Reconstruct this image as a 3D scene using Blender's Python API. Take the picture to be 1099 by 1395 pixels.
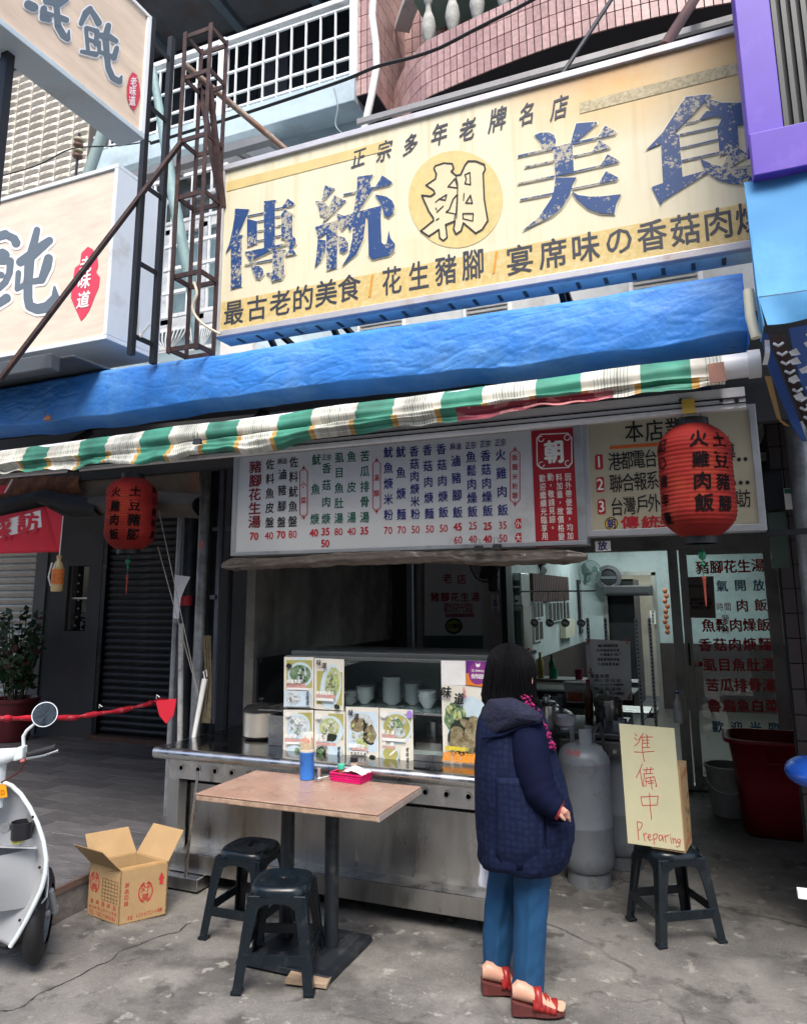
import bpy, math, random
from mathutils import Vector, Matrix, noise
random.seed(7)
for o in list(bpy.data.objects): bpy.data.objects.remove(o)
SC = bpy.context.scene
COL = SC.collection
R = math.radians
# ---------------------------------------------------------------- camera
FPX, CX, CY, EYE = 1000.0, 549.5, 627.0, 1.75
PITCH, YAW, ROLL = R(10.5), R(22.5), R(0.4)
fw = Vector((-math.sin(YAW)*math.cos(PITCH), math.cos(YAW)*math.cos(PITCH), math.sin(PITCH)))
r0 = Vector((math.cos(YAW), math.sin(YAW), 0.0))
u0 = r0.cross(fw)
rt = r0*math.cos(ROLL) - u0*math.sin(ROLL)
up = u0*math.cos(ROLL) + r0*math.sin(ROLL)
cd = bpy.data.cameras.new('camera'); cam = bpy.data.objects.new('camera', cd); COL.objects.link(cam)
cam.matrix_world = Matrix(((rt.x, up.x, -fw.x, 0), (rt.y, up.y, -fw.y, 0), (rt.z, up.z, -fw.z, EYE), (0, 0, 0, 1)))
cd.sensor_fit = 'HORIZONTAL'; cd.sensor_width = 36.0; cd.lens = FPX/1099*36
cd.shift_y = -(697.5-CY)/1099; cd.clip_start = 0.05; cd.clip_end = 2000
SC.camera = cam
# ---------------------------------------------------------------- world, sun
SUN_EL, SUN_AZ = R(56), R(158)      # azimuth measured like the sky texture rotation
w = bpy.data.worlds.new('World'); SC.world = w; w.use_nodes = True
nt = w.node_tree; bg = nt.nodes['Background']
sky = nt.nodes.new('ShaderNodeTexSky'); sky.sky_type = 'NISHITA'; sky.sun_disc = False
sky.sun_elevation = SUN_EL; sky.sun_rotation = SUN_AZ; sky.air_density = 1.0; sky.dust_density = 3.0; sky.ozone_density = 1.0
nt.links.new(sky.outputs[0], bg.inputs[0]); bg.inputs[1].default_value = 0.135
sd = bpy.data.lights.new('sun', 'SUN'); sd.energy = 1.5; sd.angle = R(28); sd.color = (1.0, 0.95, 0.88)
so = bpy.data.objects.new('sun', sd); COL.objects.link(so)
sdir = Vector((math.sin(SUN_AZ)*math.cos(SUN_EL), math.cos(SUN_AZ)*math.cos(SUN_EL), math.sin(SUN_EL)))
so.rotation_euler = (-sdir).to_track_quat('-Z', 'Y').to_euler(); so.location = (0, -6, 12)
vs = SC.view_settings; SC.display_settings.display_device = 'sRGB'
vs.view_transform = 'Standard'; vs.look = 'None'; vs.exposure = 1.5; vs.gamma = 1.0; vs.use_curve_mapping = False
SC.cycles.max_bounces = 8; SC.cycles.transparent_max_bounces = 12

# ---------------------------------------------------------------- helpers
def P(px, py, X=None, Y=None, Z=None):
    d = fw + rt*((px-CX)/FPX) - up*((py-CY)/FPX)
    t = X/d.x if X is not None else Y/d.y if Y is not None else (Z-EYE)/d.z
    return Vector((0, 0, EYE)) + d*t
def Pn(px, py, p, n):
    d = fw + rt*((px-CX)/FPX) - up*((py-CY)/FPX)
    t = (p-Vector((0, 0, EYE))).dot(n)/d.dot(n)
    return Vector((0, 0, EYE)) + d*t

MATS = {}
def pm(name, col, rough=0.6, metal=0.0, var=0.12, scale=6.0, bump=0.0, bscale=60.0, dirt=None, damt=0.5, dscale=3.0, alpha=1.0, trans=0.0, emis=None, coat=0.0, spec=.5, stretch=None, rvar=0.0, ior=1.45):
    if name in MATS: return MATS[name]
    m = bpy.data.materials.new(name); m.use_nodes = True; MATS[name] = m
    t = m.node_tree; N = t.nodes; L = t.links; b = N['Principled BSDF']
    b.inputs['Roughness'].default_value = rough; b.inputs['Metallic'].default_value = metal
    b.inputs['Alpha'].default_value = alpha; b.inputs['Transmission Weight'].default_value = trans
    b.inputs['Coat Weight'].default_value = coat; b.inputs['IOR'].default_value = ior; b.inputs['Specular IOR Level'].default_value = spec
    tc = N.new('ShaderNodeTexCoord'); mp = N.new('ShaderNodeMapping'); L.new(tc.outputs['Object'], mp.inputs[0])
    if stretch: mp.inputs['Scale'].default_value = stretch
    c = tuple(col) + (1,)
    last = None
    if var > 0:
        n = N.new('ShaderNodeTexNoise'); n.inputs['Scale'].default_value = scale; n.inputs['Detail'].default_value = 8; n.inputs['Roughness'].default_value = 0.65
        L.new(mp.outputs[0], n.inputs['Vector'])
        mr = N.new('ShaderNodeMapRange'); mr.inputs[1].default_value = 0.3; mr.inputs[2].default_value = 0.7
        mr.inputs[3].default_value = 1-var; mr.inputs[4].default_value = 1+var
        L.new(n.outputs[0], mr.inputs[0])
        mx = N.new('ShaderNodeMix'); mx.data_type = 'RGBA'; mx.blend_type = 'MULTIPLY'; mx.inputs[0].default_value = 1
        mx.inputs[6].default_value = c; L.new(mr.outputs[0], mx.inputs[7]); last = mx.outputs[2]
    if dirt:
        n2 = N.new('ShaderNodeTexNoise'); n2.inputs['Scale'].default_value = dscale; n2.inputs['Detail'].default_value = 10; n2.inputs['Roughness'].default_value = 0.7
        L.new(mp.outputs[0], n2.inputs['Vector'])
        r2 = N.new('ShaderNodeMapRange'); r2.inputs[1].default_value = 0.62-damt*0.3; r2.inputs[2].default_value = 0.75
        L.new(n2.outputs[0], r2.inputs[0])
        mx2 = N.new('ShaderNodeMix'); mx2.data_type = 'RGBA'
        L.new(r2.outputs[0], mx2.inputs[0])
        if last: L.new(last, mx2.inputs[6])
        else: mx2.inputs[6].default_value = c
        mx2.inputs[7].default_value = tuple(dirt)+(1,); last = mx2.outputs[2]
    if last: L.new(last, b.inputs['Base Color'])
    else: b.inputs['Base Color'].default_value = c
    if rvar > 0:
        n4 = N.new('ShaderNodeTexNoise'); n4.inputs['Scale'].default_value = 9; n4.inputs['Detail'].default_value = 6; L.new(mp.outputs[0], n4.inputs['Vector'])
        r4 = N.new('ShaderNodeMapRange'); r4.inputs[1].default_value = 0.3; r4.inputs[2].default_value = 0.7
        r4.inputs[3].default_value = max(0.02, rough-rvar); r4.inputs[4].default_value = rough+rvar
        L.new(n4.outputs[0], r4.inputs[0]); L.new(r4.outputs[0], b.inputs['Roughness'])
    if bump > 0:
        n3 = N.new('ShaderNodeTexNoise'); n3.inputs['Scale'].default_value = bscale; n3.inputs['Detail'].default_value = 6
        L.new(mp.outputs[0], n3.inputs['Vector'])
        bp = N.new('ShaderNodeBump'); bp.inputs['Strength'].default_value = bump; bp.inputs['Distance'].default_value = 0.01
        L.new(n3.outputs[0], bp.inputs['Height']); L.new(bp.outputs[0], b.inputs['Normal'])
    if emis:
        b.inputs['Emission Color'].default_value = tuple(emis[:3])+(1,); b.inputs['Emission Strength'].default_value = emis[3]
    return m

def origin(o):
    v = Vector((0, 0, 0))
    while o: v += o.location; o = o.parent
    return v
def tag(o, label=None, cat=None, group=None, kind=None):
    if label: o['label'] = label
    if cat: o['category'] = cat
    if group: o['group'] = group
    if kind: o['kind'] = kind
    return o
def thing(name, loc, label, cat, group=None):
    o = bpy.data.objects.new(name, None); COL.objects.link(o); o.location = loc; o.empty_display_size = 0.1
    return tag(o, label, cat, group)
class M:
    def __init__(s): s.v = []; s.f = []; s.mi = []; s.cur = 0; s.col = None
    def add(s, vs, fs):
        n = len(s.v); s.v += [tuple(v) for v in vs]
        for f in fs: s.f.append(tuple(i+n for i in f)); s.mi.append(s.cur)
    def mat(s, i): s.cur = i; return s
    def box(s, a, b):
        x0, x1 = sorted((a[0], b[0])); y0, y1 = sorted((a[1], b[1])); z0, z1 = sorted((a[2], b[2]))
        s.add([(x0,y0,z0),(x1,y0,z0),(x1,y1,z0),(x0,y1,z0),(x0,y0,z1),(x1,y0,z1),(x1,y1,z1),(x0,y1,z1)],
              [(0,3,2,1),(4,5,6,7),(0,1,5,4),(1,2,6,5),(2,3,7,6),(3,0,4,7)]); return s
    def obox(s, c, ax, ay, az):
        c = Vector(c); ax, ay, az = Vector(ax)/2, Vector(ay)/2, Vector(az)/2
        vs = [c-ax-ay-az, c+ax-ay-az, c+ax+ay-az, c-ax+ay-az, c-ax-ay+az, c+ax-ay+az, c+ax+ay+az, c-ax+ay+az]
        s.add(vs, [(0,3,2,1),(4,5,6,7),(0,1,5,4),(1,2,6,5),(2,3,7,6),(3,0,4,7)]); return s
    def bar(s, p, q, w, h=None, upv=(0,0,1)):
        p, q = Vector(p), Vector(q); d = (q-p); h = h or w
        u = Vector(upv)
        if abs(d.normalized().dot(u)) > 0.95: u = Vector((0, 1, 0))
        a = d.cross(u).normalized()*w; b = a.cross(d).normalized()*h
        return s.obox((p+q)/2, d, a, b)
    def tube(s, pts, r, n=10, cap=True):
        pts = [Vector(p) for p in pts]; k = len(pts)
        rr = r if isinstance(r, (list, tuple)) else [r]*k
        ref = Vector((0, 0, 1)); vs = []; fs = []; pa = None
        for i, p in enumerate(pts):
            d = (pts[min(i+1, k-1)]-pts[max(i-1, 0)]).normalized()
            if pa is None:
                if abs(d.dot(ref)) > 0.9: ref = Vector((1, 0, 0))
                a = d.cross(ref).normalized()
            else: a = (pa - d*pa.dot(d)).normalized()
            b = d.cross(a); pa = a
            for j in range(n):
                t = 2*math.pi*j/n; vs.append(p+(a*math.cos(t)+b*math.sin(t))*rr[i])
        for i in range(k-1):
            for j in range(n): fs.append((i*n+j, i*n+(j+1)%n, (i+1)*n+(j+1)%n, (i+1)*n+j))
        if cap: fs.append(tuple(range(n-1, -1, -1))); fs.append(tuple(range((k-1)*n, k*n)))
        s.add(vs, fs); return s
    def lathe(s, c, prof, n=24, axis=None, cap=True):
        c = Vector(c); vs = []; fs = []
        A = Vector(axis).normalized() if axis else Vector((0, 0, 1))
        B = A.orthogonal().normalized(); Cc = A.cross(B)
        for (r, z) in prof:
            for j in range(n):
                t = 2*math.pi*j/n; vs.append(c+A*z+(B*math.cos(t)+Cc*math.sin(t))*r)
        for i in range(len(prof)-1):
            for j in range(n): fs.append((i*n+j, i*n+(j+1)%n, (i+1)*n+(j+1)%n, (i+1)*n+j))
        if cap:
            if prof[0][0] > 1e-5: fs.append(tuple(range(n-1, -1, -1)))
            if prof[-1][0] > 1e-5: fs.append(tuple(range((len(prof)-1)*n, len(prof)*n)))
        s.add(vs, fs); return s
    def rings(s, rings, cap=True, closed=True):
        n = len(rings[0]); vs = [v for r in rings for v in r]; fs = []
        for i in range(len(rings)-1):
            for j in range(n if closed else n-1): fs.append((i*n+j, i*n+(j+1)%n, (i+1)*n+(j+1)%n, (i+1)*n+j))
        if cap and closed: fs.append(tuple(range(n-1, -1, -1))); fs.append(tuple(range((len(rings)-1)*n, len(rings)*n)))
        s.add(vs, fs); return s
    def grid(s, fn, nu, nv, loop=False):
        vs = [fn(i/nu, j/nv) for j in range(nv+1) for i in range(nu+1)]; fs = []
        for j in range(nv):
            for i in range(nu): a = j*(nu+1)+i; fs.append((a, a+1, a+nu+2, a+nu+1))
        s.add(vs, fs); return s
    def poly(s, pts, ex=None):
        pts = [Vector(p) for p in pts]; n = len(pts)
        if ex is None: s.add(pts, [tuple(range(n))]); return s
        ex = Vector(ex); vs = pts+[p+ex for p in pts]
        s.add(vs, [tuple(range(n)), tuple(range(2*n-1, n-1, -1))]+[(i, i+n, (i+1)%n+n, (i+1)%n) for i in range(n)]); return s
    def ball(s, c, r, n=14, k=8, sq=(1,1,1)):
        pr = [(math.sin(math.pi*i/k), -math.cos(math.pi*i/k)) for i in range(k+1)]
        c = Vector(c); vs = []; fs = []
        for (a, z) in pr:
            for j in range(n):
                t = 2*math.pi*j/n; vs.append(c+Vector((a*math.cos(t)*r*sq[0], a*math.sin(t)*r*sq[1], z*r*sq[2])))
        for i in range(k):
            for j in range(n): fs.append((i*n+j, i*n+(j+1)%n, (i+1)*n+(j+1)%n, (i+1)*n+j))
        s.add(vs, fs); return s
    def build(s, name, mats, parent=None, smooth=False, bevel=0.0, label=None, cat=None, group=None, kind=None, seg=2, loc=None, solid=0.0, sub=0):
        me = bpy.data.meshes.new(name); og = origin(parent) if parent else Vector(loc or (0, 0, 0))
        me.from_pydata([(v[0]-og.x, v[1]-og.y, v[2]-og.z) for v in s.v], [], s.f)
        mats = mats if isinstance(mats, (list, tuple)) else [mats]
        for m in mats: me.materials.append(m)
        if len(mats) > 1: me.polygons.foreach_set('material_index', s.mi)
        if smooth:
            me.polygons.foreach_set('use_smooth', [True]*len(me.polygons))
            if smooth != 'all':
                try: me.set_sharp_from_angle(angle=R(40))
                except Exception: pass
        me.update()
        o = bpy.data.objects.new(name, me); COL.objects.link(o)
        if parent: o.parent = parent
        elif loc: o.location = loc
        if solid:
            md = o.modifiers.new('solid', 'SOLIDIFY'); md.thickness = solid; md.offset = 0
        if bevel > 0:
            md = o.modifiers.new('bevel', 'BEVEL'); md.width = bevel; md.segments = seg; md.limit_method = 'ANGLE'; md.angle_limit = R(35)
        if sub:
            md = o.modifiers.new('sub', 'SUBSURF'); md.levels = sub; md.render_levels = sub
        return tag(o, label, cat, group, kind)
def part(name, m, mat, parent, **k): return m.build(name, mat, parent, **k)
def setting(o): o['kind'] = 'structure'; return o
def copy_tree(o, parent=None):
    c = o.copy(); COL.objects.link(c); c.parent = parent
    for ch in [x for x in bpy.data.objects if x.parent == o]: copy_tree(ch, c)
    return c
def piece(name, mesh_src, loc, parent, mat=None):
    o = bpy.data.objects.new(name, mesh_src); COL.objects.link(o); o.parent = parent; o.location = Vector(loc)-origin(parent)
    return o

# ---------------------------------------------------------------- lettering
_G = {}
def glyph(ch, bold=0.0):
    k = ch; bold = 0
    if k in _G: return _G[k]
    cu = bpy.data.curves.new('g', 'FONT'); cu.body = ch; cu.size = 1.0; cu.resolution_u = 2
    ob = bpy.data.objects.new('g', cu); COL.objects.link(ob)
    dg = bpy.context.evaluated_depsgraph_get(); me = bpy.data.meshes.new_from_object(ob.evaluated_get(dg))
    vs = [(v.co.x, v.co.y) for v in me.vertices]; fs = [tuple(p.vertices) for p in me.polygons]
    bpy.data.objects.remove(ob); bpy.data.curves.remove(cu); bpy.data.meshes.remove(me)
    if vs:
        xs = [a for a, _ in vs]; ys = [b for _, b in vs]
        cx, cy = (min(xs)+max(xs))/2, (min(ys)+max(ys))/2; W, H_ = max(xs)-min(xs), max(ys)-min(ys)
        big = ord(ch) > 0x2e80
        s = 0.5 if False else 1.0
        if big: vs = [((a-cx)/0.9, (b-cy)/0.9) for a, b in vs]; info = (1.0, 1.0)
        else: vs = [((a-cx)/0.73, (b-cy)/0.73) for a, b in vs]; info = (W/0.73, H_/0.73)
    else: info = (0.3, 1)
    _G[k] = (vs, fs, info); return _G[k]
class Txt:
    """lettering laid on a plane of constant Y (or any mapped surface)"""
    def __init__(s, Y=None, fn=None): s.m = M(); s.Y = Y; s.fn = fn; s.eps = 0
    def at(s, px, py): return s.fn(px, py) if s.fn else P(px, py, Y=s.Y)
    def ch(s, c, px, py, w, h=None, bold=0.012, rot=0.0, shear=0.0):
        h = h or w; vs, fs, _ = glyph(c, bold)
        o = s.at(px, py); s.eps += 1
        ux = s.at(px+w/2, py) - s.at(px-w/2, py); uy = s.at(px, py-h/2) - s.at(px, py+h/2)
        if s.fn is None:
            ux = Vector((ux.x, 0, 0)) if True else ux; uy = Vector((0, 0, uy.z))
        cr, sr = math.cos(rot), math.sin(rot)
        n_ = ux.cross(uy).normalized()
        if n_.dot(o-Vector((0,0,EYE))) > 0: n_ = -n_
        sh_ = [(0,0)] if bold < .006 else [(-bold,0),(bold,0),(0,bold*.7),(0,-bold*.7)]
        for k, (dx, dy) in enumerate(sh_):
            s.m.add([o + ux*((a+dx+shear*b)*cr-b*sr) + uy*((b+dy)*cr+(a+shear*b)*sr) + n_*.00006*k for a, b in vs], fs)
        return s
    def row(s, text, p0, p1, w, h=None, **k):
        n = len(text)
        for i, c in enumerate(text):
            t = i/(n-1) if n > 1 else 0
            if c != ' ': s.ch(c, p0[0]+(p1[0]-p0[0])*t, p0[1]+(p1[1]-p0[1])*t, w, h, **k)
        return s
    def num(s, text, px, py, h, gap=0.58, sx=1.0, dy=0.0, **k):
        n = len(text)
        for i, c in enumerate(text): s.ch(c, px+(i-(n-1)/2)*h*gap, py+(i-(n-1)/2)*dy, h*sx, h, **k)
        return s
    def build(s, name, mat, parent, off=0.0, **k):
        if off: s.m.v = [(v[0], v[1]-off, v[2]) for v in s.m.v]
        return s.m.build(name, mat, parent, **k)
def crop(ox, oy, s): return lambda pts: [(ox+x/s, oy+y/s) for x, y in pts]
def ribbon(m, pts, w, at, n=8, lift=(0,-0.0001,0)):
    """flat brush stroke with round ends; pts in pixels of the sign plane, w width(s) in px"""
    k = len(pts); ww = w if isinstance(w, (list, tuple)) else [w]*k
    for i, (x, y) in enumerate(pts):
        ribbon.c = (ribbon.c+1) % 24; L = Vector(lift)*ribbon.c
        r = ww[i]/2
        m.poly([at(x+r*math.cos(2*math.pi*j/n), y+r*math.sin(2*math.pi*j/n))+L for j in range(n)])
        if i < k-1:
            x2, y2 = pts[i+1]; dx, dy = x2-x, y2-y; l = math.hypot(dx, dy) or 1; nx, ny = -dy/l, dx/l; r2 = ww[i+1]/2
            ribbon.c = (ribbon.c+1) % 24; L = Vector(lift)*ribbon.c
            m.poly([at(x+nx*r, y+ny*r)+L, at(x2+nx*r2, y2+ny*r2)+L, at(x2-nx*r2, y2-ny*r2)+L, at(x-nx*r, y-ny*r)+L])
ribbon.c = 0

# ---------------------------------------------------------------- shared materials
white = pm('white_paint', (.72,.74,.75), .5, var=.08, dirt=(.35,.33,.3), damt=.35, dscale=5)
offwhite = pm('aluminium_white', (.62,.64,.65), .4, var=.08, dirt=(.25,.24,.22), damt=.3)
steel = pm('stainless_steel', (.62,.62,.61), .3, 1.0, var=.12, scale=3, bump=.03, bscale=15, rvar=.12, dirt=(.38,.36,.33), damt=.4)
steel2 = pm('brushed_steel', (.55,.55,.54), .34, 1.0, var=.16, scale=4, stretch=(1,1,.15), rvar=.12, dirt=(.28,.26,.24), damt=.6, dscale=4)
alum = pm('aluminium', (.42,.41,.39), .45, .7, var=.15, dirt=(.15,.14,.13), damt=.4)
dark = pm('dark_metal', (.022,.024,.028), .5, .3, var=.25)
rust = pm('rusty_steel', (.05,.03,.03), .7, .2, var=.4, scale=20, dirt=(.12,.06,.045), damt=.4, dscale=12, bump=.2)
black = pm('black_print', (.012,.012,.014), .55, var=0)
redp = pm('red_print', (.42,.015,.025), .5, var=.1)
bluep = pm('blue_print', (.012,.02,.16), .5, var=.1)
greenp = pm('green_print', (.01,.11,.07), .5, var=.1)
whitep = pm('white_print', (.8,.78,.74), .55, var=.05)
skin = pm('skin', (.5,.27,.19), .5, var=.06)
# ================================================================= ground
def ground_mat():
    m = pm('concrete_ground', (.165,.157,.144), .8, var=.42, scale=1.3, bump=.5, bscale=45, dirt=(.085,.083,.08), damt=.7, dscale=1.1)
    t = m.node_tree; N = t.nodes; L = t.links; b = N['Principled BSDF']
    tc = [n for n in N if n.type == 'TEX_COORD'][0]
    src = b.inputs['Base Color'].links[0].from_socket
    def mixin(src, fac, col, bt='MIX'):
        mx = N.new('ShaderNodeMix'); mx.data_type = 'RGBA'; mx.blend_type = bt
        L.new(fac, mx.inputs[0]); L.new(src, mx.inputs[6]); mx.inputs[7].default_value = col; return mx.outputs[2]
    # fine speckle of aggregate
    n = N.new('ShaderNodeTexNoise'); n.inputs['Scale'].default_value = 130; n.inputs['Detail'].default_value = 4; L.new(tc.outputs['Object'], n.inputs['Vector'])
    r = N.new('ShaderNodeMapRange'); r.inputs[1].default_value = .55; r.inputs[2].default_value = .75; r.inputs[4].default_value = .6; L.new(n.outputs[0], r.inputs[0])
    src = mixin(src, r.outputs[0], (.3,.29,.26,1))
    n = N.new('ShaderNodeTexNoise'); n.inputs['Scale'].default_value = 60; n.inputs['Detail'].default_value = 6; L.new(tc.outputs['Object'], n.inputs['Vector'])
    r = N.new('ShaderNodeMapRange'); r.inputs[1].default_value = .58; r.inputs[2].default_value = .75; r.inputs[4].default_value = .45; L.new(n.outputs[0], r.inputs[0])
    src = mixin(src, r.outputs[0], (.08,.08,.076,1))
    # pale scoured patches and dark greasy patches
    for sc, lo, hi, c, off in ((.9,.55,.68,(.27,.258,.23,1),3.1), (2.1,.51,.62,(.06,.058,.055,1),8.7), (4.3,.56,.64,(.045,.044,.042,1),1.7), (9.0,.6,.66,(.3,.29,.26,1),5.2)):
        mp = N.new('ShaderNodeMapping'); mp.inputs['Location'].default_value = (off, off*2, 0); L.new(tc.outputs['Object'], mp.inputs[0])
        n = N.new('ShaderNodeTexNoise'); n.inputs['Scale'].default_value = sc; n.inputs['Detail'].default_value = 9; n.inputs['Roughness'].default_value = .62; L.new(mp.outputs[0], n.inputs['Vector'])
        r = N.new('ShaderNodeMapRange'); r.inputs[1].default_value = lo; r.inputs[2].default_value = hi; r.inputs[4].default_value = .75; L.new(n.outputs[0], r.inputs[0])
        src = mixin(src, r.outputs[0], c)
    # hairline cracks
    n = N.new('ShaderNodeTexNoise'); n.inputs['Scale'].default_value = 2.2; n.inputs['Detail'].default_value = 5; L.new(tc.outputs['Object'], n.inputs['Vector'])
    va = N.new('ShaderNodeVectorMath'); va.operation = 'MULTIPLY_ADD'; L.new(n.outputs[1], va.inputs[0]); va.inputs[1].default_value = (.5,.5,0); L.new(tc.outputs['Object'], va.inputs[2])
    v = N.new('ShaderNodeTexVoronoi'); v.feature = 'DISTANCE_TO_EDGE'; v.inputs['Scale'].default_value = .75; L.new(va.outputs[0], v.inputs['Vector'])
    r = N.new('ShaderNodeMapRange'); r.inputs[1].default_value = .002; r.inputs[2].default_value = .008; r.inputs[3].default_value = .7; r.inputs[4].default_value = 0; L.new(v.outputs['Distance'], r.inputs[0])
    n5 = N.new('ShaderNodeTexNoise'); n5.inputs['Scale'].default_value = 1.3; L.new(tc.outputs['Object'], n5.inputs['Vector'])
    r5 = N.new('ShaderNodeMapRange'); r5.inputs[1].default_value = .48; r5.inputs[2].default_value = .58; L.new(n5.outputs[0], r5.inputs[0])
    mu = N.new('ShaderNodeMath'); mu.operation = 'MULTIPLY'; L.new(r.outputs[0], mu.inputs[0]); L.new(r5.outputs[0], mu.inputs[1])
    src = mixin(src, mu.outputs[0], (.035,.034,.032,1))
    L.new(src, b.inputs['Base Color']); return m
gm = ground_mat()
def gz(x, y):
    return 0.012*noise.noise(Vector((x*1.3, y*1.3, 0))) + 0.006*noise.noise(Vector((x*6, y*6, 3)))-.006
g = M()
NXg, NYg = 150, 150
def gfn(u, v):
    x = -6+u*9; y = .5+v*8
    return (x, y, gz(x, y)*min(1, min(u, 1-u, v, 1-v)*12))
g.grid(gfn, NXg, NYg)
for a, b in (((-6,.5),(3,-200)), ((-6,8.5),(3,200))): g.add([(a[0],a[1],0),(b[0],a[1],0),(b[0],b[1],0),(a[0],b[1],0)], [(0,1,2,3)])
for x0, x1 in ((-200,-6),(3,200)): g.add([(x0,-200,0),(x1,-200,0),(x1,200,0),(x0,200,0)], [(0,1,2,3)])
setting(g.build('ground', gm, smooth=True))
# the long crack across the concrete and the broken edges beside it
def gp(px, py): return P(px, py, Z=0)
ck = M()
cr = crop(0,1080,3.925)([(0,1165),(60,1160),(130,1130),(200,1070),(300,1030),(430,975),(520,920),(590,895),(640,850),(740,815),(800,790),(860,765),(960,745),(1000,705),(1030,690)])
cr2 = []
for i in range(len(cr)-1):
    for k in range(5):
        t = k/5; cr2.append((cr[i][0]*(1-t)+cr[i+1][0]*t+random.uniform(-.8,.8), cr[i][1]*(1-t)+cr[i+1][1]*t+random.uniform(-.5,.5)))
pts = [gp(*q) for q in cr2]
vs = []; fs = []
for i, p in enumerate(pts):
    wd = random.uniform(.002,.006); z = gz(p.x, p.y)+.0015
    d = (pts[min(i+1,len(pts)-1)]-pts[max(i-1,0)]).normalized(); nn = Vector((-d.y, d.x, 0))
    vs += [(p.x+nn.x*wd, p.y+nn.y*wd, z), (p.x-nn.x*wd, p.y-nn.y*wd, z)]
    if i: fs.append((2*i-2, 2*i-1, 2*i+1, 2*i))
ck.add(vs, fs); setting(ck.build('ground_crack', pm('crack', (.03,.028,.026), .95, var=0)))

# ---- raised floor of the left building, laid with plank tiles
DZ, DX = 0.19, -3.45
dk = thing('raised_floor', (-5.5,5,0), None, None); dk['kind'] = 'structure'; dk['label'] = 'raised arcade floor laid with dark grey plank tiles'
concr = pm('old_concrete', (.2,.18,.16), .9, var=.3, scale=9, bump=.6, bscale=30, dirt=(.09,.07,.06), damt=.6, dscale=5)
b = M(); b.box((-14, 3.02, 0), (DX, 7.2, DZ-.03)); part('slab', b, concr, dk, bevel=.01)
b = M(); b.box((-14, 2.99, DZ-.035), (DX+.012, 3.03, DZ)); b.box((DX-.004, 3.02, DZ-.035), (DX+.012, 7.2, DZ)); part('edge_strip', b, pm('edge_tile', (.12,.08,.065), .5, var=.4, scale=12), dk)
tm = [pm('plank_tile_%d' % i, c, .38, var=.35, scale=5, stretch=(1,7,1), bump=.08, bscale=30, rvar=.1) for i, c in enumerate(((.10,.097,.10),(.12,.115,.118),(.088,.085,.09),(.14,.134,.135)))]
tmesh = []
for mt in tm:
    q = M(); q.box((0,0,0),(.592,.192,.024)); o = q.build('t', mt); tmesh.append(o.data); bpy.data.objects.remove(o)
cnt = 0; rest = M()
cells = []
j = 0; y = 3.04
while y < 7.1:
    x = DX-.6-(j%3)*.2+.0
    if j % 3: cells.append((DX-(j%3)*.2, y, (j%3)*.2-.008))
    while x > -9.4: cells.append((x, y, .592)); x -= .6
    y += .2; j += 1
cells.sort(key=lambda c: (c[0]**2+c[1]**2))
for x, y, wd in cells:
    z = DZ-.025+random.uniform(0,.0012)
    if cnt < 290:
        o = piece('tile', random.choice(tmesh), (x, y, z), dk); o.scale.x = wd/.592; cnt += 1
    else: rest.box((x,y,z),(x+wd,y+.192,z+.024))
part('floor_tiles', rest, tm[0], dk, kind='stuff')
b = M(); b.box((-9.5,3.03,DZ-.03),(DX-.004,7.15,DZ-.0035)); part('grout', b, pm('grout', (.4,.39,.38), .9, var=.2), dk)

# ================================================================= arcade (covered walkway) and ground floor
ar = thing('arcade', (-1.3, 5, 0), 'covered walkway in front of the food shop with its ceiling and edge beam', 'arcade')
ceilm = pm('arcade_ceiling', (.5,.5,.48), .85, var=.2, dirt=(.08,.07,.06))
b = M(); b.box((-12, 4.35, 3.3), (3, 7.6, 3.42)); part('ceiling', b, ceilm, ar)
b = M(); b.box((-12, 4.3, 2.86), (3, 4.55, 3.29)); part('edge_beam', b, pm('beam', (.05,.05,.052), .7), ar)
b = M()
for x in (-2.4,-.9,.4): b.box((x,4.56,3.15),(x+.12,7.59,3.295))
part('joist', b, ceilm, ar)
# shop front
sf = thing('shop_front', (-1.3,7.6,0), 'ground floor shop front with aluminium frames around a see-through dining room', 'shop front')
wallb = pm('pale_blue_wall', (.4,.47,.48), .7, var=.12, scale=2, dirt=(.25,.28,.28), damt=.35)
darkw = pm('wainscot', (.05,.04,.04), .5, var=.2)
tilew = pm('brown_wall_tile', (.045,.036,.036), .35, var=.25, scale=4)
groutd = pm('dark_grout', (.012,.012,.013), .9, var=0)
SY = 7.6
def xz(px, py, Y=SY): v = P(px, py, Y=Y); return v.x, v.z
XL, XR, HZ = -1.97, .583, 2.17
b = M(); b.box((XL-.1, SY-.05, HZ), (XR+.1, SY+.06, HZ+.14)); b.box((XL-.1, SY-.04, 2.98), (XR+.1, SY+.05, 3.06))
b.box((-.385, SY-.05, .04), (-.30, SY+.05, HZ)); b.box((-.285, SY-.03, .04), (-.215, SY+.06, HZ)); b.box((XR-.02, SY-.05, 0), (XR+.08, SY+.06, 3.0)); b.box((XR-.14, SY-.02, .04), (XR-.03, SY+.05, HZ))
b.box((-.4, SY-.05, 0), (XR+.08, SY+.06, .04))
part('door_frame', b, alum, sf, bevel=.004)
glassm = pm('window_glass', (.9,.96,.95), .02, var=0, trans=1.0, ior=1.5)
b = M(); b.box((-.215, SY-.0, .12), (XR-.14, SY+.008, HZ-.05)); dgl = part('door_glass', b, glassm, sf)
b = M(); b.box((-.215, SY-.015, .04), (XR-.14, SY+.03, .12)); b.box((-.215, SY-.015, HZ-.05), (XR-.14, SY+.03, HZ-.002)); part('door_rail', b, alum, sf)
b = M(); b.box((-.262, SY-.06, 1.1), (-.245, SY-.03, 1.3)); part('door_handle', b, dark, sf)
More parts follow.
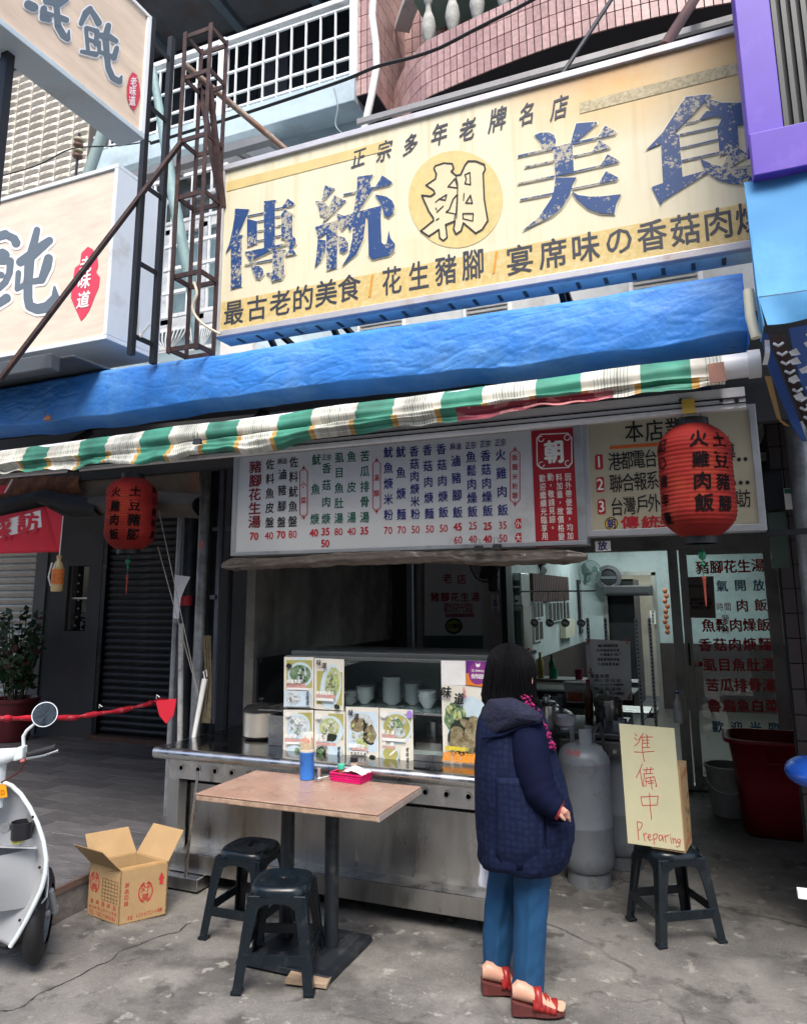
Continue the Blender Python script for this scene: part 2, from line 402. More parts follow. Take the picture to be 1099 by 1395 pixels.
# transom above door
b = M(); b.box((-1.9, SY, HZ+.14), (XR+.0, SY+.008, 3.3)); part('transom_glass', b, pm('dark_transom', (.03,.04,.04), .12, var=.2), sf)
# pink-white pillar, window left of it
pillw = pm('stained_post', (.42,.36,.36), .7, var=.15, dirt=(.2,.15,.14), damt=.4)
x0, _ = xz(666, 800); x1, _ = xz(690, 800)
b = M(); b.box((x0, SY-.12, 0), (x1-.03, SY+.1, 3.3)); part('post', b, pillw, sf)
b = M(); b.box((x1-.028, SY-.13, 0), (x1+.03, SY+.1, 3.3)); part('post_trim', b, dark, sf)
xa, _ = xz(556, 800)
b = M()
for px in (556, 570, 658):
    xx, _ = xz(px, 800); b.box((xx, SY-.05, .85), (xx+.055, SY+.04, 3.0))
b.box((xa, SY-.06, .8), (x0, SY+.05, .9)); b.box((xa, SY-.05, 3.0), (x0, SY+.05, 3.3))
part('window_frame', b, alum, sf)
b = M(); b.box((xa+.06, SY-.0, .9), (x0-.01, SY+.01, 3.0)); part('window_pane', b, pm('grey_window', (.16,.18,.18), .15, var=.2, scale=2), sf)
b = M(); b.box((-3.3, SY-.04, 0), (x0, SY+.05, .8)); part('window_wall', b, tilew, sf)
b = M(); b.box((-3.3, SY-.03, .8), (xa, SY+.05, 3.3)); part('corner_wall', b, pm('dark_corner', (.03,.03,.034), .6), sf)
# side partition wall on the left, dirty, half covered with clear sheet
b = M(); b.box((-3.36, 4.9, 0), (-3.28, SY, 3.3)); part('side_wall', b, pm('grimy_wall', (.2,.19,.175), .8, var=.35, scale=3, dirt=(.03,.03,.03), damt=.6, dscale=2, bump=.2, bscale=20), sf)
b = M(); b.box((-3.279, 4.95, 0), (-3.262, SY-.05, 1.25)); part('side_wall_base', b, pm('black_wall', (.014,.014,.018), .5, var=.2), sf)
b = M(); b.box((-3.279, 4.95, 1.25), (-3.24, SY-.05, 1.29)); part('ledge', b, pm('black_wall', (.02,.02,.02)), sf)
# tiled wall right of the door: every tile
tq = M(); tq.box((0,-.012,0),(.105,0,.215)); t_o = tq.build('t', tilew); tmd = t_o.data; bpy.data.objects.remove(t_o)
b = M(); b.box((XR+.08, SY-.1, 0), (3, SY+.1, 3.3)); part('right_wall', b, groutd, sf)
for i in range(6):
    for k in range(15):
        piece('tile', tmd, (XR+.085+i*.112, SY-.1, k*.222), sf)
b = M(); b.box((2.2, 4.3, 0), (2.4, SY, 3.3)); part('right_side_wall', b, tilew, sf)

# ---- dining room behind
rm = thing('dining_room', (-1,10,0), 'pale blue dining room with dark wainscot seen through the open shop front', 'room')
RB = 12.5
b = M(); b.box((-2.1,7.7,0.006),(1.9,RB,.012)); part('floor', b, pm('room_floor', (.09,.085,.08), .35, var=.2), rm)
b = M(); b.box((-2.1,7.7,2.95),(1.9,RB,3.0)); part('ceiling', b, wallb, rm)
b = M(); b.box((-2.1,7.7,1.0),(-2.02,RB,2.95)); b.box((1.8,7.7,1.0),(1.9,RB,2.95))
b.box((-2.02,RB,2.05),(1.8,RB+.1,2.95)); b.box((-2.02,RB,1.0),(-1.6,RB+.1,2.05)); b.box((-.9,RB,1.0),(1.8,RB+.1,2.05)); part('wall', b, wallb, rm)
b = M(); b.box((-2.1,7.7,0),(-2.01,RB,1.0)); b.box((1.79,7.7,0),(1.9,RB,1.0)); b.box((-2.02,RB-.01,0),(-1.6,RB+.1,1.0)); b.box((-.9,RB-.01,0),(1.8,RB+.1,1.0)); part('wainscot', b, darkw, rm)
b = M(); b.box((-1.66,RB-.03,0),(-1.6,RB+.12,2.1)); b.box((-.9,RB-.03,0),(-.84,RB+.12,2.1)); b.box((-1.66,RB-.03,2.05),(-.84,RB+.12,2.12)); part('door_frame', b, alum, rm)
b = M(); b.box((-2.0,RB+1.6,0),(0,RB+1.65,3)); part('back_room_wall', b, pm('cream_wall', (.5,.45,.34), .8), rm)
b = M(); b.box((-1.6,RB+.1,0),(-1.2,RB+1.1,2.0)); part('inner_door_leaf', b, dark, rm)
b = M(); b.box((-2.0,RB+.1,2.3),(0,RB+1.6,2.35)); part('back_room_ceiling', b, wallb, rm)
# lit tubes of the dining room
tubem = pm('lit_tube', (1,1,1), .5, var=0, emis=(.85,1,.95,6.0))
for i, (x, y, e) in enumerate(((-.1, 9.2, 13), (-1.0, 11.2, 11))):
    t = thing('tube_lamp', (x, y, 2.9), ('lit fluorescent tube lamp nearest behind the glass door', 'lit fluorescent tube lamp deep in the dining room', 'lit fluorescent tube lamp at the right of the dining room')[i], 'lamp', 'tube lamps on the dining room ceiling')
    b = M(); b.box((x-.62,y-.06,2.89),(x+.62,y+.06,2.945)); part('batten', b, white, t)
    b = M(); b.tube([(x-.58,y,2.865),(x+.58,y,2.865)], .016, 10); part('tube', b, tubem, t, smooth=True)
    ld = bpy.data.lights.new('tube_light', 'AREA'); ld.shape = 'RECTANGLE'; ld.size = 1.1; ld.size_y = .05; ld.energy = e; ld.color = (.88,1,.97)
    lo = bpy.data.objects.new('tube_light', ld); COL.objects.link(lo); lo.parent = t; lo.location = (0,0,-.06)
t = thing('tube_lamp', (-1.25, 13.2, 2.25), 'lit fluorescent tube lamp in the back room behind the inner doorway', 'lamp', 'tube lamps on the dining room ceiling')
b = M(); b.tube([(-1.8,13.2,2.25),(-.7,13.2,2.25)], .016, 10); part('tube', b, tubem, t, smooth=True)
ld = bpy.data.lights.new('tube_light', 'AREA'); ld.shape = 'RECTANGLE'; ld.size = 1.1; ld.size_y = .05; ld.energy = 4
lo = bpy.data.objects.new('tube_light', ld); COL.objects.link(lo); lo.parent = t; lo.location = (0,0,-.05)

# ================================================================= left building
lb = thing('left_building', (-6,6.75,0), 'dark grey left-hand building with rolled-down shutters and a cream split-face tiled upper wall', 'building')
LY = 6.7
greyw = pm('charcoal_wall', (.06,.06,.067), .75, var=.15, scale=3, bump=.1)
def lx(px, y=LY, py=850): return P(px, py, Y=y).x
xa, xb, xc, xd = lx(44), lx(60), lx(122), lx(134)
b = M(); b.box((xb, LY, DZ), (xc-.24, LY+.3, 3.5)); 
# window niche cut: build column around it
nx0, nx1 = lx(88), lx(116); nz1 = P(100,771,Y=LY).z; nz0 = P(100,860,Y=LY).z
b = M(); b.box((xb, LY, DZ), (nx0, LY+.3, 3.5)); b.box((nx1, LY, DZ), (xd, LY+.3, 3.5)); b.box((nx0, LY, DZ), (nx1, LY+.3, nz0)); b.box((nx0, LY, nz1), (nx1, LY+.3, 3.5)); part('column', b, greyw, lb)
b = M(); b.box((xa, LY-.02, DZ), (xb-.003, LY+.3, 3.5)); part('column_trim', b, pm('grey_trim', (.11,.11,.12), .6), lb)
wn = M(); wn.box((nx0, LY+.12, nz0), (nx1, LY+.14, nz1)); pn = part('window', wn, pm('black_glass', (.01,.01,.015), .05, var=0), lb)
b = M(); b.box((nx0, LY+.05, nz0), (nx0+.02, LY+.12, nz1)); b.box((nx1-.02, LY+.02, nz0), (nx1, LY+.12, nz1)); b.box((nx0+.02, LY+.05, (nz0+nz1)/2-.01), (nx1-.02, LY+.12, (nz0+nz1)/2+.01)); b.build('window_frame', alum, pn)
b = M()
for i in range(7): b.ball((nx0+.05+.05*random.random(), LY+.1, nz0+.06+i*.1), .014, 8, 6)
b.build('hanging_bell', pm('pale_green_glass', (.35,.5,.4), .2), pn, smooth=True)
# shutters, slat by slat
slm = pm('shutter_dark', (.016,.016,.02), .4, .5, var=.25, scale=5, stretch=(1,1,6), rvar=.1, dirt=(.07,.07,.075), damt=.3)
slm2 = pm('shutter_grey', (.36,.35,.335), .4, .5, var=.2, scale=4, dirt=(.1,.095,.09), damt=.4)
def shutter(nm, x0, x1, y, z0, z1, mt, pitch, lab):
    n = int((z1-z0)/pitch); q = M()
    pr = [(0,0),(-.006,.15),(-.016,.4),(-.018,.6),(-.010,.85),(.004,.93),(.004,1.0)]
    q.rings([[(0, d, t*pitch) for d, t in pr], [(x1-x0, d, t*pitch) for d, t in pr]], closed=False)
    so_ = q.build('t', mt, smooth=True); me = so_.data; bpy.data.objects.remove(so_)
    th = thing(nm, ((x0+x1)/2, y, z0), lab, 'shutter'); 
    for i in range(n): piece('slat', me, (x0, y, z0+i*pitch), th)
    q = M(); q.box((x0, y-.03, z0-.06), (x1, y+.01, z0-.001)); part('bottom_rail', q, mt, th)
    q = M(); q.box((x0-.06, y-.05, z0-.06), (x0-.004, y+.04, z1)); q.box((x1+.004, y-.05, z0-.06), (x1+.06, y+.04, z1)); part('guide_rail', q, slm, th)
    return th
shutter('roller_shutter', xd+.07, P(262,850,Y=LY+.1).x, LY+.05, DZ+.06, 3.4, slm, .075, 'dark charcoal roller shutter, fully closed, behind the left red lantern')
shutter('roller_shutter', -10.6, xa-.07, LY+.1, DZ+.06, 3.4, slm2, .085, 'light grey roller shutter partly seen behind the red banner at the left edge')
b = M(); b.box((xd, LY-.06, DZ), (-5.3, LY+.3, DZ+.05)); part('threshold', b, pm('brown_sill', (.09,.045,.03), .6, var=.3), lb)
b = M(); b.box((-12, LY+.16, DZ), (-5.3, LY+.4, 4.2)); part('wall', b, greyw, lb)
b = M(); b.box((-5.35, 4.95, 0), (-3.37, 5.05, 0.18)); part('kerb_block', b, concr, lb)
# awning-side wall between left building and the shop
b = M(); b.box((-5.36, LY-.1, DZ), (-3.37, LY+.3, 3.5)); part('wall_end', b, greyw, lb)
# upper wall of cream split-face tiles
creamt = [pm('cream_tile_%d' % i, c, .8, var=.1, scale=20, bump=.9, bscale=18, stretch=(1,1,2.4)) for i, c in enumerate(((.56,.52,.44),(.52,.48,.41),(.59,.55,.48)))]
CYY = 5.2
b = M(); b.box((-14, CYY, 3.45), (P(118,230,Y=CYY).x, CYY+.3, P(60,112,Y=CYY).z+.3)); part('upper_wall', b, pm('tile_grout', (.16,.15,.14), .9), lb)
cm = []
for mt in creamt:
    q = M(); random.seed(3); tw, thh = .218, .088
    def cf(u, v): return (u*tw, -(0.02 if 0<u<1 and 0<v<1 else 0)-(random.uniform(0,.012) if 0<u<1 and 0<v<1 else 0), v*thh)
    q.grid(cf, 6, 3); o = q.build('t', mt); cm.append(o.data); bpy.data.objects.remove(o)
xend = P(118,230,Y=CYY).x
n = 0
for k in range(34):
    z = 5.55+k*.094
    if z > P(60,112,Y=CYY).z+.2: break
    for i in range(8):
        piece('tile', random.choice(cm), (xend-.224*(i+1), CYY-.004, z), lb)
# ================================================================= upper floors of the shop building
ub = thing('upper_building', (-1.5,5.2,3.4), 'upper storeys with light blue balcony and pink tiled parapet above the big sign', 'building')
bluew = pm('light_blue_wall', (.42,.53,.58), .75, var=.12, scale=3, dirt=(.25,.3,.32), damt=.4, dscale=2)
BY = 5.0
def W(px, py, Y=BY): return P(px, py, Y=Y)
zs_t, zs_b = W(400,124).z, W(400,160).z      # slab
xr = W(482,140).x
BL = P(122,200,Y=BY).x
b = M(); b.box((BL, BY, zs_b), (xr, BY+1.2, zs_t)); part('balcony_slab', b, bluew, ub, bevel=.01)
b = M(); b.box((BL, BY+.25, 3.3), (xr, BY+.45, zs_b)); part('wall', b, bluew, ub)
# eave ledge under the slab
b = M(); b.box((BL, BY-.02, W(330,205).z), (W(372,192).x, BY+.25, W(330,195).z)); part('ledge', b, white, ub)
# balcony back wall + dark openings + roof
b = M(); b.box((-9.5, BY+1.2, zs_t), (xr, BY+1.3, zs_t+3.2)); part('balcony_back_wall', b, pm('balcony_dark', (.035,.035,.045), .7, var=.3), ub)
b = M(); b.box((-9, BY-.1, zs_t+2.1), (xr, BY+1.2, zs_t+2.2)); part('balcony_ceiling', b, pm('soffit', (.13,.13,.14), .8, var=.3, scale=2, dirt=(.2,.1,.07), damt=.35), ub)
b = M()
for x in (-7.6,-6.6,-5.6,-4.6,-3.6): b.box((x,BY-.1,zs_t+2.02),(x+.1,BY+1.2,zs_t+2.1))
b.box((-9,BY-.12,zs_t+1.95),(xr,BY-.02,zs_t+2.12)); part('ceiling_beam', b, pm('bluegrey_beam', (.14,.18,.21), .6, var=.2), ub)
b = M()
for x in (-6.9,-5.2,-3.9): b.box((x,BY+1.15,zs_t+.1),(x+.9,BY+1.195,zs_t+1.9))
part('balcony_window', b, pm('night_glass', (.015,.018,.022), .08, var=0), ub)
# railing: bars one by one
rl = thing('balcony_railing', (-4,BY,zs_t), 'white painted balcony railing of upright bars above the light blue slab', 'railing')
bar_z1 = W(400,28).z
q = M(); q.box((-.008,-.008,zs_t),(.008,.008,bar_z1)); o = q.build('t', white); bm_ = o.data; bpy.data.objects.remove(o)
x = xr-.06
while x > BL: piece('bar', bm_, (x, BY+.05, 0), rl); x -= .15
for i, z in enumerate((W(400,124).z+.06, W(400,96).z, W(400,64).z, W(400,28).z)):
    b = M(); b.box((BL, BY+.04, z-.010), (xr, BY+.06, z+.010)); part('rail', b, white, rl)
b = M(); b.box((BL, BY+.02, bar_z1+.05), (xr, BY+.08, bar_z1+.1)); part('top_rail', b, white, rl, bevel=.005)
for px in (300, 480):
    xx = W(px,90).x; b = M(); b.box((xx-.035, BY+.01, zs_t), (xx+.035, BY+.09, bar_z1+.1)); part('post', b, white, rl)
# window of the second floor behind the steel towers
win = thing('barred_window', (-4.5,BY+.2,4), 'second floor window with white frames behind a white bar grille left of the big sign', 'window')
wx0, wx1 = W(190,350,5.2).x, W(330,330,5.2).x; wz0, wz1 = W(250,442,5.2).z, W(250,262,5.2).z
b = M(); b.box((wx0,BY+.19,wz0),(wx1,BY+.24,wz1)); part('pane', b, pm('curtained_glass', (.2,.29,.31), .12, var=.25, scale=3), win)
b = M()
for i in range(4):
    x = wx0+(wx1-wx0)*i/3; b.box((x-.05,BY+.14,wz0),(x+.05,BY+.2,wz1-.4))
b.box((wx0,BY+.14,wz0-.05),(wx1,BY+.2,wz0+.05)); b.box((wx0,BY+.14,wz1-.45),(wx1,BY+.2,wz1-.35)); part('frame', b, white, win)
b = M(); b.box((wx0,BY+.16,wz1-.34),(wx1,BY+.2,wz1+.25)); part('transom_pane', b, pm('dark_pane', (.05,.06,.06), .1), win)
gy = BY-.05
zz = [wz0-.02+(wz1-wz0)*i/6 for i in range(7)]
for z in zz: b = M(); b.bar((wx0-.1,gy,z),(wx1,gy,z),.03,.03); part('grille_rail', b, white, win)
x = wx0-.05; q = M(); q.box((-.009,-.009,wz0-.02),(.009,.009,wz1)); o = q.build('t', white); bm2 = o.data; bpy.data.objects.remove(o)
while x < wx1: piece('grille_bar', bm2, (x, gy, 0), win); x += .215
# window cage top, grey
cg = M(); a = W(318,205,4.75); c_ = W(336,196,4.75); d_ = W(372,186,4.75)
cg.box((a.x-1.4,4.7,a.z-.03),(d_.x,4.78,a.z+.04)); cg.box((a.x-1.4,5.2,a.z+.1),(d_.x,5.26,a.z+.16))
for x in (a.x-1.4,a.x-.7,a.x,d_.x-.06): cg.bar((x,4.74,a.z),(x,5.24,a.z+.13),.04)
cgt = tag(cg.build('window_cage', pm('grey_cage', (.2,.2,.2), .5, .4), None), 'grey metal window cage top just above the left end of the big sign', 'window cage')
# scalloped security mesh low between the towers
for pxa, pxb, ya, yb, lab in ((198,255,442,484,'white scalloped wire guard below the barred window, left part'),(255,290,440,478,'white scalloped wire guard below the barred window, right part')):
    a, c_ = W(pxa,yb,4.9), W(pxb,ya,4.9); f = M()
    f.box((a.x,4.9,a.z),(c_.x,4.915,a.z+.03)); f.box((a.x,4.9,c_.z-.03),(c_.x,4.915,c_.z))
    n = 11; mid = (a.x+c_.x)/2
    for i in range(n):
        t = i/(n-1)-.5; f.tube([(mid+t*.25*(c_.x-a.x),4.9,a.z+.02),(mid+t*.8*(c_.x-a.x),4.89,(a.z+c_.z)/2),(mid+t*(c_.x-a.x),4.9,c_.z-.02)], .006, 5)
    tag(f.build('window_guard', white), lab, 'window guard', 'wire guards')
b = M(); b.box((-9, BY+.1, 3.3), (1.2, BY+.24, 3.75)); part('lower_wall', b, pm('white_wall', (.5,.53,.55), .7, var=.1, dirt=(.3,.3,.3)), ub)
# strip between the big sign and the tarp: wall, louvred units, maroon tiles
def louver(pxa, pxb, ya, yb, Y, lab, horiz=True, mt=None):
    a, c_ = P(pxa,yb,Y=Y), P(pxb,ya,Y=Y); th = thing('louvre_grille', ((a.x+c_.x)/2,Y,a.z), lab, 'grille', 'louvred grilles between sign and tarp')
    b = M(); b.box((a.x-.03,Y+.02,a.z-.3),(c_.x+.03,Y+.1,c_.z+.3)); part('frame', b, mt or white, th)
    z = a.z-.28; q = M(); q.box((a.x,Y-.0,0),(c_.x,Y+.019,.014)); 
    b = M()
    while z < c_.z+.28: b.box((a.x,Y-.005,z),(c_.x,Y+.018,z+.016)); z += .032
    part('louvres', b, pm('louvre_grey', (.32,.33,.33), .5, var=.1), th, kind='stuff')
louver(490,546,432,458,4.7,'grey louvred air conditioner grille under the middle of the big sign')
louver(635,690,405,424,4.7,'white wire grille under the right middle of the big sign')
louver(862,950,372,384,4.7,'white louvred grille under the right end of the big sign')
b = M(); a, c_ = P(600,440,Y=4.8), P(632,395,Y=4.8); b.box((a.x,4.8,a.z-.2),(c_.x,4.9,c_.z+.3)); part('maroon_panel', b, pm('maroon', (.12,.035,.035), .6), ub)
mt_m = M(); a, c_ = P(782,405,Y=4.8), P(856,370,Y=4.8)
i = a.x
while i < c_.x: mt_m.box((i,4.79,a.z-.3),(i+.045,4.8,c_.z+.3)); i += .055
part('maroon_tiles', mt_m, pm('maroon_tile', (.2,.07,.08), .5), ub, kind='stuff')
b = M(); a, c_ = P(300,470,Y=4.6), P(345,430,Y=4.6); b.box((a.x,4.6,a.z-.1),(c_.x,4.66,c_.z)); pl = part('notice', b, whitep, ub)
# ---- pink tiles: pillar, recess, curved parapet
tp = [pm('pink_tile_%d' % i, c, .4, var=.25, scale=30) for i, c in enumerate(((.40,.25,.235),(.45,.29,.27),(.35,.21,.2)))]
gd = pm('black_grout', (.018,.015,.017), .9, var=0)
def tiled(name, fnp, L, z0, z1, tw, th_, parent, g=.008, depth=.012, mats=tp):
    """tiles laid along a plan curve fnp(s)->(point, outward normal)"""
    b = M(); n = int(L/tw); k = int((z1-z0)/th_)
    for i in range(n):
        p0, n0 = fnp(i*tw+g/2); p1, n1 = fnp((i+1)*tw-g/2)
        for j in range(k):
            za = z0+j*th_+g/2; zb = z0+(j+1)*th_-g/2
            b.mat(random.randrange(3)); o = [p0, p1]; nn = [n0*depth, n1*depth]
            vs = [Vector((p0.x,p0.y,za)),Vector((p1.x,p1.y,za)),Vector((p1.x,p1.y,zb)),Vector((p0.x,p0.y,zb))]
            vo = [vs[0]+nn[0],vs[1]+nn[1],vs[2]+nn[1],vs[3]+nn[0]]
            b.add(vs+vo, [(4,5,6,7),(0,1,5,4),(1,2,6,5),(2,3,7,6),(3,0,4,7)])
    return part(name, b, list(mats), parent, kind='stuff')
x0, x1 = W(483,90,5.05).x, W(509,90,5.05).x
zb_p = W(495,128,5.05).z
b = M(); b.box((x0,5.06,zb_p),(x1,5.9,9)); part('pillar', b, gd, ub)
tiled('pillar_tiles', lambda s: (Vector((x0+s,5.06,0)), Vector((0,-1,0))), x1-x0+.001, zb_p, 8.6, (x1-x0)/3, .155, ub)
tiled('pillar_side_tiles', lambda s: (Vector((x1,5.06+s,0)), Vector((1,0,0))), .8, zb_p, 8.6, .08, .155, ub)
zb_, zt_ = 5.68, 6.2
def bulge(x):
    t = (x+1.75)/2.6
    y = 4.93 - .16*math.sin(max(0,min(1,t))*math.pi)
    if x < -1.75: y = 4.93 + .55*((-1.75-x)/.6)**1.6
    return y
curve = [Vector((x, bulge(x), 0)) for x in [(-2.35)+i*.05 for i in range(72)]]
def cfn(s):
    acc = 0
    for i in range(len(curve)-1):
        d = (curve[i+1]-curve[i]); l = d.length
        if acc+l >= s or i == len(curve)-2:
            p = curve[i]+d*((s-acc)/l); d = d.normalized(); return p, Vector((d.y, -d.x, 0))
        acc += l
CL = sum((curve[i+1]-curve[i]).length for i in range(len(curve)-1))
b = M(); b.grid(lambda u, v: (lambda p, n: (p.x-n.x*.003, p.y-n.y*.003, zb_+(zt_-zb_)*v))(*cfn(u*CL*.999)), 70, 1)
b.grid(lambda u, v: (lambda p, n: (p.x-n.x*.2*v, p.y-n.y*.2*v, zt_))(*cfn(u*CL*.999)), 70, 1)
b.grid(lambda u, v: (lambda p, n: (p.x-n.x*.6*v, p.y-n.y*.6*v+ .3*v, zb_-.0))(*cfn(u*CL*.999)), 70, 1)
part('parapet', b, gd, ub)
tiled('parapet_tiles', cfn, CL, zb_, zt_, .058, .13, ub)
# recessed tiled wall behind, with window void
b = M(); b.box((x1,5.75,3.4),(1.6,5.85,9)); part('recess_wall', b, gd, ub)
tiled('recess_tiles', lambda s: (Vector((x1+s,5.75,0)), Vector((0,-1,0))), 2.6, 5.2, 8.8, .085, .15, ub)
b = M(); b.box((x1,4.75,3.3),(1.6,4.95,4.95)); part('sign_back_wall', b, pm('pale_back_wall', (.5,.53,.54), .8, var=.12, dirt=(.25,.24,.23), damt=.4), ub)  # even grey-white wall with scattered dirt
b = M(); a = W(690,-20,4.9); b.box((W(545,0,4.9).x, 4.95, a.z+.45), (1.6, 5.6, a.z+1.2)); part('upper_slab', b, pm('mint', (.3,.5,.42), .7), ub)
# parapet handrail + balusters
bal = M(); pr = [(.045,0),(.045,.03),(.028,.05),(.05,.12),(.062,.2),(.05,.28),(.025,.36),(.022,.42),(.036,.44),(.036,.47),(.022,.49),(.04,.56),(.045,.62),(.03,.68),(.045,.7),(.045,.74)]
bal.lathe((0,0,0), pr, 14); o = bal.build('t', pm('weathered_plaster', (.4,.4,.37), .9, var=.3, scale=18, bump=.4, dirt=(.14,.14,.13), damt=.6, dscale=14), smooth=True); bme = o.data; bpy.data.objects.remove(o)
for k, px in enumerate((584,617,651,688,720,752,784)):
    p = P(px, {584:62,617:48,651:34,688:20}.get(px, 5), Y=4.93); p.y = bulge(p.x)+.09; p = Vector((P(px,50,Y=p.y).x, p.y, zt_))
    o = bpy.data.objects.new('baluster', bme); COL.objects.link(o); o.location = p
    tag(o, ['leftmost weathered grey baluster on the pink tiled parapet','second weathered baluster from the left, beside the white pipe side','third weathered baluster from the left, with its lower bulb chipped','fourth weathered baluster from the left on the parapet','fifth baluster from the left, only its foot at the top edge','sixth baluster from the left, only its foot at the top edge','seventh baluster from the left, only its foot at the top edge'][k], 'baluster', 'balusters on the pink parapet')
b = M(); b.grid(lambda u, v: (lambda p, n: (p.x-n.x*(.02+.14*v), p.y-n.y*(.02+.14*v), zt_+.74))(*cfn(u*CL*.999)), 70, 1); part('hand_rail', b, white, ub, solid=.06)
# white drain pipe
pp = [P(509,-10,Y=4.9),P(507,20,Y=4.9),P(512,60,Y=4.88),P(513,90,Y=4.86),P(506,130,Y=4.84),P(497,170,Y=4.84),P(494,200,Y=4.84)]
tag(M().tube(pp,.03,12).build('drain_pipe', pm('white_plastic', (.7,.7,.66), .4, var=.05), smooth=True), 'white plastic drain pipe running down beside the pink tiled pillar', 'pipe')
# grey canopy channel above the sign
a, c_ = P(490,172,Y=4.3), P(1000,30,Y=4.3)
b = M(); b.box((a.x,4.25,a.z-.01),(1.4,4.28,a.z+.03)); part('sign_channel', b, pm('grey_metal', (.25,.25,.25), .5, .4, dirt=(.12,.1,.09)), ub)
# ---- right edge: purple portal, dark ribs, blue canopy
pb = thing('purple_portal', (.4,3.0,3.4), 'bright purple metal sign surround at the right edge above a blue canopy', 'sign surround')
purple = pm('purple_panel', (.10,.05,.42), .45, var=.08, dirt=(.16,.1,.45), damt=.3, dscale=4)
def R3(px, py, Y=3.0): return P(px, py, Y=Y)
xl = R3(1003,30).x; xr_ = R3(1058,90).x; zb2 = R3(1022,190).z
b = M(); b.box((xl,3.0,zb2),(xr_,3.15,6.5)); part('purple_column', b, purple, pb, bevel=.004)
b = M(); b.box((xl-.0,2.95,R3(1022,240,2.95).z),(2.2,3.02,zb2-.003)); part('purple_beam', b, purple, pb, bevel=.004)
b = M(); b.box((xl+.01,3.02,R3(1022,240).z-.05),(2.2,3.06,R3(1022,240).z-.012)); part('beam_soffit', b, pm('deep_purple', (.02,.012,.06), .5), pb)
b = M(); b.box((xr_+.002,3.12,zb2),(2.2,3.3,6.5)); part('dark_panel', b, dark, pb)
q = M(); q.box((0,-.03,zb2),(.018,0,6.5)); o = q.build('t', pm('rib_grey', (.05,.055,.055), .4, .4)); rme = o.data; bpy.data.objects.remove(o)
for i in range(14): piece('rib', rme, (xr_+.015+i*.036, 3.12, 0), pb)
# far-right structure below canopy
gp_ = M(); gp_.tube([P(1082,560,Y=4.4),P(1086,700,Y=4.4)+Vector((0,0,0))],.06,14)

# ================================================================= the street, and unseen houses across it added to cut low sky light
rd = M(); rd.box((-60,-9.5,-.004+.008),(60,-1.6,.006)); setting(rd.build('road', pm('asphalt', (.06,.06,.062), .85, var=.25, scale=3, bump=.4, bscale=80)))
ow = [pm('opposite_wall_%d' % i, c, .8, var=.15, scale=1.5, dirt=(.15,.14,.13), damt=.4, dscale=.8) for i, c in enumerate(((.3,.28,.25),(.24,.25,.26),(.33,.3,.24),(.22,.2,.2)))]
og = pm('opposite_glass', (.04,.05,.06), .1, var=0)
for i in range(7):  # added out of view to block horizon sky from the arcade
    x0_ = -22+i*5.6; hh = (11,13.5,12,10,14,11.5,12.5)[i]
    bd = thing('unseen_house', (x0_+2.8,-11.5,0), ['beige','grey','ochre','brown','tall beige','slate','far ochre'][i]+' house across the street behind the camera', 'building')
    q = M(); q.box((x0_,-20,0),(x0_+5.55,-11.5,hh)); part('wall', q, ow[i%4], bd)
    for f in range(int(hh//3.2)):
        for k in range(2):
            q = M(); q.box((x0_+.6+k*2.5,-11.49,1+f*3.2),(x0_+2.4+k*2.5,-11.44,2.5+f*3.2)); part('window', q, og, bd)
    q = M(); q.box((x0_,-11.5,2.9),(x0_+5.55,-10.3,3.05)); part('canopy', q, ow[(i+1)%4], bd)

random.seed(21); q = M()
for i in range(420):
    x = random.uniform(-3.3,1.2); y = random.uniform(2.3,4.6); r_ = random.uniform(.002,.007); z = gz(x,y)
    q.add([(x+r_*math.cos(a)*random.uniform(.6,1.2), y+r_*math.sin(a)*random.uniform(.6,1.2), z+.001) for a in (0,1.3,2.5,3.8,5.1)]+[(x,y,z+r_*.8)], [(0,1,5),(1,2,5),(2,3,5),(3,4,5),(4,0,5)])
tag(q.build('grit', pm('grit', (.16,.15,.13), .9, var=.5, scale=80)), 'scattered grit and crumbs of concrete on the ground', 'grit', kind='stuff')
# ================================================================= signs
def sign_plane_mat(name, base, stain, bands=True):
    m = pm(name, base, .45, var=.06, scale=2, dirt=stain, damt=.45, dscale=1.3)
    return m
BS = 3.6
big = thing('big_signboard', (-1.2,BS,3.9), 'large weathered cream light-box sign with blue characters above the blue tarp', 'sign')
tl, tr, bl, br = P(302,231,Y=BS), P(1003,32,Y=BS), P(298,457,Y=BS), P(1021,344,Y=BS)
sx0, sx1 = -2.76, 1.35; sz0, sz1 = (bl.z+br.z)/2, (tl.z+tr.z)/2
face = pm('aged_cream_face', (.68,.63,.455), .42, var=.05, scale=3, dirt=(.6,.52,.28), damt=.3, dscale=1.0)
# rust bleed growing from the upper right edge
t = face.node_tree; N = t.nodes; L = t.links; bs_ = N['Principled BSDF']; src = bs_.inputs['Base Color'].links[0].from_socket
tc = [n for n in N if n.type == 'TEX_COORD'][0]
sep = N.new('ShaderNodeSeparateXYZ'); L.new(tc.outputs['Object'], sep.inputs[0])
nz = N.new('ShaderNodeTexNoise'); nz.inputs['Scale'].default_value = 2.2; nz.inputs['Detail'].default_value = 6; L.new(tc.outputs['Object'], nz.inputs['Vector'])
def mr(inp, a, b_, c=0, d=1):
    r = N.new('ShaderNodeMapRange'); r.inputs[1].default_value = a; r.inputs[2].default_value = b_; r.inputs[3].default_value = c; r.inputs[4].default_value = d; L.new(inp, r.inputs[0]); return r.outputs[0]
def mth(op, a, b_):
    n = N.new('ShaderNodeMath'); n.operation = op
    for i, q in enumerate((a, b_)):
        if isinstance(q, (int, float)): n.inputs[i].default_value = q
        else: L.new(q, n.inputs[i])
    return n.outputs[0]
up_ = mr(sep.outputs[2], .12, .50); rgt = mr(sep.outputs[0], .25, .8)
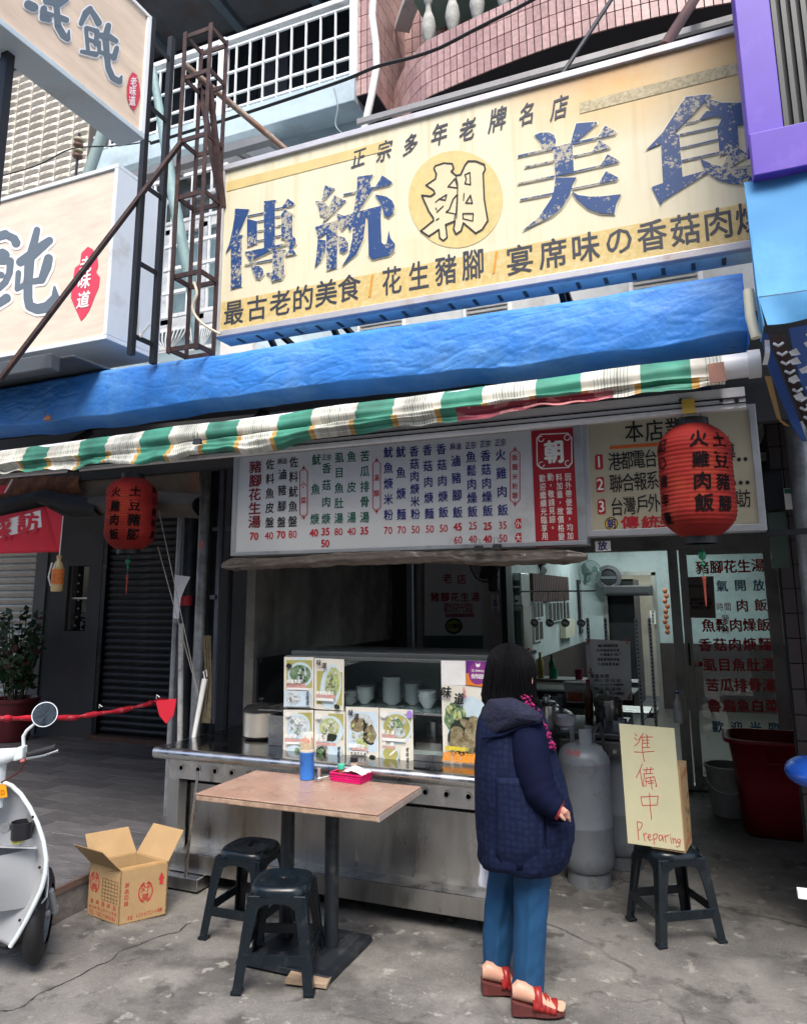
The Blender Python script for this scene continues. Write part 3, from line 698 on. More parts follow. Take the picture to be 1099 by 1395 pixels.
f_ = mth('MULTIPLY', mth('MULTIPLY', up_, rgt), mr(nz.outputs[0], .35, .6, .55, 1.0))
mx = N.new('ShaderNodeMix'); mx.data_type = 'RGBA'; L.new(f_, mx.inputs[0]); L.new(src, mx.inputs[6]); mx.inputs[7].default_value = (.62,.36,.09,1)
mx3 = N.new('ShaderNodeMix'); mx3.data_type = 'RGBA'; L.new(mth('MULTIPLY', mth('MULTIPLY', mr(sep.outputs[2], .46, .64), mr(sep.outputs[0], .15, .7)), .7), mx3.inputs[0]); L.new(mx.outputs[2], mx3.inputs[6]); mx3.inputs[7].default_value = (.35,.13,.04,1)
mps = N.new('ShaderNodeMapping'); mps.inputs['Scale'].default_value = (9,1,.5); L.new(tc.outputs['Object'], mps.inputs[0])
nst = N.new('ShaderNodeTexNoise'); nst.inputs['Scale'].default_value = 2.5; nst.inputs['Detail'].default_value = 7; L.new(mps.outputs[0], nst.inputs['Vector'])
mxs = N.new('ShaderNodeMix'); mxs.data_type = 'RGBA'; L.new(mth('MULTIPLY', mr(nst.outputs[0], .5, .72), mr(sep.outputs[2], -.5, .6, .12, .55)), mxs.inputs[0]); L.new(mx3.outputs[2], mxs.inputs[6]); mxs.inputs[7].default_value = (.5,.4,.2,1)
L.new(mxs.outputs[2], bs_.inputs['Base Color'])
b = M(); b.box((sx0+.03,BS,sz0+.035),(sx1,BS+.05,sz1-.035)); part('sign_face', b, face, big)
frame_m = pm('sign_frame', (.5,.5,.53), .4, .3, var=.1, dirt=(.3,.2,.15), damt=.3)
b = M(); b.box((sx0,BS-.02,sz1-.04),(sx1,BS+.16,sz1)); b.box((sx0,BS-.02,sz0),(sx1,BS+.02,sz0+.04)); b.box((sx0,BS-.02,sz0+.0401),(sx0+.03,BS+.16,sz1-.0401)); part('frame', b, frame_m, big, bevel=.004)
b = M(); b.box((sx0,BS+.021,sz0-.0),(sx1,BS+.16,sz0+.012)); part('underside', b, pm('pale_teal', (.5,.66,.66), .6, var=.12, dirt=(.2,.1,.05), damt=.3), big)
b = M()
for i in range(28): b.box((sx0+.12+i*.14,BS+.05,sz0-.004),(sx0+.14+i*.14,BS+.13,sz0-.0005))
part('vent_slots', b, pm('slot_dark', (.1,.1,.09)), big, kind='stuff')
# ochre band behind the lower line, printed patches
band = pm('ochre_band', (.58,.44,.17), .45, var=.12, scale=40, dirt=(.66,.56,.34), damt=.5, dscale=20)
bz0, bz1 = P(302,450,Y=BS).z, P(302,405,Y=BS).z
b = M(); b.box((sx0+.035,BS-.002,sz0+.045),(sx1,BS-.0005,sz0+.235)); part('lower_band', b, band, big)
a, c_ = P(789,142,Y=BS), P(1010,82,Y=BS)
b = M(); b.box((a.x,BS-.003,a.z-.055),(1.3,BS-.001,a.z+.01)); part('old_tape_strip', b, pm('scuffed_strip', (.4,.34,.2), .6, var=.3, scale=60, dirt=(.6,.52,.35), damt=.6, dscale=30), big)
b = M(); b.box((-2.72,BS-.003,P(304,262,Y=BS).z-.0),(P(530,215,Y=BS).x,BS-.001,P(304,255,Y=BS).z+.03)); part('faint_stripe', b, pm('faint_yellow', (.6,.47,.2), .5, var=.1), big)
# four large blue characters, cut from worn vinyl
worn = pm('worn_blue_vinyl', (.014,.055,.18), .45, var=.1)
t = worn.node_tree; N = t.nodes; L = t.links; bs_ = N['Principled BSDF']; src = bs_.inputs['Base Color'].links[0].from_socket
tc = [n for n in N if n.type == 'TEX_COORD'][0]
n1 = N.new('ShaderNodeTexNoise'); n1.inputs['Scale'].default_value = 55; n1.inputs['Detail'].default_value = 5; n1.inputs['Roughness'].default_value = .7; L.new(tc.outputs['Object'], n1.inputs['Vector'])
n2 = N.new('ShaderNodeTexNoise'); n2.inputs['Scale'].default_value = 3.5; n2.inputs['Detail'].default_value = 3; L.new(tc.outputs['Object'], n2.inputs['Vector'])
th = mr(n2.outputs[0], .35, .65, .66, .44)
dd = mth('SUBTRACT', n1.outputs[0], th); ff = mr(dd, 0, .04, 0, .8)
mx = N.new('ShaderNodeMix'); mx.data_type = 'RGBA'; L.new(ff, mx.inputs[0]); L.new(src, mx.inputs[6]); mx.inputs[7].default_value = (.5,.45,.3,1); L.new(mx.outputs[2], bs_.inputs['Base Color'])
halo = pm('pale_halo', (.72,.67,.50), .45, var=.03)
def traced(name, c, polys, mat, parent=None, off=.004, Y=BS):
    m = M()
    for k, pl in enumerate(polys):
        m.poly([P(x, y, Y=Y)-Vector((0, off+.0002*k, 0)) for x, y in c(pl)])
    return part(name, m, mat, parent or big)
def grow(pl, d):
    n = len(pl); ar = sum(pl[i][0]*pl[(i+1)%n][1]-pl[(i+1)%n][0]*pl[i][1] for i in range(n)); s = 1 if ar > 0 else -1; out = []
    for i in range(n):
        x0, y0 = pl[i-1]; x1, y1 = pl[i]; x2, y2 = pl[(i+1)%n]
        a = Vector((x1-x0, y1-y0)).normalized(); b_ = Vector((x2-x1, y2-y1)).normalized()
        n_ = Vector((a.y+b_.y, -(a.x+b_.x)))*s
        l = max(n_.length, .7); out.append((x1+n_.x/l*d, y1+n_.y/l*d))
    return out
ch1 = [[(190,222),(370,232),(340,300),(232,548),(292,552),(275,580),(272,1195),(138,1228),(140,705),(70,788),(120,660),(160,480),(185,330)],
 [(342,350),(465,382),(465,660),(342,705)],[(552,130),(705,115),(688,150),(688,740),(552,740)],
 [(342,310),(550,268),(550,284),(342,326)],[(465,380),(552,362),(552,376),(465,394)],[(465,500),(552,484),(552,498),(465,512)],[(465,620),(552,604),(552,618),(465,632)],
 [(688,222),(780,205),(852,100),(935,160),(900,192),(688,238)],[(688,322),(772,304),(772,318),(688,334)],[(688,440),(772,424),(772,438),(688,452)],[(688,566),(772,552),(772,566),(688,580)],
 [(772,290),(818,235),(928,300),(908,300),(905,560),(948,600),(950,660),(905,720),(955,790),(815,822),(812,808),(875,740),(840,640),(800,600),(770,600)],
 [(315,765),(560,715),(845,652),(838,668),(640,752),(415,860),(388,900)],[(315,918),(660,852),(660,868),(315,932)],
 [(388,925),(500,942),(545,985),(545,1040),(500,1100),(455,1095),(420,1010)],
 [(665,752),(830,738),(808,770),(804,1040),(770,1105),(655,1135),(635,1070),(580,1030),(665,1020)]]
ch2 = [[(195,190),(312,230),(180,375),(160,360)],[(85,370),(190,385),(240,440),(305,305),(440,370),(300,510),(160,640),(200,560),(140,545),(120,430)],
 [(80,672),(190,640),(345,590),(332,1140),(215,1178),(212,740),(115,810),(100,720)],
 [(115,815),(205,825),(205,940),(150,1060),(80,1140),(100,1000)],[(335,770),(420,790),(465,860),(460,930),(410,975),(370,960),(350,860)],
 [(330,512),(420,545),(520,515),(520,640),(480,720),(455,650),(390,720),(355,650)],
 [(568,95),(752,68),(720,130),(720,215),(780,208),(855,78),(972,155),(940,190),(745,235),(590,480),(520,560),(560,270),(568,200)],
 [(410,292),(560,262),(560,278),(410,310)],
 [(520,500),(600,490),(850,425),(838,560),(848,850),(875,875),(905,868),(932,710),(950,800),(1005,870),(990,950),(935,1000),(740,1048),(700,1000),(690,570),(668,560),(640,800),(560,980),(390,1130),(470,1000),(515,800)],
 [(775,300),(900,320),(970,370),(998,430),(985,510),(925,565),(880,540),(850,420)]]
ch4 = [[(205,180),(270,152),(350,152),(405,180),(420,230),(412,300),(385,330),(290,325),(262,240)],
 [(622,62),(825,45),(833,65),(650,225),(568,262),(590,170)],
 [(42,380),(400,300),(565,258),(840,196),(910,85),(1025,145),(1005,175),(590,275),(400,322),(42,400)],
 [(108,490),(405,428),(405,446),(108,508)],[(590,385),(780,345),(848,230),(962,295),(950,312),(590,400)],
 [(42,655),(405,580),(405,598),(42,672)],[(590,540),(865,480),(935,372),(1050,435),(1030,455),(590,556)],
 [(65,818),(400,752),(395,768),(65,832)],[(575,712),(850,655),(920,540),(1042,605),(1020,632),(575,722)],
 [(395,300),(585,265),(600,555),(415,592)],
 [(415,605),(628,602),(590,660),(560,770),(480,900),(380,990),(80,1140),(250,1000),(370,820),(400,740)],
 [(575,738),(640,778),(760,795),(900,790),(1070,770),(1020,870),(1002,968),(860,960),(740,915),(630,820)]]
c5L = [[(30,625),(200,450),(340,230),(430,92),(640,66),(690,75),(645,110),(610,150),(500,270),(420,350),(315,455),(365,470),(385,700),(400,890),(620,828),(575,705),(690,760),(790,788),(860,655),(770,680),(745,400),(795,300),(720,285),(560,325),(640,230),(705,240),(620,155),(645,110),(800,150),(1000,148),(1300,120),(1420,170),(1300,300),(1200,360),(945,380),(965,610),(1050,660),(1200,600),(1200,620),(1050,690),(885,790),(1060,775),(1300,700),(1350,850),(1200,960),(1060,970),(880,960),(740,915),(650,850),(210,1125),(180,1170),(90,990),(205,950),(185,560)],
 [(430,352),(560,322),(560,334),(430,364)],[(370,462),(750,380),(750,396),(370,478)],[(370,598),(765,505),(765,521),(370,612)],[(390,722),(790,632),(790,648),(390,738)]]
big_chars = []
for nm, c, pls in (('first',crop(300,260,9.158),ch1),('second',crop(420,230,8.454),ch2),('fourth',crop(700,160,7.327),ch4),('fifth',crop(875,120,7.327),c5L)):
    traced('lettering_edge', c, [grow(p, 14) for p in pls], halo, off=.0022)
    big_chars.append(traced('lettering', c, pls, worn, off=.0065))
# round emblem with outlined character
ce = crop(550,200,7.85)
cc = [(555+505*math.cos(a*math.pi/24), 560+520*math.sin(a*math.pi/24)) for a in range(48)]
traced('emblem_disc', ce, [cc], pm('emblem_yellow', (.6,.48,.2), .5, var=.12, scale=20, dirt=(.64,.54,.3), damt=.4), off=.0024)
body = [(325,230),(340,205),(430,175),(520,182),(535,235),(510,265),(560,308),(610,300),(655,200),(690,155),(770,155),(860,190),(872,240),(850,285),(862,560),(900,790),(840,885),(770,925),(640,815),(615,900),(560,935),(535,880),(550,795),(450,835),(465,970),(425,1005),(385,975),(378,885),(270,958),(185,900),(320,790),(318,760),(270,690),(195,520),(290,530),(335,500),(320,465),(240,412),(340,345),(350,290)]
traced('emblem_body', ce, [body], pm('emblem_cream', (.64,.56,.36), .5, var=.05), off=.0034)
m = M(); at_ = lambda x, y: P(x, y, Y=BS)-Vector((0,.0045,0))
ribbon(m, ce(body+[body[0]]), 2.2, at_)
for pl in ([(550,340),(475,428),(580,440)],[(575,510),(530,560),(490,670),(455,700),(560,720)],[(655,300),(708,275),(715,405),(655,395),(672,345)],[(715,520),(735,605),(665,600)],[(635,715),(745,715),(738,795),(635,770)],[(385,560),(460,512),(445,572)]):
    ribbon(m, ce(pl+[pl[0]]), 1.7, at_)
for pl in ([(560,308),(578,400),(575,600),(565,765)],[(550,720),(545,800)],[(645,500),(640,575)],[(340,595),(385,555)],[(345,655),(352,675)],[(355,700),(425,635)],[(350,785),(378,765)]): ribbon(m, ce(pl), 1.5, at_)
part('emblem_outline', m, black, big)
slate = pm('slate_print', (.035,.04,.055), .5, var=.1)
tx = Txt(BS)
for c, x, y, s in zip('正宗多年老牌名店', (489,524,560,599,637,678,717,762), (215,205,196,182,176,162,155,146), (22,24,24,26,26,28,26,28)): tx.ch(c, x, y, s*.8, s*1.08, bold=.02, shear=.28, rot=.06)
tx.build('lettering', slate, big, off=.004)
for s_, (p0, p1), w_, h_ in (('最古老的美食', ((319,426),(476,392)), 27, 33), ('花生豬腳', ((534,382),(644,360)), 27, 38), ('宴席味の香菇肉燥', ((708,353),(1023,296)), 38, 40)):
    tx = Txt(BS)
    for i, c in enumerate(s_):
        n = len(s_); t = i/(n-1); tx.ch(c, p0[0]+(p1[0]-p0[0])*t, p0[1]+(p1[1]-p0[1])*t, w_*(.93+.14*t), h_*(.95+.1*t), bold=.016)
    tx.build('lettering', slate, big, off=.004)
m = M()
for x, y in ((505,390),(674,358)): m.poly([at_(x-3,y+15), at_(x+1,y-15), at_(x+4,y-16), at_(x,y+14)])
part('slash_mark', m, pm('orange_slash', (.6,.28,.03)), big)
b = M()
for px in (390,470,760):
    a = P(px,200,Y=3.9); b.bar((a.x,BS+.16,sz0+.1),(a.x,4.75,sz0-.05),.03); b.bar((a.x,BS+.16,sz0+.02),(a.x+.03,BS+.6,2.95),.03)
part('support_bracket', b, dark, big)

# ---- the two wonton shop signs at the left
woodp = pm('pale_wood_print', (.68,.57,.46), .4, var=.16, scale=2.2, stretch=(1,1,6), dirt=(.7,.64,.5), damt=.4, dscale=1.5)
woodp2 = pm('pale_wood_print_side', (.72,.56,.42), .4, var=.16, scale=2.2, stretch=(1,1,6), dirt=(.74,.63,.48), damt=.35, dscale=1.5)
s1 = thing('wonton_signboard', (-4.2,3.6,4), 'pale wood-print light-box sign facing the street, lower left', 'sign')
ax1 = P(158,300,Y=BS).x; z1 = 4.772; z0 = 3.47
b = M(); b.box((-6.2,BS,z0+.03),(ax1-.03,BS+.02,z1-.03)); part('sign_face', b, woodp, s1)
b = M(); b.box((-6.2,BS-.015,z1-.032),(ax1,BS+.5,z1)); b.box((-6.2,BS-.015,z0),(ax1,BS+.5,z0+.032)); b.box((ax1-.032,BS-.015,z0+.0325),(ax1,BS+.5,z1-.0325)); part('housing', b, pm('sign_white', (.68,.74,.8), .35, var=.04, dirt=(.5,.5,.5), damt=.2), s1, bevel=.004)
dgrey = pm('brush_slate', (.12,.15,.18), .4, var=.03)
wht = pm('outline_white', (.8,.8,.8), .4, var=0); rdb = pm('seal_red', (.62,.05,.09), .4, var=.05)
def brushed(parent, strokes, at, outl, lv):
    m = M(); m2 = M()
    for pts, ws in strokes:
        ws = ws if isinstance(ws, list) else [ws]*len(pts)
        ribbon(m, pts, [q+outl*2 for q in ws], at, n=14, lift=lv*.00004)
    for pts, ws in strokes:
        ws = ws if isinstance(ws, list) else [ws]*len(pts)
        ribbon(m2, pts, ws, lambda x, y: at(x, y)+lv*.0022, n=14, lift=lv*.00004)
    part('lettering_outline', m, wht, parent); part('lettering', m2, dgrey, parent)
cA = crop(0,290,7.327)
def S(c, *l): return [(c(p), w_) for p, w_ in l]
st = S(cA, ([(-150,330),(-60,250),(60,215)],[8,10,11]),([(60,215),(150,260),(165,300)],[9,10,11]),([(-80,380),(-30,380)],8),([(-140,480),(110,480),(100,600),(60,690),(-60,800)],[9,9,8,8,8]),([(-120,600),(20,620)],8),([(60,420),(30,400)],11),([(-160,520),(-150,900)],8),([(-160,930),(-30,920),(70,850)],[9,9,11]),
  ([(375,170),(340,320),(300,480),(285,700),(285,850),(300,930),(380,960),(480,940),(560,850),(550,740)],[8,10,12,11,11,11,12,13,11,3]),
  ([(210,490),(320,420),(440,320),(500,275)],[11,13,11,9]),([(190,600),(175,760)],[7,6]),([(175,760),(300,690),(420,670)],[6,7,8]),([(490,455),(470,540),(420,670)],[11,12,9]))
st = [(p, [q*1.12 for q in (w_ if isinstance(w_, list) else [w_]*len(p))]) for p, w_ in st]
brushed(s1, st, lambda x, y: P(x, y, Y=BS)-Vector((0,.003,0)), 3.6, Vector((0,-1,0)))
seal = [(880,335),(925,360),(975,440),(985,530),(960,590),(1000,640),(990,740),(950,830),(900,960),(850,1040),(810,1080),(780,1010),(740,920),(712,850),(715,760),(745,700),(735,640),(750,550),(800,510),(815,400)]
traced('seal', cA, [seal], rdb, s1, off=.003)
tx = Txt(BS)
for c, x, y in (('老',867,515),('味',850,675),('道',838,865)): q = cA([(x,y)])[0]; tx.ch(c, q[0], q[1], 16, 21, bold=.03, shear=.1)
tx.build('lettering', wht, s1, off=.006)
tag(M().box((-6.2,3.2,P(80,500,Y=3.2).z),(ax1-.05,3.28,P(80,478,Y=3.2).z)).box((-6.2,3.281,P(80,478,Y=3.2).z-.02),(ax1+.05,4.0,P(80,478,Y=3.2).z)).build('gutter_canopy', pm('slate_metal', (.09,.1,.11), .5, .3, var=.1), bevel=.01), 'dark grey metal canopy edge under the lower left sign', 'canopy')
# upper sign, set square to the street
SX = -2.6
s2 = thing('wonton_signboard', (SX,2.2,4.5), 'pale wood-print light-box sign set square to the street, top left', 'sign')
ya, yb = 2.712, .6; z0_, z1_ = 4.13, 4.87
b = M(); b.box((SX-.02,yb,z0_+.03),(SX,ya-.03,z1_-.02)); part('sign_face', b, woodp2, s2)
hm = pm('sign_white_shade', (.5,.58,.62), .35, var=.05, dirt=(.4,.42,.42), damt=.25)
b = M(); b.box((SX-.16,yb,z1_-.02),(SX+.012,ya,z1_)); b.box((SX-.16,ya-.03,z0_+.0301),(SX+.012,ya,z1_-.0201)); part('housing', b, wht, s2, bevel=.003)
b = M(); b.box((SX-.16,yb,z0_),(SX+.012,ya,z0_+.03)); part('underside', b, hm, s2, bevel=.003)
cB = crop(0,0,5.233)
st = S(cB, ([(575,165),(610,90),(640,60)],[5,7,6]),([(640,60),(680,120),(700,160)],[5,6,7]),([(610,200),(625,360)],4),([(615,195),(690,220),(680,310)],[4,5,5]),([(620,275),(680,300)],4),([(580,365),(680,385)],[4,6]),
  ([(770,180),(750,260),(760,400),(770,480),(800,550),(850,580),(865,540)],[6,7,6,6,6,6,2]),([(715,250),(780,260),(825,290)],[6,6,5]),([(705,300),(705,370)],4),([(715,370),(780,395),(810,410)],[4,5,5]),([(830,340),(810,410)],[5,6]),
  ([(200,30),(240,50)],9),([(310,60),(300,125),(350,140)],[7,6,5]),([(320,90),(365,105)],5),([(400,40),(410,180),(450,250),(480,275),(490,215)],[6,7,7,6,2]),([(420,120),(470,140)],6),([(330,0),(420,20),(470,-10)],[8,8,6]))
st = [(p, [q*1.35 for q in (w_ if isinstance(w_, list) else [w_]*len(p))]) for p, w_ in st]
brushed(s2, st, lambda x, y: P(x, y, X=SX+.003), 1.9, Vector((1,0,0)))
m = M(); seal2 = [(945,510),(975,530),(995,600),(1000,680),(985,740),(955,790),(925,750),(905,690),(905,620),(920,550)]
m.poly([P(x, y, X=SX+.004) for x, y in cB(seal2)]); part('seal', m, rdb, s2)
def _f(px, py): return P(px, py, X=SX+.006)
tx = Txt(fn=_f)
for c, x, y in (('老',953,580),('味',948,645),('道',943,715)): q = cB([(x,y)])[0]; tx.ch(c, q[0], q[1], 8.5, 13, bold=.02)
tx.build('lettering', wht, s2)
b = M(); a = P(13,76,X=SX-.1); b.box((a.x-.03,a.y-.02,3.4),(a.x+.01,a.y+.02,z0_)); part('hanger', b, dark, s2)

# ---- steel towers and braces
def tower(lab, fl, fr, Y, cols, hz, mt, wdt):
    """fl, fr: (top px, bottom px) of the two front legs; cols: depth"""
    th = thing('steel_tower', (fl.x, Y, 3.3), lab, 'steel frame')
    return th
tw1 = thing('steel_tower', (-3.1,3.4,3.3), 'rusty brown angle-steel lattice tower left of the big sign', 'steel frame')
L1t, L1b = P(251,46,Y=3.42), P(234,488,Y=3.42); L2t, L2b = P(287,37,Y=3.42), P(270,482,Y=3.42)
x1 = (L1t.x+L1b.x)/2; x2 = (L2t.x+L2b.x)/2; zt = L1t.z; y3 = P(304,200,X=x2).y
for x, y in ((x1,3.42),(x2,3.42),(x2,y3),(x1,y3)):
    b = M(); b.box((x-.015,y-.015,3.22),(x+.015,y-.011,zt)); b.box((x-.015,y-.011,3.22),(x-.011,y+.015,zt)); b.box((x-.0109,y-.0109,3.22),(x+.004,y+.004,zt)); part('leg', b, rust, tw1)
for py in (44,100,185,262,370,470):
    z = P(270,py,Y=3.42).z
    for p, q in (((x1,3.42),(x2,3.42)),((x2,3.42),(x2,y3)),((x1,3.42),(x1,y3)),((x1,y3),(x2,y3))):
        b = M(); b.bar((p[0],p[1],z),(q[0],q[1],z),.012,.03); part('brace', b, rust, tw1)
b = M(); b.bar((x2,3.42,P(0,90,Y=3.4).z*0+P(285,110,Y=3.4).z),(x2+.02,y3,P(300,260,Y=3.42).z),.03); b.bar((x1,y3,P(250,100,Y=3.42).z),(x2,y3,P(270,260,Y=3.42).z),.03); part('diagonal', b, rust, tw1)
tw2 = thing('steel_tower', (-3.5,3.4,3.3), 'black angle-steel lattice tower between the white sign ends and the rusty tower', 'steel frame')
yb2 = 3.3
A = P(190,300,Y=yb2).x; y4 = P(222,260,X=A).y
zt2 = P(212,40,X=A).z
for y in (yb2, y4):
    for dx in (0,):
        b = M(); b.box((A-.018+dx,y-.018,3.2),(A+.018+dx,y+.018,P(228,45,X=A).z)); part('leg', b, dark, tw2)
for py in (60,150,262,370,470):
    z = P(210,py,X=A).z; b = M(); b.bar((A,yb2,z),(A,y4,z),.012,.03); part('brace', b, dark, tw2)
tag(M().bar(P(247,193,Y=3.38),P(0,517,Y=3.0),.035,.02).build('strut', rust), 'long rusty diagonal strut crossing in front of the lower left sign', 'strut')
tag(M().tube([P(252,88,Y=3.5),P(392,206,Y=4.0)],.022,12).build('rusty_pipe', pm('flaking_pipe', (.3,.25,.2), .7, .2, var=.3, scale=25, dirt=(.2,.06,.03), damt=.8, dscale=9), smooth=True), 'flaking rusty pipe slanting down from the tower to the big sign', 'pipe')
tag(M().tube([P(208,92,Y=4.2),P(240,290,Y=4.2),P(262,400,Y=4.2),P(268,475,Y=4.2)],[.03,.045,.04,.025],12).build('conduit', pm('green_grey_sleeve', (.2,.3,.3), .6, var=.2, scale=12), smooth=True), 'grey-green cable sleeve hanging between the two steel towers', 'conduit')
tag(M().tube([P(835,-5,Y=3.9),P(764,103,Y=3.62)],.012,8).build('sign_rod', dark, smooth=True), 'thin black rod holding the top of the big sign', 'rod')
tag(M().tube([P(950,-8,Y=4.2),P(904,64,Y=3.62)],.03,10).build('sign_pipe', pm('brown_pipe', (.12,.05,.04), .6), smooth=True), 'thick red-brown pipe behind the top right of the big sign', 'pipe')
tag(M().tube([P(112,260,Y=4.6),P(140,180,Y=4.6)],.05,12).build('stand_pipe', pm('pipe_greygreen', (.25,.33,.32), .6), smooth=True), 'grey-green slanting pipe between the two left signs', 'pipe')
b = M(); a = P(107,195,Y=4.5)
ins = thing('insulator', (a.x,4.5,a.z-.2), 'brown and cream porcelain cable insulator beside the cream tiled wall', 'insulator')
for i in range(4): q = M(); q.lathe((a.x,4.5,a.z-.15+i*.055),[(.02,0),(.045,.012),(.045,.03),(.02,.045)],16); part('disc', q, pm('porcelain', (.4,.36,.25), .3) if i%2 else pm('brown_glaze', (.12,.06,.04), .3), ins, smooth=True)
q = M(); q.tube([(a.x,4.5,a.z-.4),(a.x,4.5,a.z+.1)],.012,8); part('spindle', q, dark, ins)
def cable(pts, r, mat, lab, Y=4.3):
    # smooth the picture points into a sagging run
    P3 = [P(x, y, Y=yy if yy else Y) for x, y, *r_ in [(p[0], p[1]) for p in pts] for yy in (Y,)]
    out = []
    for i in range(len(P3)-1):
        for k in range(6):
            t = k/6; p0 = P3[max(i-1,0)]; p1 = P3[i]; p2 = P3[i+1]; p3 = P3[min(i+2,len(P3)-1)]
            out.append(.5*((2*p1)+(p2-p0)*t+(2*p0-5*p1+4*p2-p3)*t*t+(3*p1-p0-3*p2+p3)*t**3))
    out.append(P3[-1])
    return tag(M().tube(out, r, 6).build('cable', mat, smooth=True), lab, 'cable')
cable([(205,195),(300,165),(400,132),(470,108),(514,90),(560,78),(600,64),(650,38),(705,10),(760,-20)], .013, black, 'thick black cable sagging across the balcony and pink parapet', 4.4)
cable([(0,240),(50,225),(90,205),(112,200),(160,198),(205,192)], .006, black, 'thin black cable running over the cream tiles to the insulator', 4.4)
cable([(455,120),(460,145),(457,170),(470,185)], .006, pm('grey_cable', (.2,.25,.27)), 'thin grey cable looping down the light blue wall', 4.9)
cable([(264,384),(268,400),(262,420),(275,440),(300,455)], .008, pm('cream_cable', (.6,.5,.38)), 'cream cable looped on the rusty tower', 3.35)
cable([(205,440),(195,452),(190,455),(186,400)], .007, whitep, 'white cable loop at the edge of the lower left sign', 3.35)
# ================================================================= blue tarp, awning
def fbm(v, o=4, f=1.0):
    s = 0; a = .5
    for _ in range(o): s += a*noise.noise(v*f); f *= 2.1; a *= .5
    return s
tarpm = pm('blue_tarpaulin', (.032,.20,.62), .6, var=.18, scale=3, bump=.4, bscale=40, dirt=(.12,.31,.64), damt=.55, dscale=2.6, rvar=.1)
TY = 3.5
def linfit(pts, Y):
    q = [P(x, y, Y=Y) for x, y in pts]; n = len(q); mx_ = sum(a.x for a in q)/n; mz_ = sum(a.z for a in q)/n; sl = sum((a.x-mx_)*(a.z-mz_) for a in q)/sum((a.x-mx_)**2 for a in q)
    return lambda x: mz_+sl*(x-mx_)
tzf1 = linfit([(0,516),(218,490),(300,484),(700,427),(1012,369)], TY+.12); tzf0 = linfit([(0,579),(146,563),(300,549),(700,502),(1019,464)], TY)
txr = P(1016,420,Y=TY).x
def crumple(p):
    # ridged creases gathered downwards
    n = fbm(Vector((p.x*2.2, p.z*3.5, p.y*3)), 4); r1 = abs(noise.noise(Vector((p.x*2.2+p.z*5, p.z*4-p.x*1.2, 2))))
    r2 = abs(noise.noise(Vector((p.x*4.5+p.z*9, p.z*9-p.x*2, 5)))); r3 = abs(noise.noise(Vector((p.x*2.6-p.z*5, p.z*2, 9))))
    r4 = abs(noise.noise(Vector((p.x*3-p.z*9, p.z*6+p.x*1.5, 15))))
    am = .5+.9*max(0,noise.noise(Vector((p.x*.9,p.z*1.5,40)))+.25)
    r5 = abs(noise.noise(Vector((p.x*9+p.z*22, p.z*18, 25)))); r6 = abs(noise.noise(Vector((p.x*4-p.z*11, p.z*6+p.x*2, 35))))
    return .012*n - .006*r1 + .008*r3 + am*(-.004*r2 - .004*r4 - .003*r5 - .0035*(1-min(1,r6*9))-.003*(1-min(1,r4*12)))
def tarpf(u, v):
    x = -5.2+(txr+5.2)*u
    tz1 = tzf1(x)-.02+.012*(x+1.5); sag0 = tzf0(x)+.01+.008*(x+1.5) + .012*math.sin(x*2.1) + .018*noise.noise(Vector((x*3,0,0)))
    # section: from back top over the front, tucked under
    if v < .25: q = v/.25; y, z = TY+.55-.43*q, tz1+.02*math.sin(q*3.1)-.05*(1-q)
    elif v < .38: q = (v-.25)/.13; a = q*math.pi/2; y, z = TY+.12-.10*math.sin(a)+.0, tz1-.05*(1-math.cos(a))
    elif v < .88: q = (v-.38)/.5; y, z = TY+.02-.02*math.sin(q*math.pi*.9), (tz1-.05)*(1-q)+(sag0+.02)*q
    else: q = (v-.88)/.12; y, z = TY+.02+.2*q, sag0+.02-.03*math.sin(q*1.6)
    p = Vector((x, y, z)); c = crumple(p)*(1 if v > .2 else .4)
    return (x, y-c, z+c*.35+(.006*math.sin(x*3.3+1) if v<.4 else 0))
b = M(); b.grid(tarpf, 620, 90); tz1 = tzf1(txr); tz0 = tzf0(txr)
b.grid(lambda u, v: (txr+.012*noise.noise(Vector((u*4,v*4,1))), TY+.0+.5*u, tz0-.01+(tz1-tz0-.02)*v), 10, 10)
tag(b.build('blue_tarp', tarpm, smooth='all'), 'long creased bright blue tarpaulin covering the awning roll below the big sign', 'tarp')
m = M(); tz0 = tzf0(-2); tz1 = tzf1(-2); q = thing('awning_cassette', (-2,3.9,2.8), 'dark metal awning housing and folding arms in the gap under the blue tarp', 'awning housing')
m = M(); m.bar((-5.2,TY+.3,tzf0(-5.2)+.11),(txr-.05,TY+.3,tzf0(txr)+.11),.3,.16); part('housing', m, dark, q)
for x in (-4.1,-2.6,-1.1,.02): m = M(); m.bar((x,3.95,tz0+.05),(x+.02,3.48,2.63),.04); part('arm', m, dark, q)
m = M(); m.box((-5.2,4.28,2.66),(.6,4.36,2.86)); part('lintel', m, pm('lintel_dark', (.035,.035,.037), .7), q)
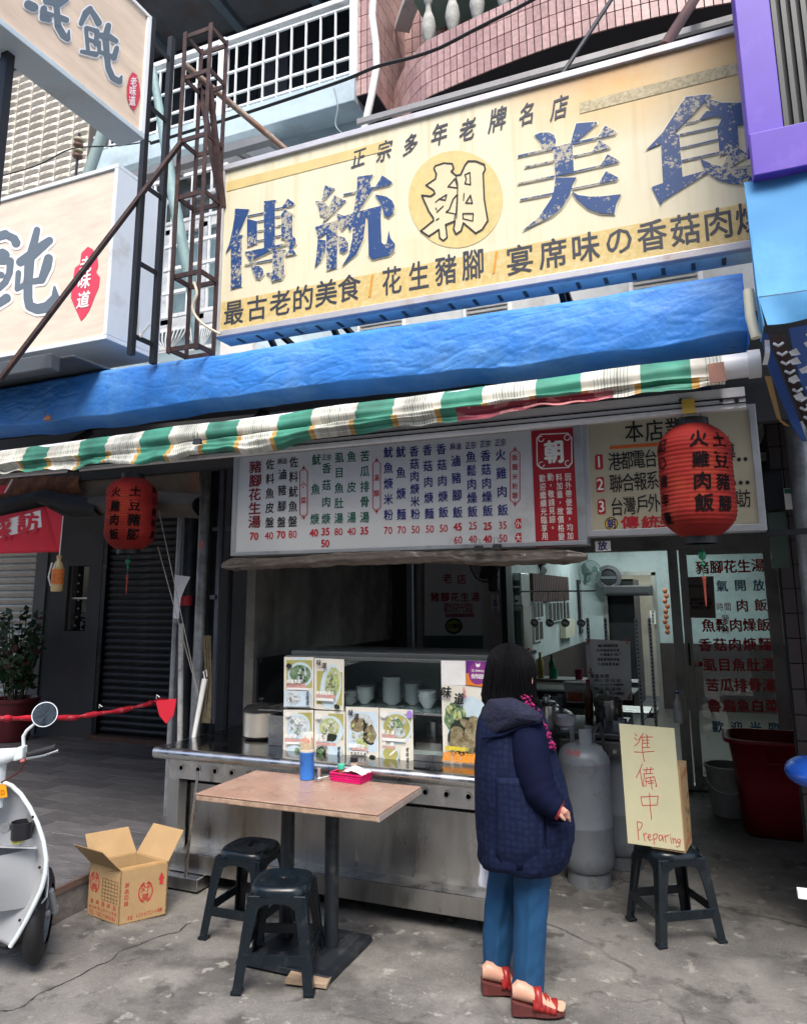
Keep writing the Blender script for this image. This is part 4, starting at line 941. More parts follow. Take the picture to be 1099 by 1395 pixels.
# rusted clip hanging from the tarp
# striped awning, rolled over its front bar
AY = 3.35
awp = [(0,607),(130,594),(291,575),(498,545),(738,510),(1005,473)]
_aw = [P(x, y, Y=AY) for x, y in awp]; _n = len(_aw); _mx = sum(q.x for q in _aw)/_n; _mz = sum(q.z for q in _aw)/_n
_sl = sum((q.x-_mx)*(q.z-_mz) for q in _aw)/sum((q.x-_mx)**2 for q in _aw)
def azf(x): return _mz+_sl*(x-_mx)
aww = bpy.data.materials.new('awning_stripes'); aww.use_nodes = True; bsd = aww.node_tree.nodes['Principled BSDF']; bsd.inputs['Roughness'].default_value = .65
at = aww.node_tree.nodes.new('ShaderNodeAttribute'); at.attribute_name = 'Col'
nn = aww.node_tree.nodes.new('ShaderNodeTexNoise'); nn.inputs['Scale'].default_value = 5; nn.inputs['Detail'].default_value = 9
tcc = aww.node_tree.nodes.new('ShaderNodeTexCoord'); aww.node_tree.links.new(tcc.outputs['Object'], nn.inputs['Vector'])
rr = aww.node_tree.nodes.new('ShaderNodeMapRange'); rr.inputs[1].default_value = .35; rr.inputs[2].default_value = .68; rr.inputs[3].default_value = 1.1; rr.inputs[4].default_value = .5
aww.node_tree.links.new(nn.outputs[0], rr.inputs[0])
mm = aww.node_tree.nodes.new('ShaderNodeMix'); mm.data_type = 'RGBA'; mm.blend_type = 'MULTIPLY'; mm.inputs[0].default_value = 1
aww.node_tree.links.new(at.outputs[0], mm.inputs[6]); aww.node_tree.links.new(rr.outputs[0], mm.inputs[7]); aww.node_tree.links.new(mm.outputs[2], bsd.inputs['Base Color'])
axr = P(985,500,Y=AY).x; axl = -5.1
starts = [-6.2+.475*i for i in range(0,12)]
off0 = -.229 - (-6.2+.475*12)
def awcol(x, v):
    ph = ((x+.229)/.475) % 1.0
    flap = v > .52
    cream = (.64,.61,.53); grn = (.045,.24,.165); tan = (.5,.3,.08)
    if x > -.42 and x < .02 and v > .6: pass
    if flap and -1.1 < x < -.35 and v > .6:      # maroon patch of an old print
        return (.22,.03,.05) if noise.noise(Vector((x*9,v*7,3))) > -.1 else (.42,.16,.16)
    if ph < .44: return grn
    if flap and (ph < .51 or ph > .94): return tan
    if .56 < ph < .9:
        return (.27,.29,.25) if (x/.0145) % 1 < .32 else (.6,.6,.53)
    return cream
NU, NV = 1350, 30
def awf(u, v):
    x = axl+(axr-axl)*u
    jag = .02*noise.noise(Vector((x*2.5,0,4)))+.012*noise.noise(Vector((x*8,0,7)))
    fl = .085+jag*1.8+.02*math.sin(x*1.7)
    if x > -1.1: fl *= max(.45, 1-.3*(x+1.1))
    if v < .12: q = v/.12; y, z = AY+.16-.1*q, -.02+.02*q
    elif v < .5: q = (v-.12)/.38; a = q*math.pi*.62; y, z = AY+.06-.065*math.sin(a), -.065*(1-math.cos(a))-.02*q
    else: q = (v-.5)/.5; y, z = AY-.005+.02*math.sin(q*5+x*2)-.01*q, -.105-fl*q
    c = .006*math.sin(v*38+x*.6)*(v>.3) + .012*noise.noise(Vector((x*3,v*8,1))) + .012*abs(noise.noise(Vector((x*7+v*5,v*9,5))))*(1 if v>.5 else .3)
    return (x, y-c, azf(x)+z+c*.4+.008*noise.noise(Vector((x*1.5,0,2))))
b = M(); b.grid(awf, NU, NV)
aw = thing('striped_awning', (-2,AY,2.6), 'rolled-up green and cream striped awning cloth over its white front bar', 'awning')
o = part('awning_cloth', b, aww, aw, smooth='all')
ca = o.data.color_attributes.new('Col', 'FLOAT_COLOR', 'CORNER')
cols = []
for j in range(NV):
    for i in range(NU):
        c = awcol(axl+(axr-axl)*(i+.5)/NU, (j+.5)/NV); cols += [c[0],c[1],c[2],1.0]*4
ca.data.foreach_set('color', cols)
m = M(); m.tube([(axl,AY+.07,azf(axl)-.055),(axr+.13,AY+.07,azf(axr+.13)-.055)],.055,20); part('roller', m, pm('roller_white', (.75,.76,.78), .35, var=.06, dirt=(.3,.3,.28), damt=.25), aw, smooth=True)
zc = azf(axr+.1)-.055; m = M(); m.tube([(axr+.1,AY+.07,zc),(axr+.15,AY+.07,zc)],.062,20); part('roller_cap', m, offwhite, aw, smooth=True)
# front rail seen below the cloth
rz = (P(900,560,Y=3.42).z)
m = M(); m.box((axl,3.42,rz-.02),(P(1015,540,Y=3.42).x,3.46,rz+.075)); part('front_rail', m, pm('rail_white', (.66,.66,.67), .35, var=.06, dirt=(.25,.22,.2), damt=.25), aw, bevel=.003)
m = M(); m.box((axl,3.412,rz+.024),(P(1015,540,Y=3.42).x,3.4195,rz+.030)); m.box((axl,3.412,rz+.001),(P(1015,540,Y=3.42).x,3.4195,rz+.005)); part('rail_groove', m, black, aw)
m = M()
for px in (927,982,1003): m.tube([P(px,545,Y=3.418),P(px,545,Y=3.40)],.009,8)
part('rail_bolt', m, dark, aw)
a = P(938,553,Y=3.41); m = M(); m.box((a.x-.028,3.398,a.z-.035),(a.x+.026,3.41,a.z+.03)); part('ochre_tape', m, pm('ochre_tape', (.5,.33,.05), .5), aw)
a = P(976,508,Y=3.26); m = M(); m.obox((a.x,3.255,a.z),(.065,0,.004),(0,.004,0),(-.005,0,.085)); part('brown_tag', m, pm('rust_tag', (.24,.12,.09), .7, var=.3), aw)
def binder(px, py, Y, lab, mt=black, s=1.0):
    p = P(px, py, Y=Y); th = thing('binder_clip', p, lab, 'clip', 'binder clips holding the sheets')
    m = M(); m.rings([[(p.x-.028*s,p.y-.012,p.z-.012*s),(p.x+.028*s,p.y-.012,p.z-.012*s),(p.x+.028*s,p.y+.012,p.z-.012*s),(p.x-.028*s,p.y+.012,p.z-.012*s)],[(p.x-.024*s,p.y-.002,p.z+.02*s),(p.x+.024*s,p.y-.002,p.z+.02*s),(p.x+.024*s,p.y+.002,p.z+.02*s),(p.x-.024*s,p.y+.002,p.z+.02*s)]]); part('clip_body', m, mt, th)
    m = M(); m.tube([(p.x-.014*s,p.y-.014,p.z+.015*s),(p.x-.010*s,p.y-.018,p.z+.055*s),(p.x+.010*s,p.y-.018,p.z+.055*s),(p.x+.014*s,p.y-.014,p.z+.015*s)],.0022,6); part('clip_wire', m, pm('wire', (.3,.3,.3), .3, 1.0), th)
binder(652,748,4.02,'left of the two black binder clips on the menu board bottom')
binder(677,746,4.02,'right of the two black binder clips on the menu board bottom')
binder(269,602,3.3,'black clip on the striped awning above the left end of the menu board')
binder(65,570,3.42,'rusty clip at the lower hem of the blue tarp, left', pm('rusty_clip', (.25,.11,.07), .7), 1.0)
binder(100,640,3.4,'black clip on the awning front rail near the left red lantern', dark, 1.4)

# ================================================================= menu board
MY = 4.1
mb = thing('menu_board', (-1.8,MY,2), 'long white menu board with coloured vertical dish names and prices over the counter', 'menu board')
mx0, mx1 = P(317,700,Y=MY).x, P(795,650,Y=MY).x
mz1 = (P(319,615,Y=MY).z+P(791,571,Y=MY).z)/2; mz0 = (P(315,757,Y=MY).z+P(797,743,Y=MY).z)/2
facem = pm('menu_face', (.52,.54,.55), .4, var=.06, scale=2, dirt=(.36,.36,.36), damt=.25, dscale=2)
m = M(); m.box((mx0+.03,MY,mz0+.02),(mx1-.03,MY+.02,mz1-.03)); part('face', m, facem, mb)
m = M(); m.box((mx0,MY-.012,mz1-.045),(mx1,MY+.14,mz1)); m.box((mx0,MY-.012,mz0),(mx1,MY+.14,mz0+.025)); m.box((mx0,MY-.012,mz0+.0252),(mx0+.035,MY+.14,mz1-.0452)); m.box((mx1-.045,MY-.012,mz0+.0252),(mx1,MY+.14,mz1-.0452)); part('frame', m, pm('menu_frame', (.36,.38,.4), .4, .3, var=.1, dirt=(.15,.14,.13), damt=.3), mb, bevel=.003)
m = M(); m.poly([P(x,y,Y=MY-.002) for x,y in ((723,583),(783.5,579),(790.5,743),(730,746))]); part('red_panel', m, pm('menu_red', (.33,.01,.02), .45, var=.08), mb)
c2 = crop(300,580,4.227); c3 = crop(540,570,4.227)
def colm(t, c, s, p0, p1, w, h=None, **k):
    (a,), (b_,) = [c([p]) for p in (p0, p1)]
    n = len(s)
    for i, ch_ in enumerate(s):
        q = i/(n-1) if n > 1 else 0; t.ch(ch_, a[0]+(b_[0]-a[0])*q, a[1]+(b_[1]-a[1])*q, w/4.227, (h or w)/4.227, **k)
TD = Txt(MY); colm(TD, c2, '豬腳花生湯', (203,237), (198,553), 66, 68, bold=.03); TD.build('lettering', pm('maroon_print', (.16,.008,.015), .5), mb, off=.003)
TK = Txt(MY)
colm(TK, c2, '佐料魚皮盤', (288,222), (285,556), 46, 58, bold=.016)
colm(TK, c2, '滷豬腳盤', (358,280), (353,554), 46, 58, bold=.016); colm(TK, c2, '麻', (345,205),(345,205), 26, 34); colm(TK, c2, '油', (371,203),(371,203), 26, 34)
colm(TK, c2, '佐料魷魚盤', (425,209), (418,550), 48, 60, bold=.016); TK.build('lettering', black, mb, off=.003)
TG = Txt(MY)
colm(TG, c2, '魷魚焿', (555,195), (545,537), 48, 60, bold=.018); colm(TG, c2, '香菇肉焿', (613,245), (610,535), 48, 58, bold=.018)
for ch_, x in (('正',600),('宗',627)): colm(TG, c2, ch_, (x,182),(x,182), 26, 34)
colm(TG, c2, '虱目魚肚湯', (687,185), (683,533), 48, 58, bold=.018); colm(TG, c2, '魚皮湯', (757,178), (757,528), 48, 60, bold=.018); colm(TG, c2, '苦瓜排骨湯', (833,175), (832,527), 50, 60, bold=.018)
TG.build('lettering', greenp, mb, off=.003)
TB = Txt(MY)
colm(TB, c2, '魷魚焿米粉', (968,153), (969,513), 50, 60, bold=.02); colm(TB, c2, '魷魚焿麵', (1040,150), (1043,510), 50, 62, bold=.02)
colm(TB, c3, '香菇肉焿米粉', (102,190), (109,550), 50, 58, bold=.02); colm(TB, c3, '香菇肉焿麵', (178,183), (189,548), 50, 60, bold=.02); colm(TB, c3, '香菇肉焿飯', (258,177), (271,540), 52, 60, bold=.02)
colm(TB, c3, '滷豬腳飯', (340,245), (352,540), 52, 62, bold=.02); colm(TB, c3, '魚鬆肉燥飯', (429,222), (438,536), 53, 62, bold=.02); colm(TB, c3, '香菇肉燥飯', (513,215), (525,531), 54, 62, bold=.02); colm(TB, c3, '火雞肉飯', (600,210), (612,527), 56, 64, bold=.02)
for s_, x, y in (('麻油',340,162),('正宗',427,157),('正宗',512,148),('正宗',598,140)):
    for i, ch_ in enumerate(s_): colm(TB, c3, ch_, (x-16+32*i,y-2*i),(x,y), 30, 40)
TB.build('lettering', bluep, mb, off=.003)
TR = Txt(MY)
def price(c, s, x, y, bold=False):
    (q,) = c([(x, y)]); TR.num(s, q[0], q[1], 10.5, gap=.56, sx=.85, dy=-.1, bold=.045 if bold else .008)
for s, x, y, bo in (('70',196,637,1),('40',282,633,0),('70',351,628,1),('80',418,625,0),('40',540,617,1),('35',607,610,1),('50',605,678,1),('80',682,610,0),('40',757,608,0),('35',830,605,1),('70',967,603,0),('70',1045,600,0)): price(c2, s, x, y, bo)
for s, x, y, bo in (('50',110,640,0),('50',192,637,0),('50',272,633,0),('45',353,625,1),('60',355,700,0),('25',440,618,0),('40',440,695,0),('25',525,620,1),('40',525,695,1),('35',612,615,0),('50',614,690,0)): price(c3, s, x, y, bo)
TR.build('lettering', redp, mb, off=.003)
TF = Txt(MY); m = M(); at_ = lambda x, y: P(x, y, Y=MY-.003)
def label_frame(c, cx_, cy_, w_, h_, s, sy0, sy1):
    hw, hh = w_/2, h_/2
    pts = [(cx_-hw*.4,cy_-hh*.93),(cx_,cy_-hh),(cx_+hw*.4,cy_-hh*.93),(cx_+hw,cy_-hh*.84),(cx_+hw,cy_+hh*.84),(cx_+hw*.4,cy_+hh*.93),(cx_,cy_+hh),(cx_-hw*.4,cy_+hh*.93),(cx_-hw,cy_+hh*.84),(cx_-hw,cy_-hh*.84),(cx_-hw*.4,cy_-hh*.93)]
    ribbon(m, c(pts), 1.0, at_, n=6)
    for sgn in (-1, 1): ribbon(m, c([(cx_,cy_+sgn*hh*.88),(cx_,cy_+sgn*hh*1.07)]), 1.0, at_, n=6); ribbon(m, c([(cx_-7,cy_+sgn*hh),(cx_+7,cy_+sgn*hh)]), .9, at_, n=6)
    colm(TF, c, s, (cx_,sy0), (cx_,sy1), 30, 36, bold=.01)
label_frame(c2, 480, 385, 44, 290, '小菜', 340, 430); label_frame(c2, 900, 345, 44, 300, '湯類', 300, 390); label_frame(c3, 682, 335, 56, 320, '飯麵米粉類', 225, 445)
part('label_frame', m, redp, mb); TF.build('lettering', redp, mb, off=.003)
m = M()
for x, y in ((698,606),(700,688)): m.poly([P(a_, b_, Y=MY-.0025) for a_, b_ in c3([(x-20,y),(x-8,y-28),(x+18,y-30),(x+20,y+26),(x-8,y+28)])])
part('size_tag', m, redp, mb)
TW = Txt(MY); colm(TW, c3, '小', (700,606),(700,606), 28, 40); colm(TW, c3, '大', (702,688),(702,688), 28, 40)
colm(TW, c3, '朝', (905,192), (905,192), 105, 125, bold=.05)
for s_, a_, b_ in (('因外帶便當，均加', (988,338),(1000,676)),('料加量，故價格變', (936,340),(950,680)),('動，敬請見諒。', (886,338),(900,630)),('歡迎繼續光臨享用', (840,346),(854,680))): colm(TW, c3, s_, a_, b_, 34, 42, bold=.008)
TW.build('lettering', whitep, mb, off=.0045)
m = M()
oc = [(830,92),(985,85),(1008,110),(1008,150),(1010,255),(990,282),(835,290),(810,268),(808,170),(808,115),(830,92)]
ribbon(m, c3(oc), 1.3, lambda x, y: P(x, y, Y=MY-.005), n=6)
for x, y in ((832,118),(982,110),(986,258),(835,266)): ribbon(m, c3([(x+16*math.cos(k*math.pi/5),y+16*math.sin(k*math.pi/5)) for k in range(9)]), 1.1, lambda x, y: P(x, y, Y=MY-.005), n=6)
part('emblem_frame', m, whitep, mb)
# rolled clear plastic sheet tied along the lower edge
rollm = pm('yellowed_plastic', (.12,.098,.075), .28, var=.35, scale=5, stretch=(1,1,4), bump=.3, bscale=12, coat=.4, dirt=(.08,.06,.05), damt=.5)
rx0, rx1 = P(306,770,Y=MY).x, P(800,755,Y=MY).x; rzz = (P(310,768,Y=MY).z+P(790,757,Y=MY).z)/2
def rollf(u, v):
    x = rx0+(rx1-rx0)*u; a = v*2*math.pi; r = .032+.016*noise.noise(Vector((x*2.2,math.cos(a),math.sin(a))))+.006*math.sin(a*5+x*4)+.014*abs(noise.noise(Vector((x*7,a*1.5,3))))+.006*noise.noise(Vector((x*22,a*3,8)))
    e = min(1, u*14+.5, (1-u)*14+.4)
    return (x, MY-.02+r*math.cos(a)*e, rzz+.010*math.sin(x*2.4)+.006*noise.noise(Vector((x*4,0,0)))+r*math.sin(a)*e*1.0)
b = M(); b.grid(rollf, 420, 32); tag(b.build('rolled_plastic_sheet', rollm, smooth='all'), 'yellowed clear plastic sheet rolled up along the bottom of the menu board', 'plastic sheet')
# ---- second board
B2 = 4.15
b2 = thing('notice_board', (-.1,B2,2.1), 'cream framed notice board with numbered black lines behind the right red lantern', 'notice board')
qx0, qx1 = P(796,650,Y=B2).x, P(1037,640,Y=B2).x; qz1 = (P(793,571,Y=B2).z+P(1030,552,Y=B2).z)/2; qz0 = (P(800,732,Y=B2).z+P(1045,722,Y=B2).z)/2
m = M(); m.box((qx0+.03,B2,qz0+.03),(qx1-.03,B2+.02,qz1-.03)); part('face', m, pm('cream_face', (.45,.41,.29), .45, var=.05, dirt=(.34,.3,.2), damt=.25), b2)
m = M(); m.box((qx0,B2-.012,qz1-.03),(qx1,B2+.12,qz1)); m.box((qx0,B2-.012,qz0),(qx1,B2+.12,qz0+.035)); m.box((qx0,B2-.012,qz0+.0352),(qx0+.03,B2+.12,qz1-.0302)); m.box((qx1-.035,B2-.012,qz0+.0352),(qx1,B2+.12,qz1-.0302)); part('frame', m, pm('board_frame', (.45,.46,.48), .4, .3, var=.1, dirt=(.2,.19,.18), damt=.3), b2, bevel=.003)
c4 = crop(780,540,3.445)
T1 = Txt(B2)
for ch_, x, y in (('本',288,165),('店',382,160),('業',475,150),('績',570,143)): (q,) = c4([(x,y)]); T1.ch(ch_, q[0], q[1], 24, 28, bold=.012)
for s_, xs, ys, w_ in (('港都電台',(197,367),(305,290),16.5),('聯合報系',(203,375),(408,393),16.5),('台灣戶外',(208,382),(518,500),16.5),('專訪',(752,806),(484,478),16)):
    for i, ch_ in enumerate(s_): t_ = i/(len(s_)-1); (q,) = c4([(xs[0]+(xs[1]-xs[0])*t_, ys[0]+(ys[1]-ys[0])*t_)]); T1.ch(ch_, q[0], q[1], w_, 24, bold=.012)
(q,) = c4([(734,262)]); T1.ch('導', q[0], q[1], 16, 24, bold=.012)
T1.build('lettering', black, b2, off=.003)
m = M()
for x, y in ((780,296),(810,294),(757,408),(788,405),(820,404)):
    (q,) = c4([(x,y)]); m.poly([P(q[0]+2.9*math.cos(k*math.pi/6), q[1]+2.9*math.sin(k*math.pi/6), Y=B2-.003) for k in range(12)])
part('dots', m, black, b2)
m = M()
for y, x in ((307,123),(413,129),(517,135)): m.poly([P(a_, b_, Y=B2-.002) for a_, b_ in c4([(x-16,y-32),(x+12,y-36),(x+17,y-30),(x+20,y+30),(x+14,y+35),(x-13,y+37),(x-18,y+32),(x-19,y-26)])])
part('number_badge', m, redp, b2)
T2 = Txt(B2)
for s_, x, y in (('1',123,307),('2',129,413),('3',135,517)): (q,) = c4([(x,y)]); T2.ch(s_, q[0], q[1], 14, 16, bold=.02)
T2.build('lettering', whitep, b2, off=.0035)
T3 = Txt(B2)
for s_, x, y in (('傳',268,592),('統',365,590),('美',448,584),('食',540,578)): (q,) = c4([(x,y)]); T3.ch(s_, q[0], q[1], 23, 17, bold=.035)
T3.build('lettering', redp, b2, off=.003)
m = M(); m.poly([P(a_,b_,Y=B2-.002) for a_,b_ in c4([(178,232),(410,215),(735,186),(728,204),(410,232),(170,248)])]); part('orange_stripe', m, pm('orange_print', (.6,.12,.02), .5), b2)
m = M(); (q,) = c4([(181,597)]); m.poly([P(q[0]+9*math.cos(k*math.pi/10), q[1]+9*math.sin(k*math.pi/10), Y=B2-.0015) for k in range(20)]); part('logo_rim', m, black, b2)
m = M(); m.poly([P(q[0]+7.8*math.cos(k*math.pi/10), q[1]+7.8*math.sin(k*math.pi/10), Y=B2-.0025) for k in range(20)]); part('logo_disc', m, pm('logo_yellow', (.55,.36,.03), .5), b2)
T3 = Txt(B2); T3.ch('朝', q[0], q[1], 11, 13, bold=.03); T3.build('lettering', bluep, b2, off=.0035)
sg = thing('small_plate', P(820,743,Y=4.2), 'small white plate with one blue character below the notice board corner', 'sign')
a, c_ = P(811,751,Y=4.2), P(831,737,Y=4.2); m = M(); m.box((a.x,4.2,a.z),(c_.x,4.206,c_.z)); part('plate', m, whitep, sg); T3 = Txt(4.2); T3.ch('放', 820.5, 743.5, 12, 12, bold=.03); T3.build('lettering', bluep, sg, off=.002)
# ================================================================= lanterns
lanm = pm('lantern_red', (.21,.014,.011), .8, spec=.25, var=.15, scale=4, dirt=(.27,.045,.018), damt=.3, dscale=2, bump=.1)
# orange-red blotches spread at random; slight subsurface in the cloth
lanm.node_tree.nodes['Principled BSDF'].inputs['Subsurface Weight'].default_value = .05
capm = pm('lantern_cap', (.012,.012,.013), .5, var=0)
brushb = pm('brush_black', (.005,.004,.005), .8, var=0, spec=.1)
def lantern(c, r, h, lab, rot, cols_):
    th = thing('red_lantern', c, lab, 'lantern', 'red paper lanterns hanging from the awning')
    nr = 26; prof = []
    for i in range(nr*4+1):
        t = i/(nr*4); z = (t-.5)*h
        e = abs(2*t-1); rr_ = r*(1-max(0,(e-.52)/.48)**2.4*.52)
        ph = (i % 4)/4; prof.append((rr_*(1-.018*(1-abs(math.sin(math.pi*i/4)))), z))
    m = M(); m.lathe(c, prof, 48, cap=False); m.v = [(v[0]+.004*noise.noise(Vector(v)*9), v[1]+.004*noise.noise(Vector(v)*9+Vector((5,0,0))), v[2]+.004*noise.noise(Vector(v)*5)) for v in m.v]; sh = part('shade', m, lanm, th, smooth='all')
    m = M()
    for sgn in (-1, 1): m.lathe((c[0],c[1],c[2]+sgn*h/2-.018*(sgn<0)-.0*(sgn>0)), [(r*.46,-.012),(r*.46,.032),(r*.42,.034),(r*.42,-.012)], 28)
    part('cap', m, capm, th)
    m = M(); z1 = c[2]+h/2
    m.tube([(c[0]-r*.35,c[1],z1+.02),(c[0],c[1],z1+.13),(c[0]+r*.35,c[1],z1+.02)],.0025,6); m.tube([(c[0],c[1],z1+.13),(c[0],c[1],z1+.22)],.0025,6); part('wire', m, dark, th)
    def mp_(u, v, k=0):   # u angle (rad), v height frac
        z = (v)*h; e = abs(2*v); rr_ = r*(1-max(0,(e-.52)/.48)**2.4*.52)+.0025+.0001*k
        return Vector((c[0]+rr_*math.sin(u+rot), c[1]-rr_*math.cos(u+rot), c[2]+z))
    for s_, u, v0, v1, sz in cols_:
        m = M()
        for i, ch_ in enumerate(s_):
            vs_, fs_, _ = glyph(ch_, .03); v = v0+(v1-v0)*i/(len(s_)-1); k = random.uniform(.92,1.08); sh_ = .06
            for q_, (dx, dy) in enumerate(((-.03,0),(.03,0),(0,.025),(0,-.025))): m.add([mp_(u+((a_+dx+sh_*b_)*sz*k)/r, v+(b_+dy)*sz*k/h, q_) for a_, b_ in vs_], fs_)
        part('lettering', m, brushb, th)
    zb_ = c[2]-h/2-.03
    m = M(); m.tube([(c[0],c[1],zb_),(c[0],c[1],zb_-.17)],.0025,6); part('cord', m, pm('green_cord', (.02,.15,.07), .6), th)
    m = M(); m.ball((c[0],c[1],zb_-.05), .017, 12, 8, (1,1,1.3)); m.ball((c[0],c[1],zb_-.09), .010, 12, 8); part('bead', m, pm('jade_bead', (.01,.16,.07), .2), th, smooth=True)
    m = M(); m.lathe((c[0],c[1],zb_-.27), [(.002,0),(.004,.02),(.005,.08),(.009,.12),(.004,.13)], 10); part('tassel', m, pm('orange_tassel', (.2,.03,.015), .7), th)
    return th
cl = P(948,655,Y=3.5); lantern((cl.x,3.5,cl.z), .158, .50, 'red cylinder lantern with black brush characters in front of the cream notice board', 0.0, (('火雞肉飯',.17,.33,-.23,.07),('土豆豬腳',.76,.32,-.24,.07),('記〇週年慶',-.98,.31,-.34,.055)))
c2_ = P(178.5,700,Y=4.0); lantern((c2_.x,4.0,c2_.z), .17, .50, 'red cylinder lantern with black brush characters in front of the dark left shutter', .747, (('火雞肉飯',-.66,.27,-.31,.07),('土豆豬腳',.12,.28,-.31,.078),('新〇週年慶',1.05,.33,-.3,.05)))

# ================================================================= left canvas and banners
canv = pm('tan_canvas', (.2,.165,.13), .85, var=.25, scale=4, bump=.3, bscale=15, dirt=(.28,.1,.04), damt=.25, dscale=1.5)
rustc = pm('rust_stained_canvas', (.22,.08,.035), .85, var=.6, scale=9, dirt=(.05,.02,.015), damt=.7, dscale=5, bump=.3)
cvy = 4.3
def strip_on(Y, topf, botf, x0, x1, nu, nv, bulge_=.05, seedz=0):
    def f(u, v):
        px = x0+(x1-x0)*u; a = topf(px); b_ = botf(px); p = P(px, a+(b_-a)*v, Y=Y)
        p.y -= bulge_*math.sin(v*math.pi)+.02*noise.noise(Vector((p.x*4,p.z*6,seedz))); return p
    m = M(); m.grid(f, nu, nv); return m
lerp = lambda pts: (lambda x: next((a[1]+(b_[1]-a[1])*(x-a[0])/(b_[0]-a[0]) for a, b_ in zip(pts, pts[1:]) if x <= b_[0]), pts[-1][1]))
cv = thing('canvas_blind', (-4.5,cvy,2.4), 'tan and rust-stained canvas blind tied up above the left shop front', 'blind')
part('canvas', strip_on(cvy+.05, lerp([(-120,668),(100,633),(275,628)]), lerp([(-120,730),(130,690),(275,678)]), -120, 275, 60, 10, .03, 1), canv, cv, smooth='all')
part('stained_fold', strip_on(cvy, lerp([(-120,670),(20,648),(110,645)]), lerp([(-120,735),(0,705),(60,676),(110,672)]), -120, 112, 40, 8, .04, 4), rustc, cv, smooth='all')
part('lower_roll', strip_on(cvy-.03, lerp([(65,682),(110,678),(200,668),(272,673)]), lerp([(65,690),(110,706),(200,704),(272,706)]), 65, 273, 50, 8, .1, 8), pm('grey_canvas', (.085,.075,.065), .85, var=.25, scale=4), cv, smooth='all')
part('dark_fold', strip_on(cvy-.06, lerp([(-120,680),(0,680),(60,667),(120,678),(160,690)]), lerp([(-120,740),(0,712),(62,690),(100,704),(160,706)]), -120, 140, 50, 8, .1, 11), pm('dark_canvas', (.018,.018,.02), .85, var=.2), cv, smooth='all')
part('top_rail', M().bar(P(-60,640,Y=cvy),P(275,628,Y=cvy),.03), dark, cv)
# red banner
bn = thing('red_banner', P(40,700,Y=4.15), 'red cloth banner with white-outlined red characters hanging at the left edge', 'banner')
def bnf(pl, off=0.0, Y=4.15): return [P(x, y, Y=Y)-Vector((0,off,0)) for x, y in pl]
redc = pm('banner_red', (.6,.015,.035), .7, var=.08, bump=.15, bscale=20)
def cloth_patch(quad, nu, nv, off=0, amp=.012):
    a, b_, c_, d = quad   # tl tr br bl
    def f(u, v):
        x = (a[0]*(1-u)+b_[0]*u)*(1-v)+(d[0]*(1-u)+c_[0]*u)*v; y = (a[1]*(1-u)+b_[1]*u)*(1-v)+(d[1]*(1-u)+c_[1]*u)*v
        p = P(x, y, Y=4.15); p.y += amp*noise.noise(Vector((p.x*6,p.z*5,1)))-off; return p
    m = M(); m.grid(f, nu, nv); return m
part('cloth', cloth_patch([(-90,722),(62,690),(80,752),(-90,757)], 30, 14), redc, bn, smooth='all', solid=.002)
part('cloth_corner', M().poly([P(62,690,Y=4.149),P(86,703,Y=4.149),P(81,756,Y=4.149),P(80,752,Y=4.149)]), redc, bn)
part('outline_patch', cloth_patch([(-90,735),(56,695),(58,718),(-90,757)], 30, 14, .005), whitep, bn, smooth='all')
T3 = Txt(fn=lambda px, py: (lambda p: p+Vector((0,.012*noise.noise(Vector((p.x*6,p.z*5,1)))-.009,0)))(P(px,py,Y=4.15))); T3.ch('訪', 39, 712, 28, 27, bold=.05); T3.ch('採', 2, 721, 28, 27, bold=.05); T3.build('lettering', redc, bn)
part('edge_pole', M().tube([P(86,703,Y=4.14),P(81,757,Y=4.14)],.004,6), whitep, bn)
b_2 = thing('red_banner', P(5,668,Y=4.1), 'small red cloth corner with a white zigzag hem above the rust-stained canvas', 'banner')
part('cloth', M().poly([P(x,y,Y=4.1) for x,y in ((-60,672),(10,660),(17,655),(8,672),(-60,682))]), redc, b_2); part('hem', M().bar(P(17,653,Y=4.1),P(7,671,Y=4.1),.01,.01), whitep, b_2)
bt = thing('hanging_bottle', P(77,782,Y=4.1), 'clear oil bottle with an orange label hanging below the red banner', 'bottle')
a = P(77,806,Y=4.1); hh = P(77,757,Y=4.1).z-a.z
part('bottle_body', M().lathe(a, [(.036,0),(.042,.01),(.042,hh*.62),(.03,hh*.78),(.015,hh*.86),(.015,hh*.92)],18), pm('oil_plastic', (.5,.38,.18), .15, var=.1, coat=.5), bt, smooth=True)
part('cap', M().lathe(a+Vector((0,0,hh*.92)), [(.018,0),(.018,hh*.08)],14), pm('cap_yellow', (.5,.3,.12), .5), bt)
part('label', M().lathe(a+Vector((0,0,hh*.2)), [(.0428,0),(.0428,hh*.42)],18,cap=False), pm('label_orange', (.6,.16,.03), .5, var=.4, scale=40), bt)
part('handle', M().tube([a+Vector((-.038,-.02,hh*.15)),a+Vector((-.07,-.02,hh*.4)),a+Vector((-.045,-.02,hh*.8))],.006,6), whitep, bt, smooth=True)
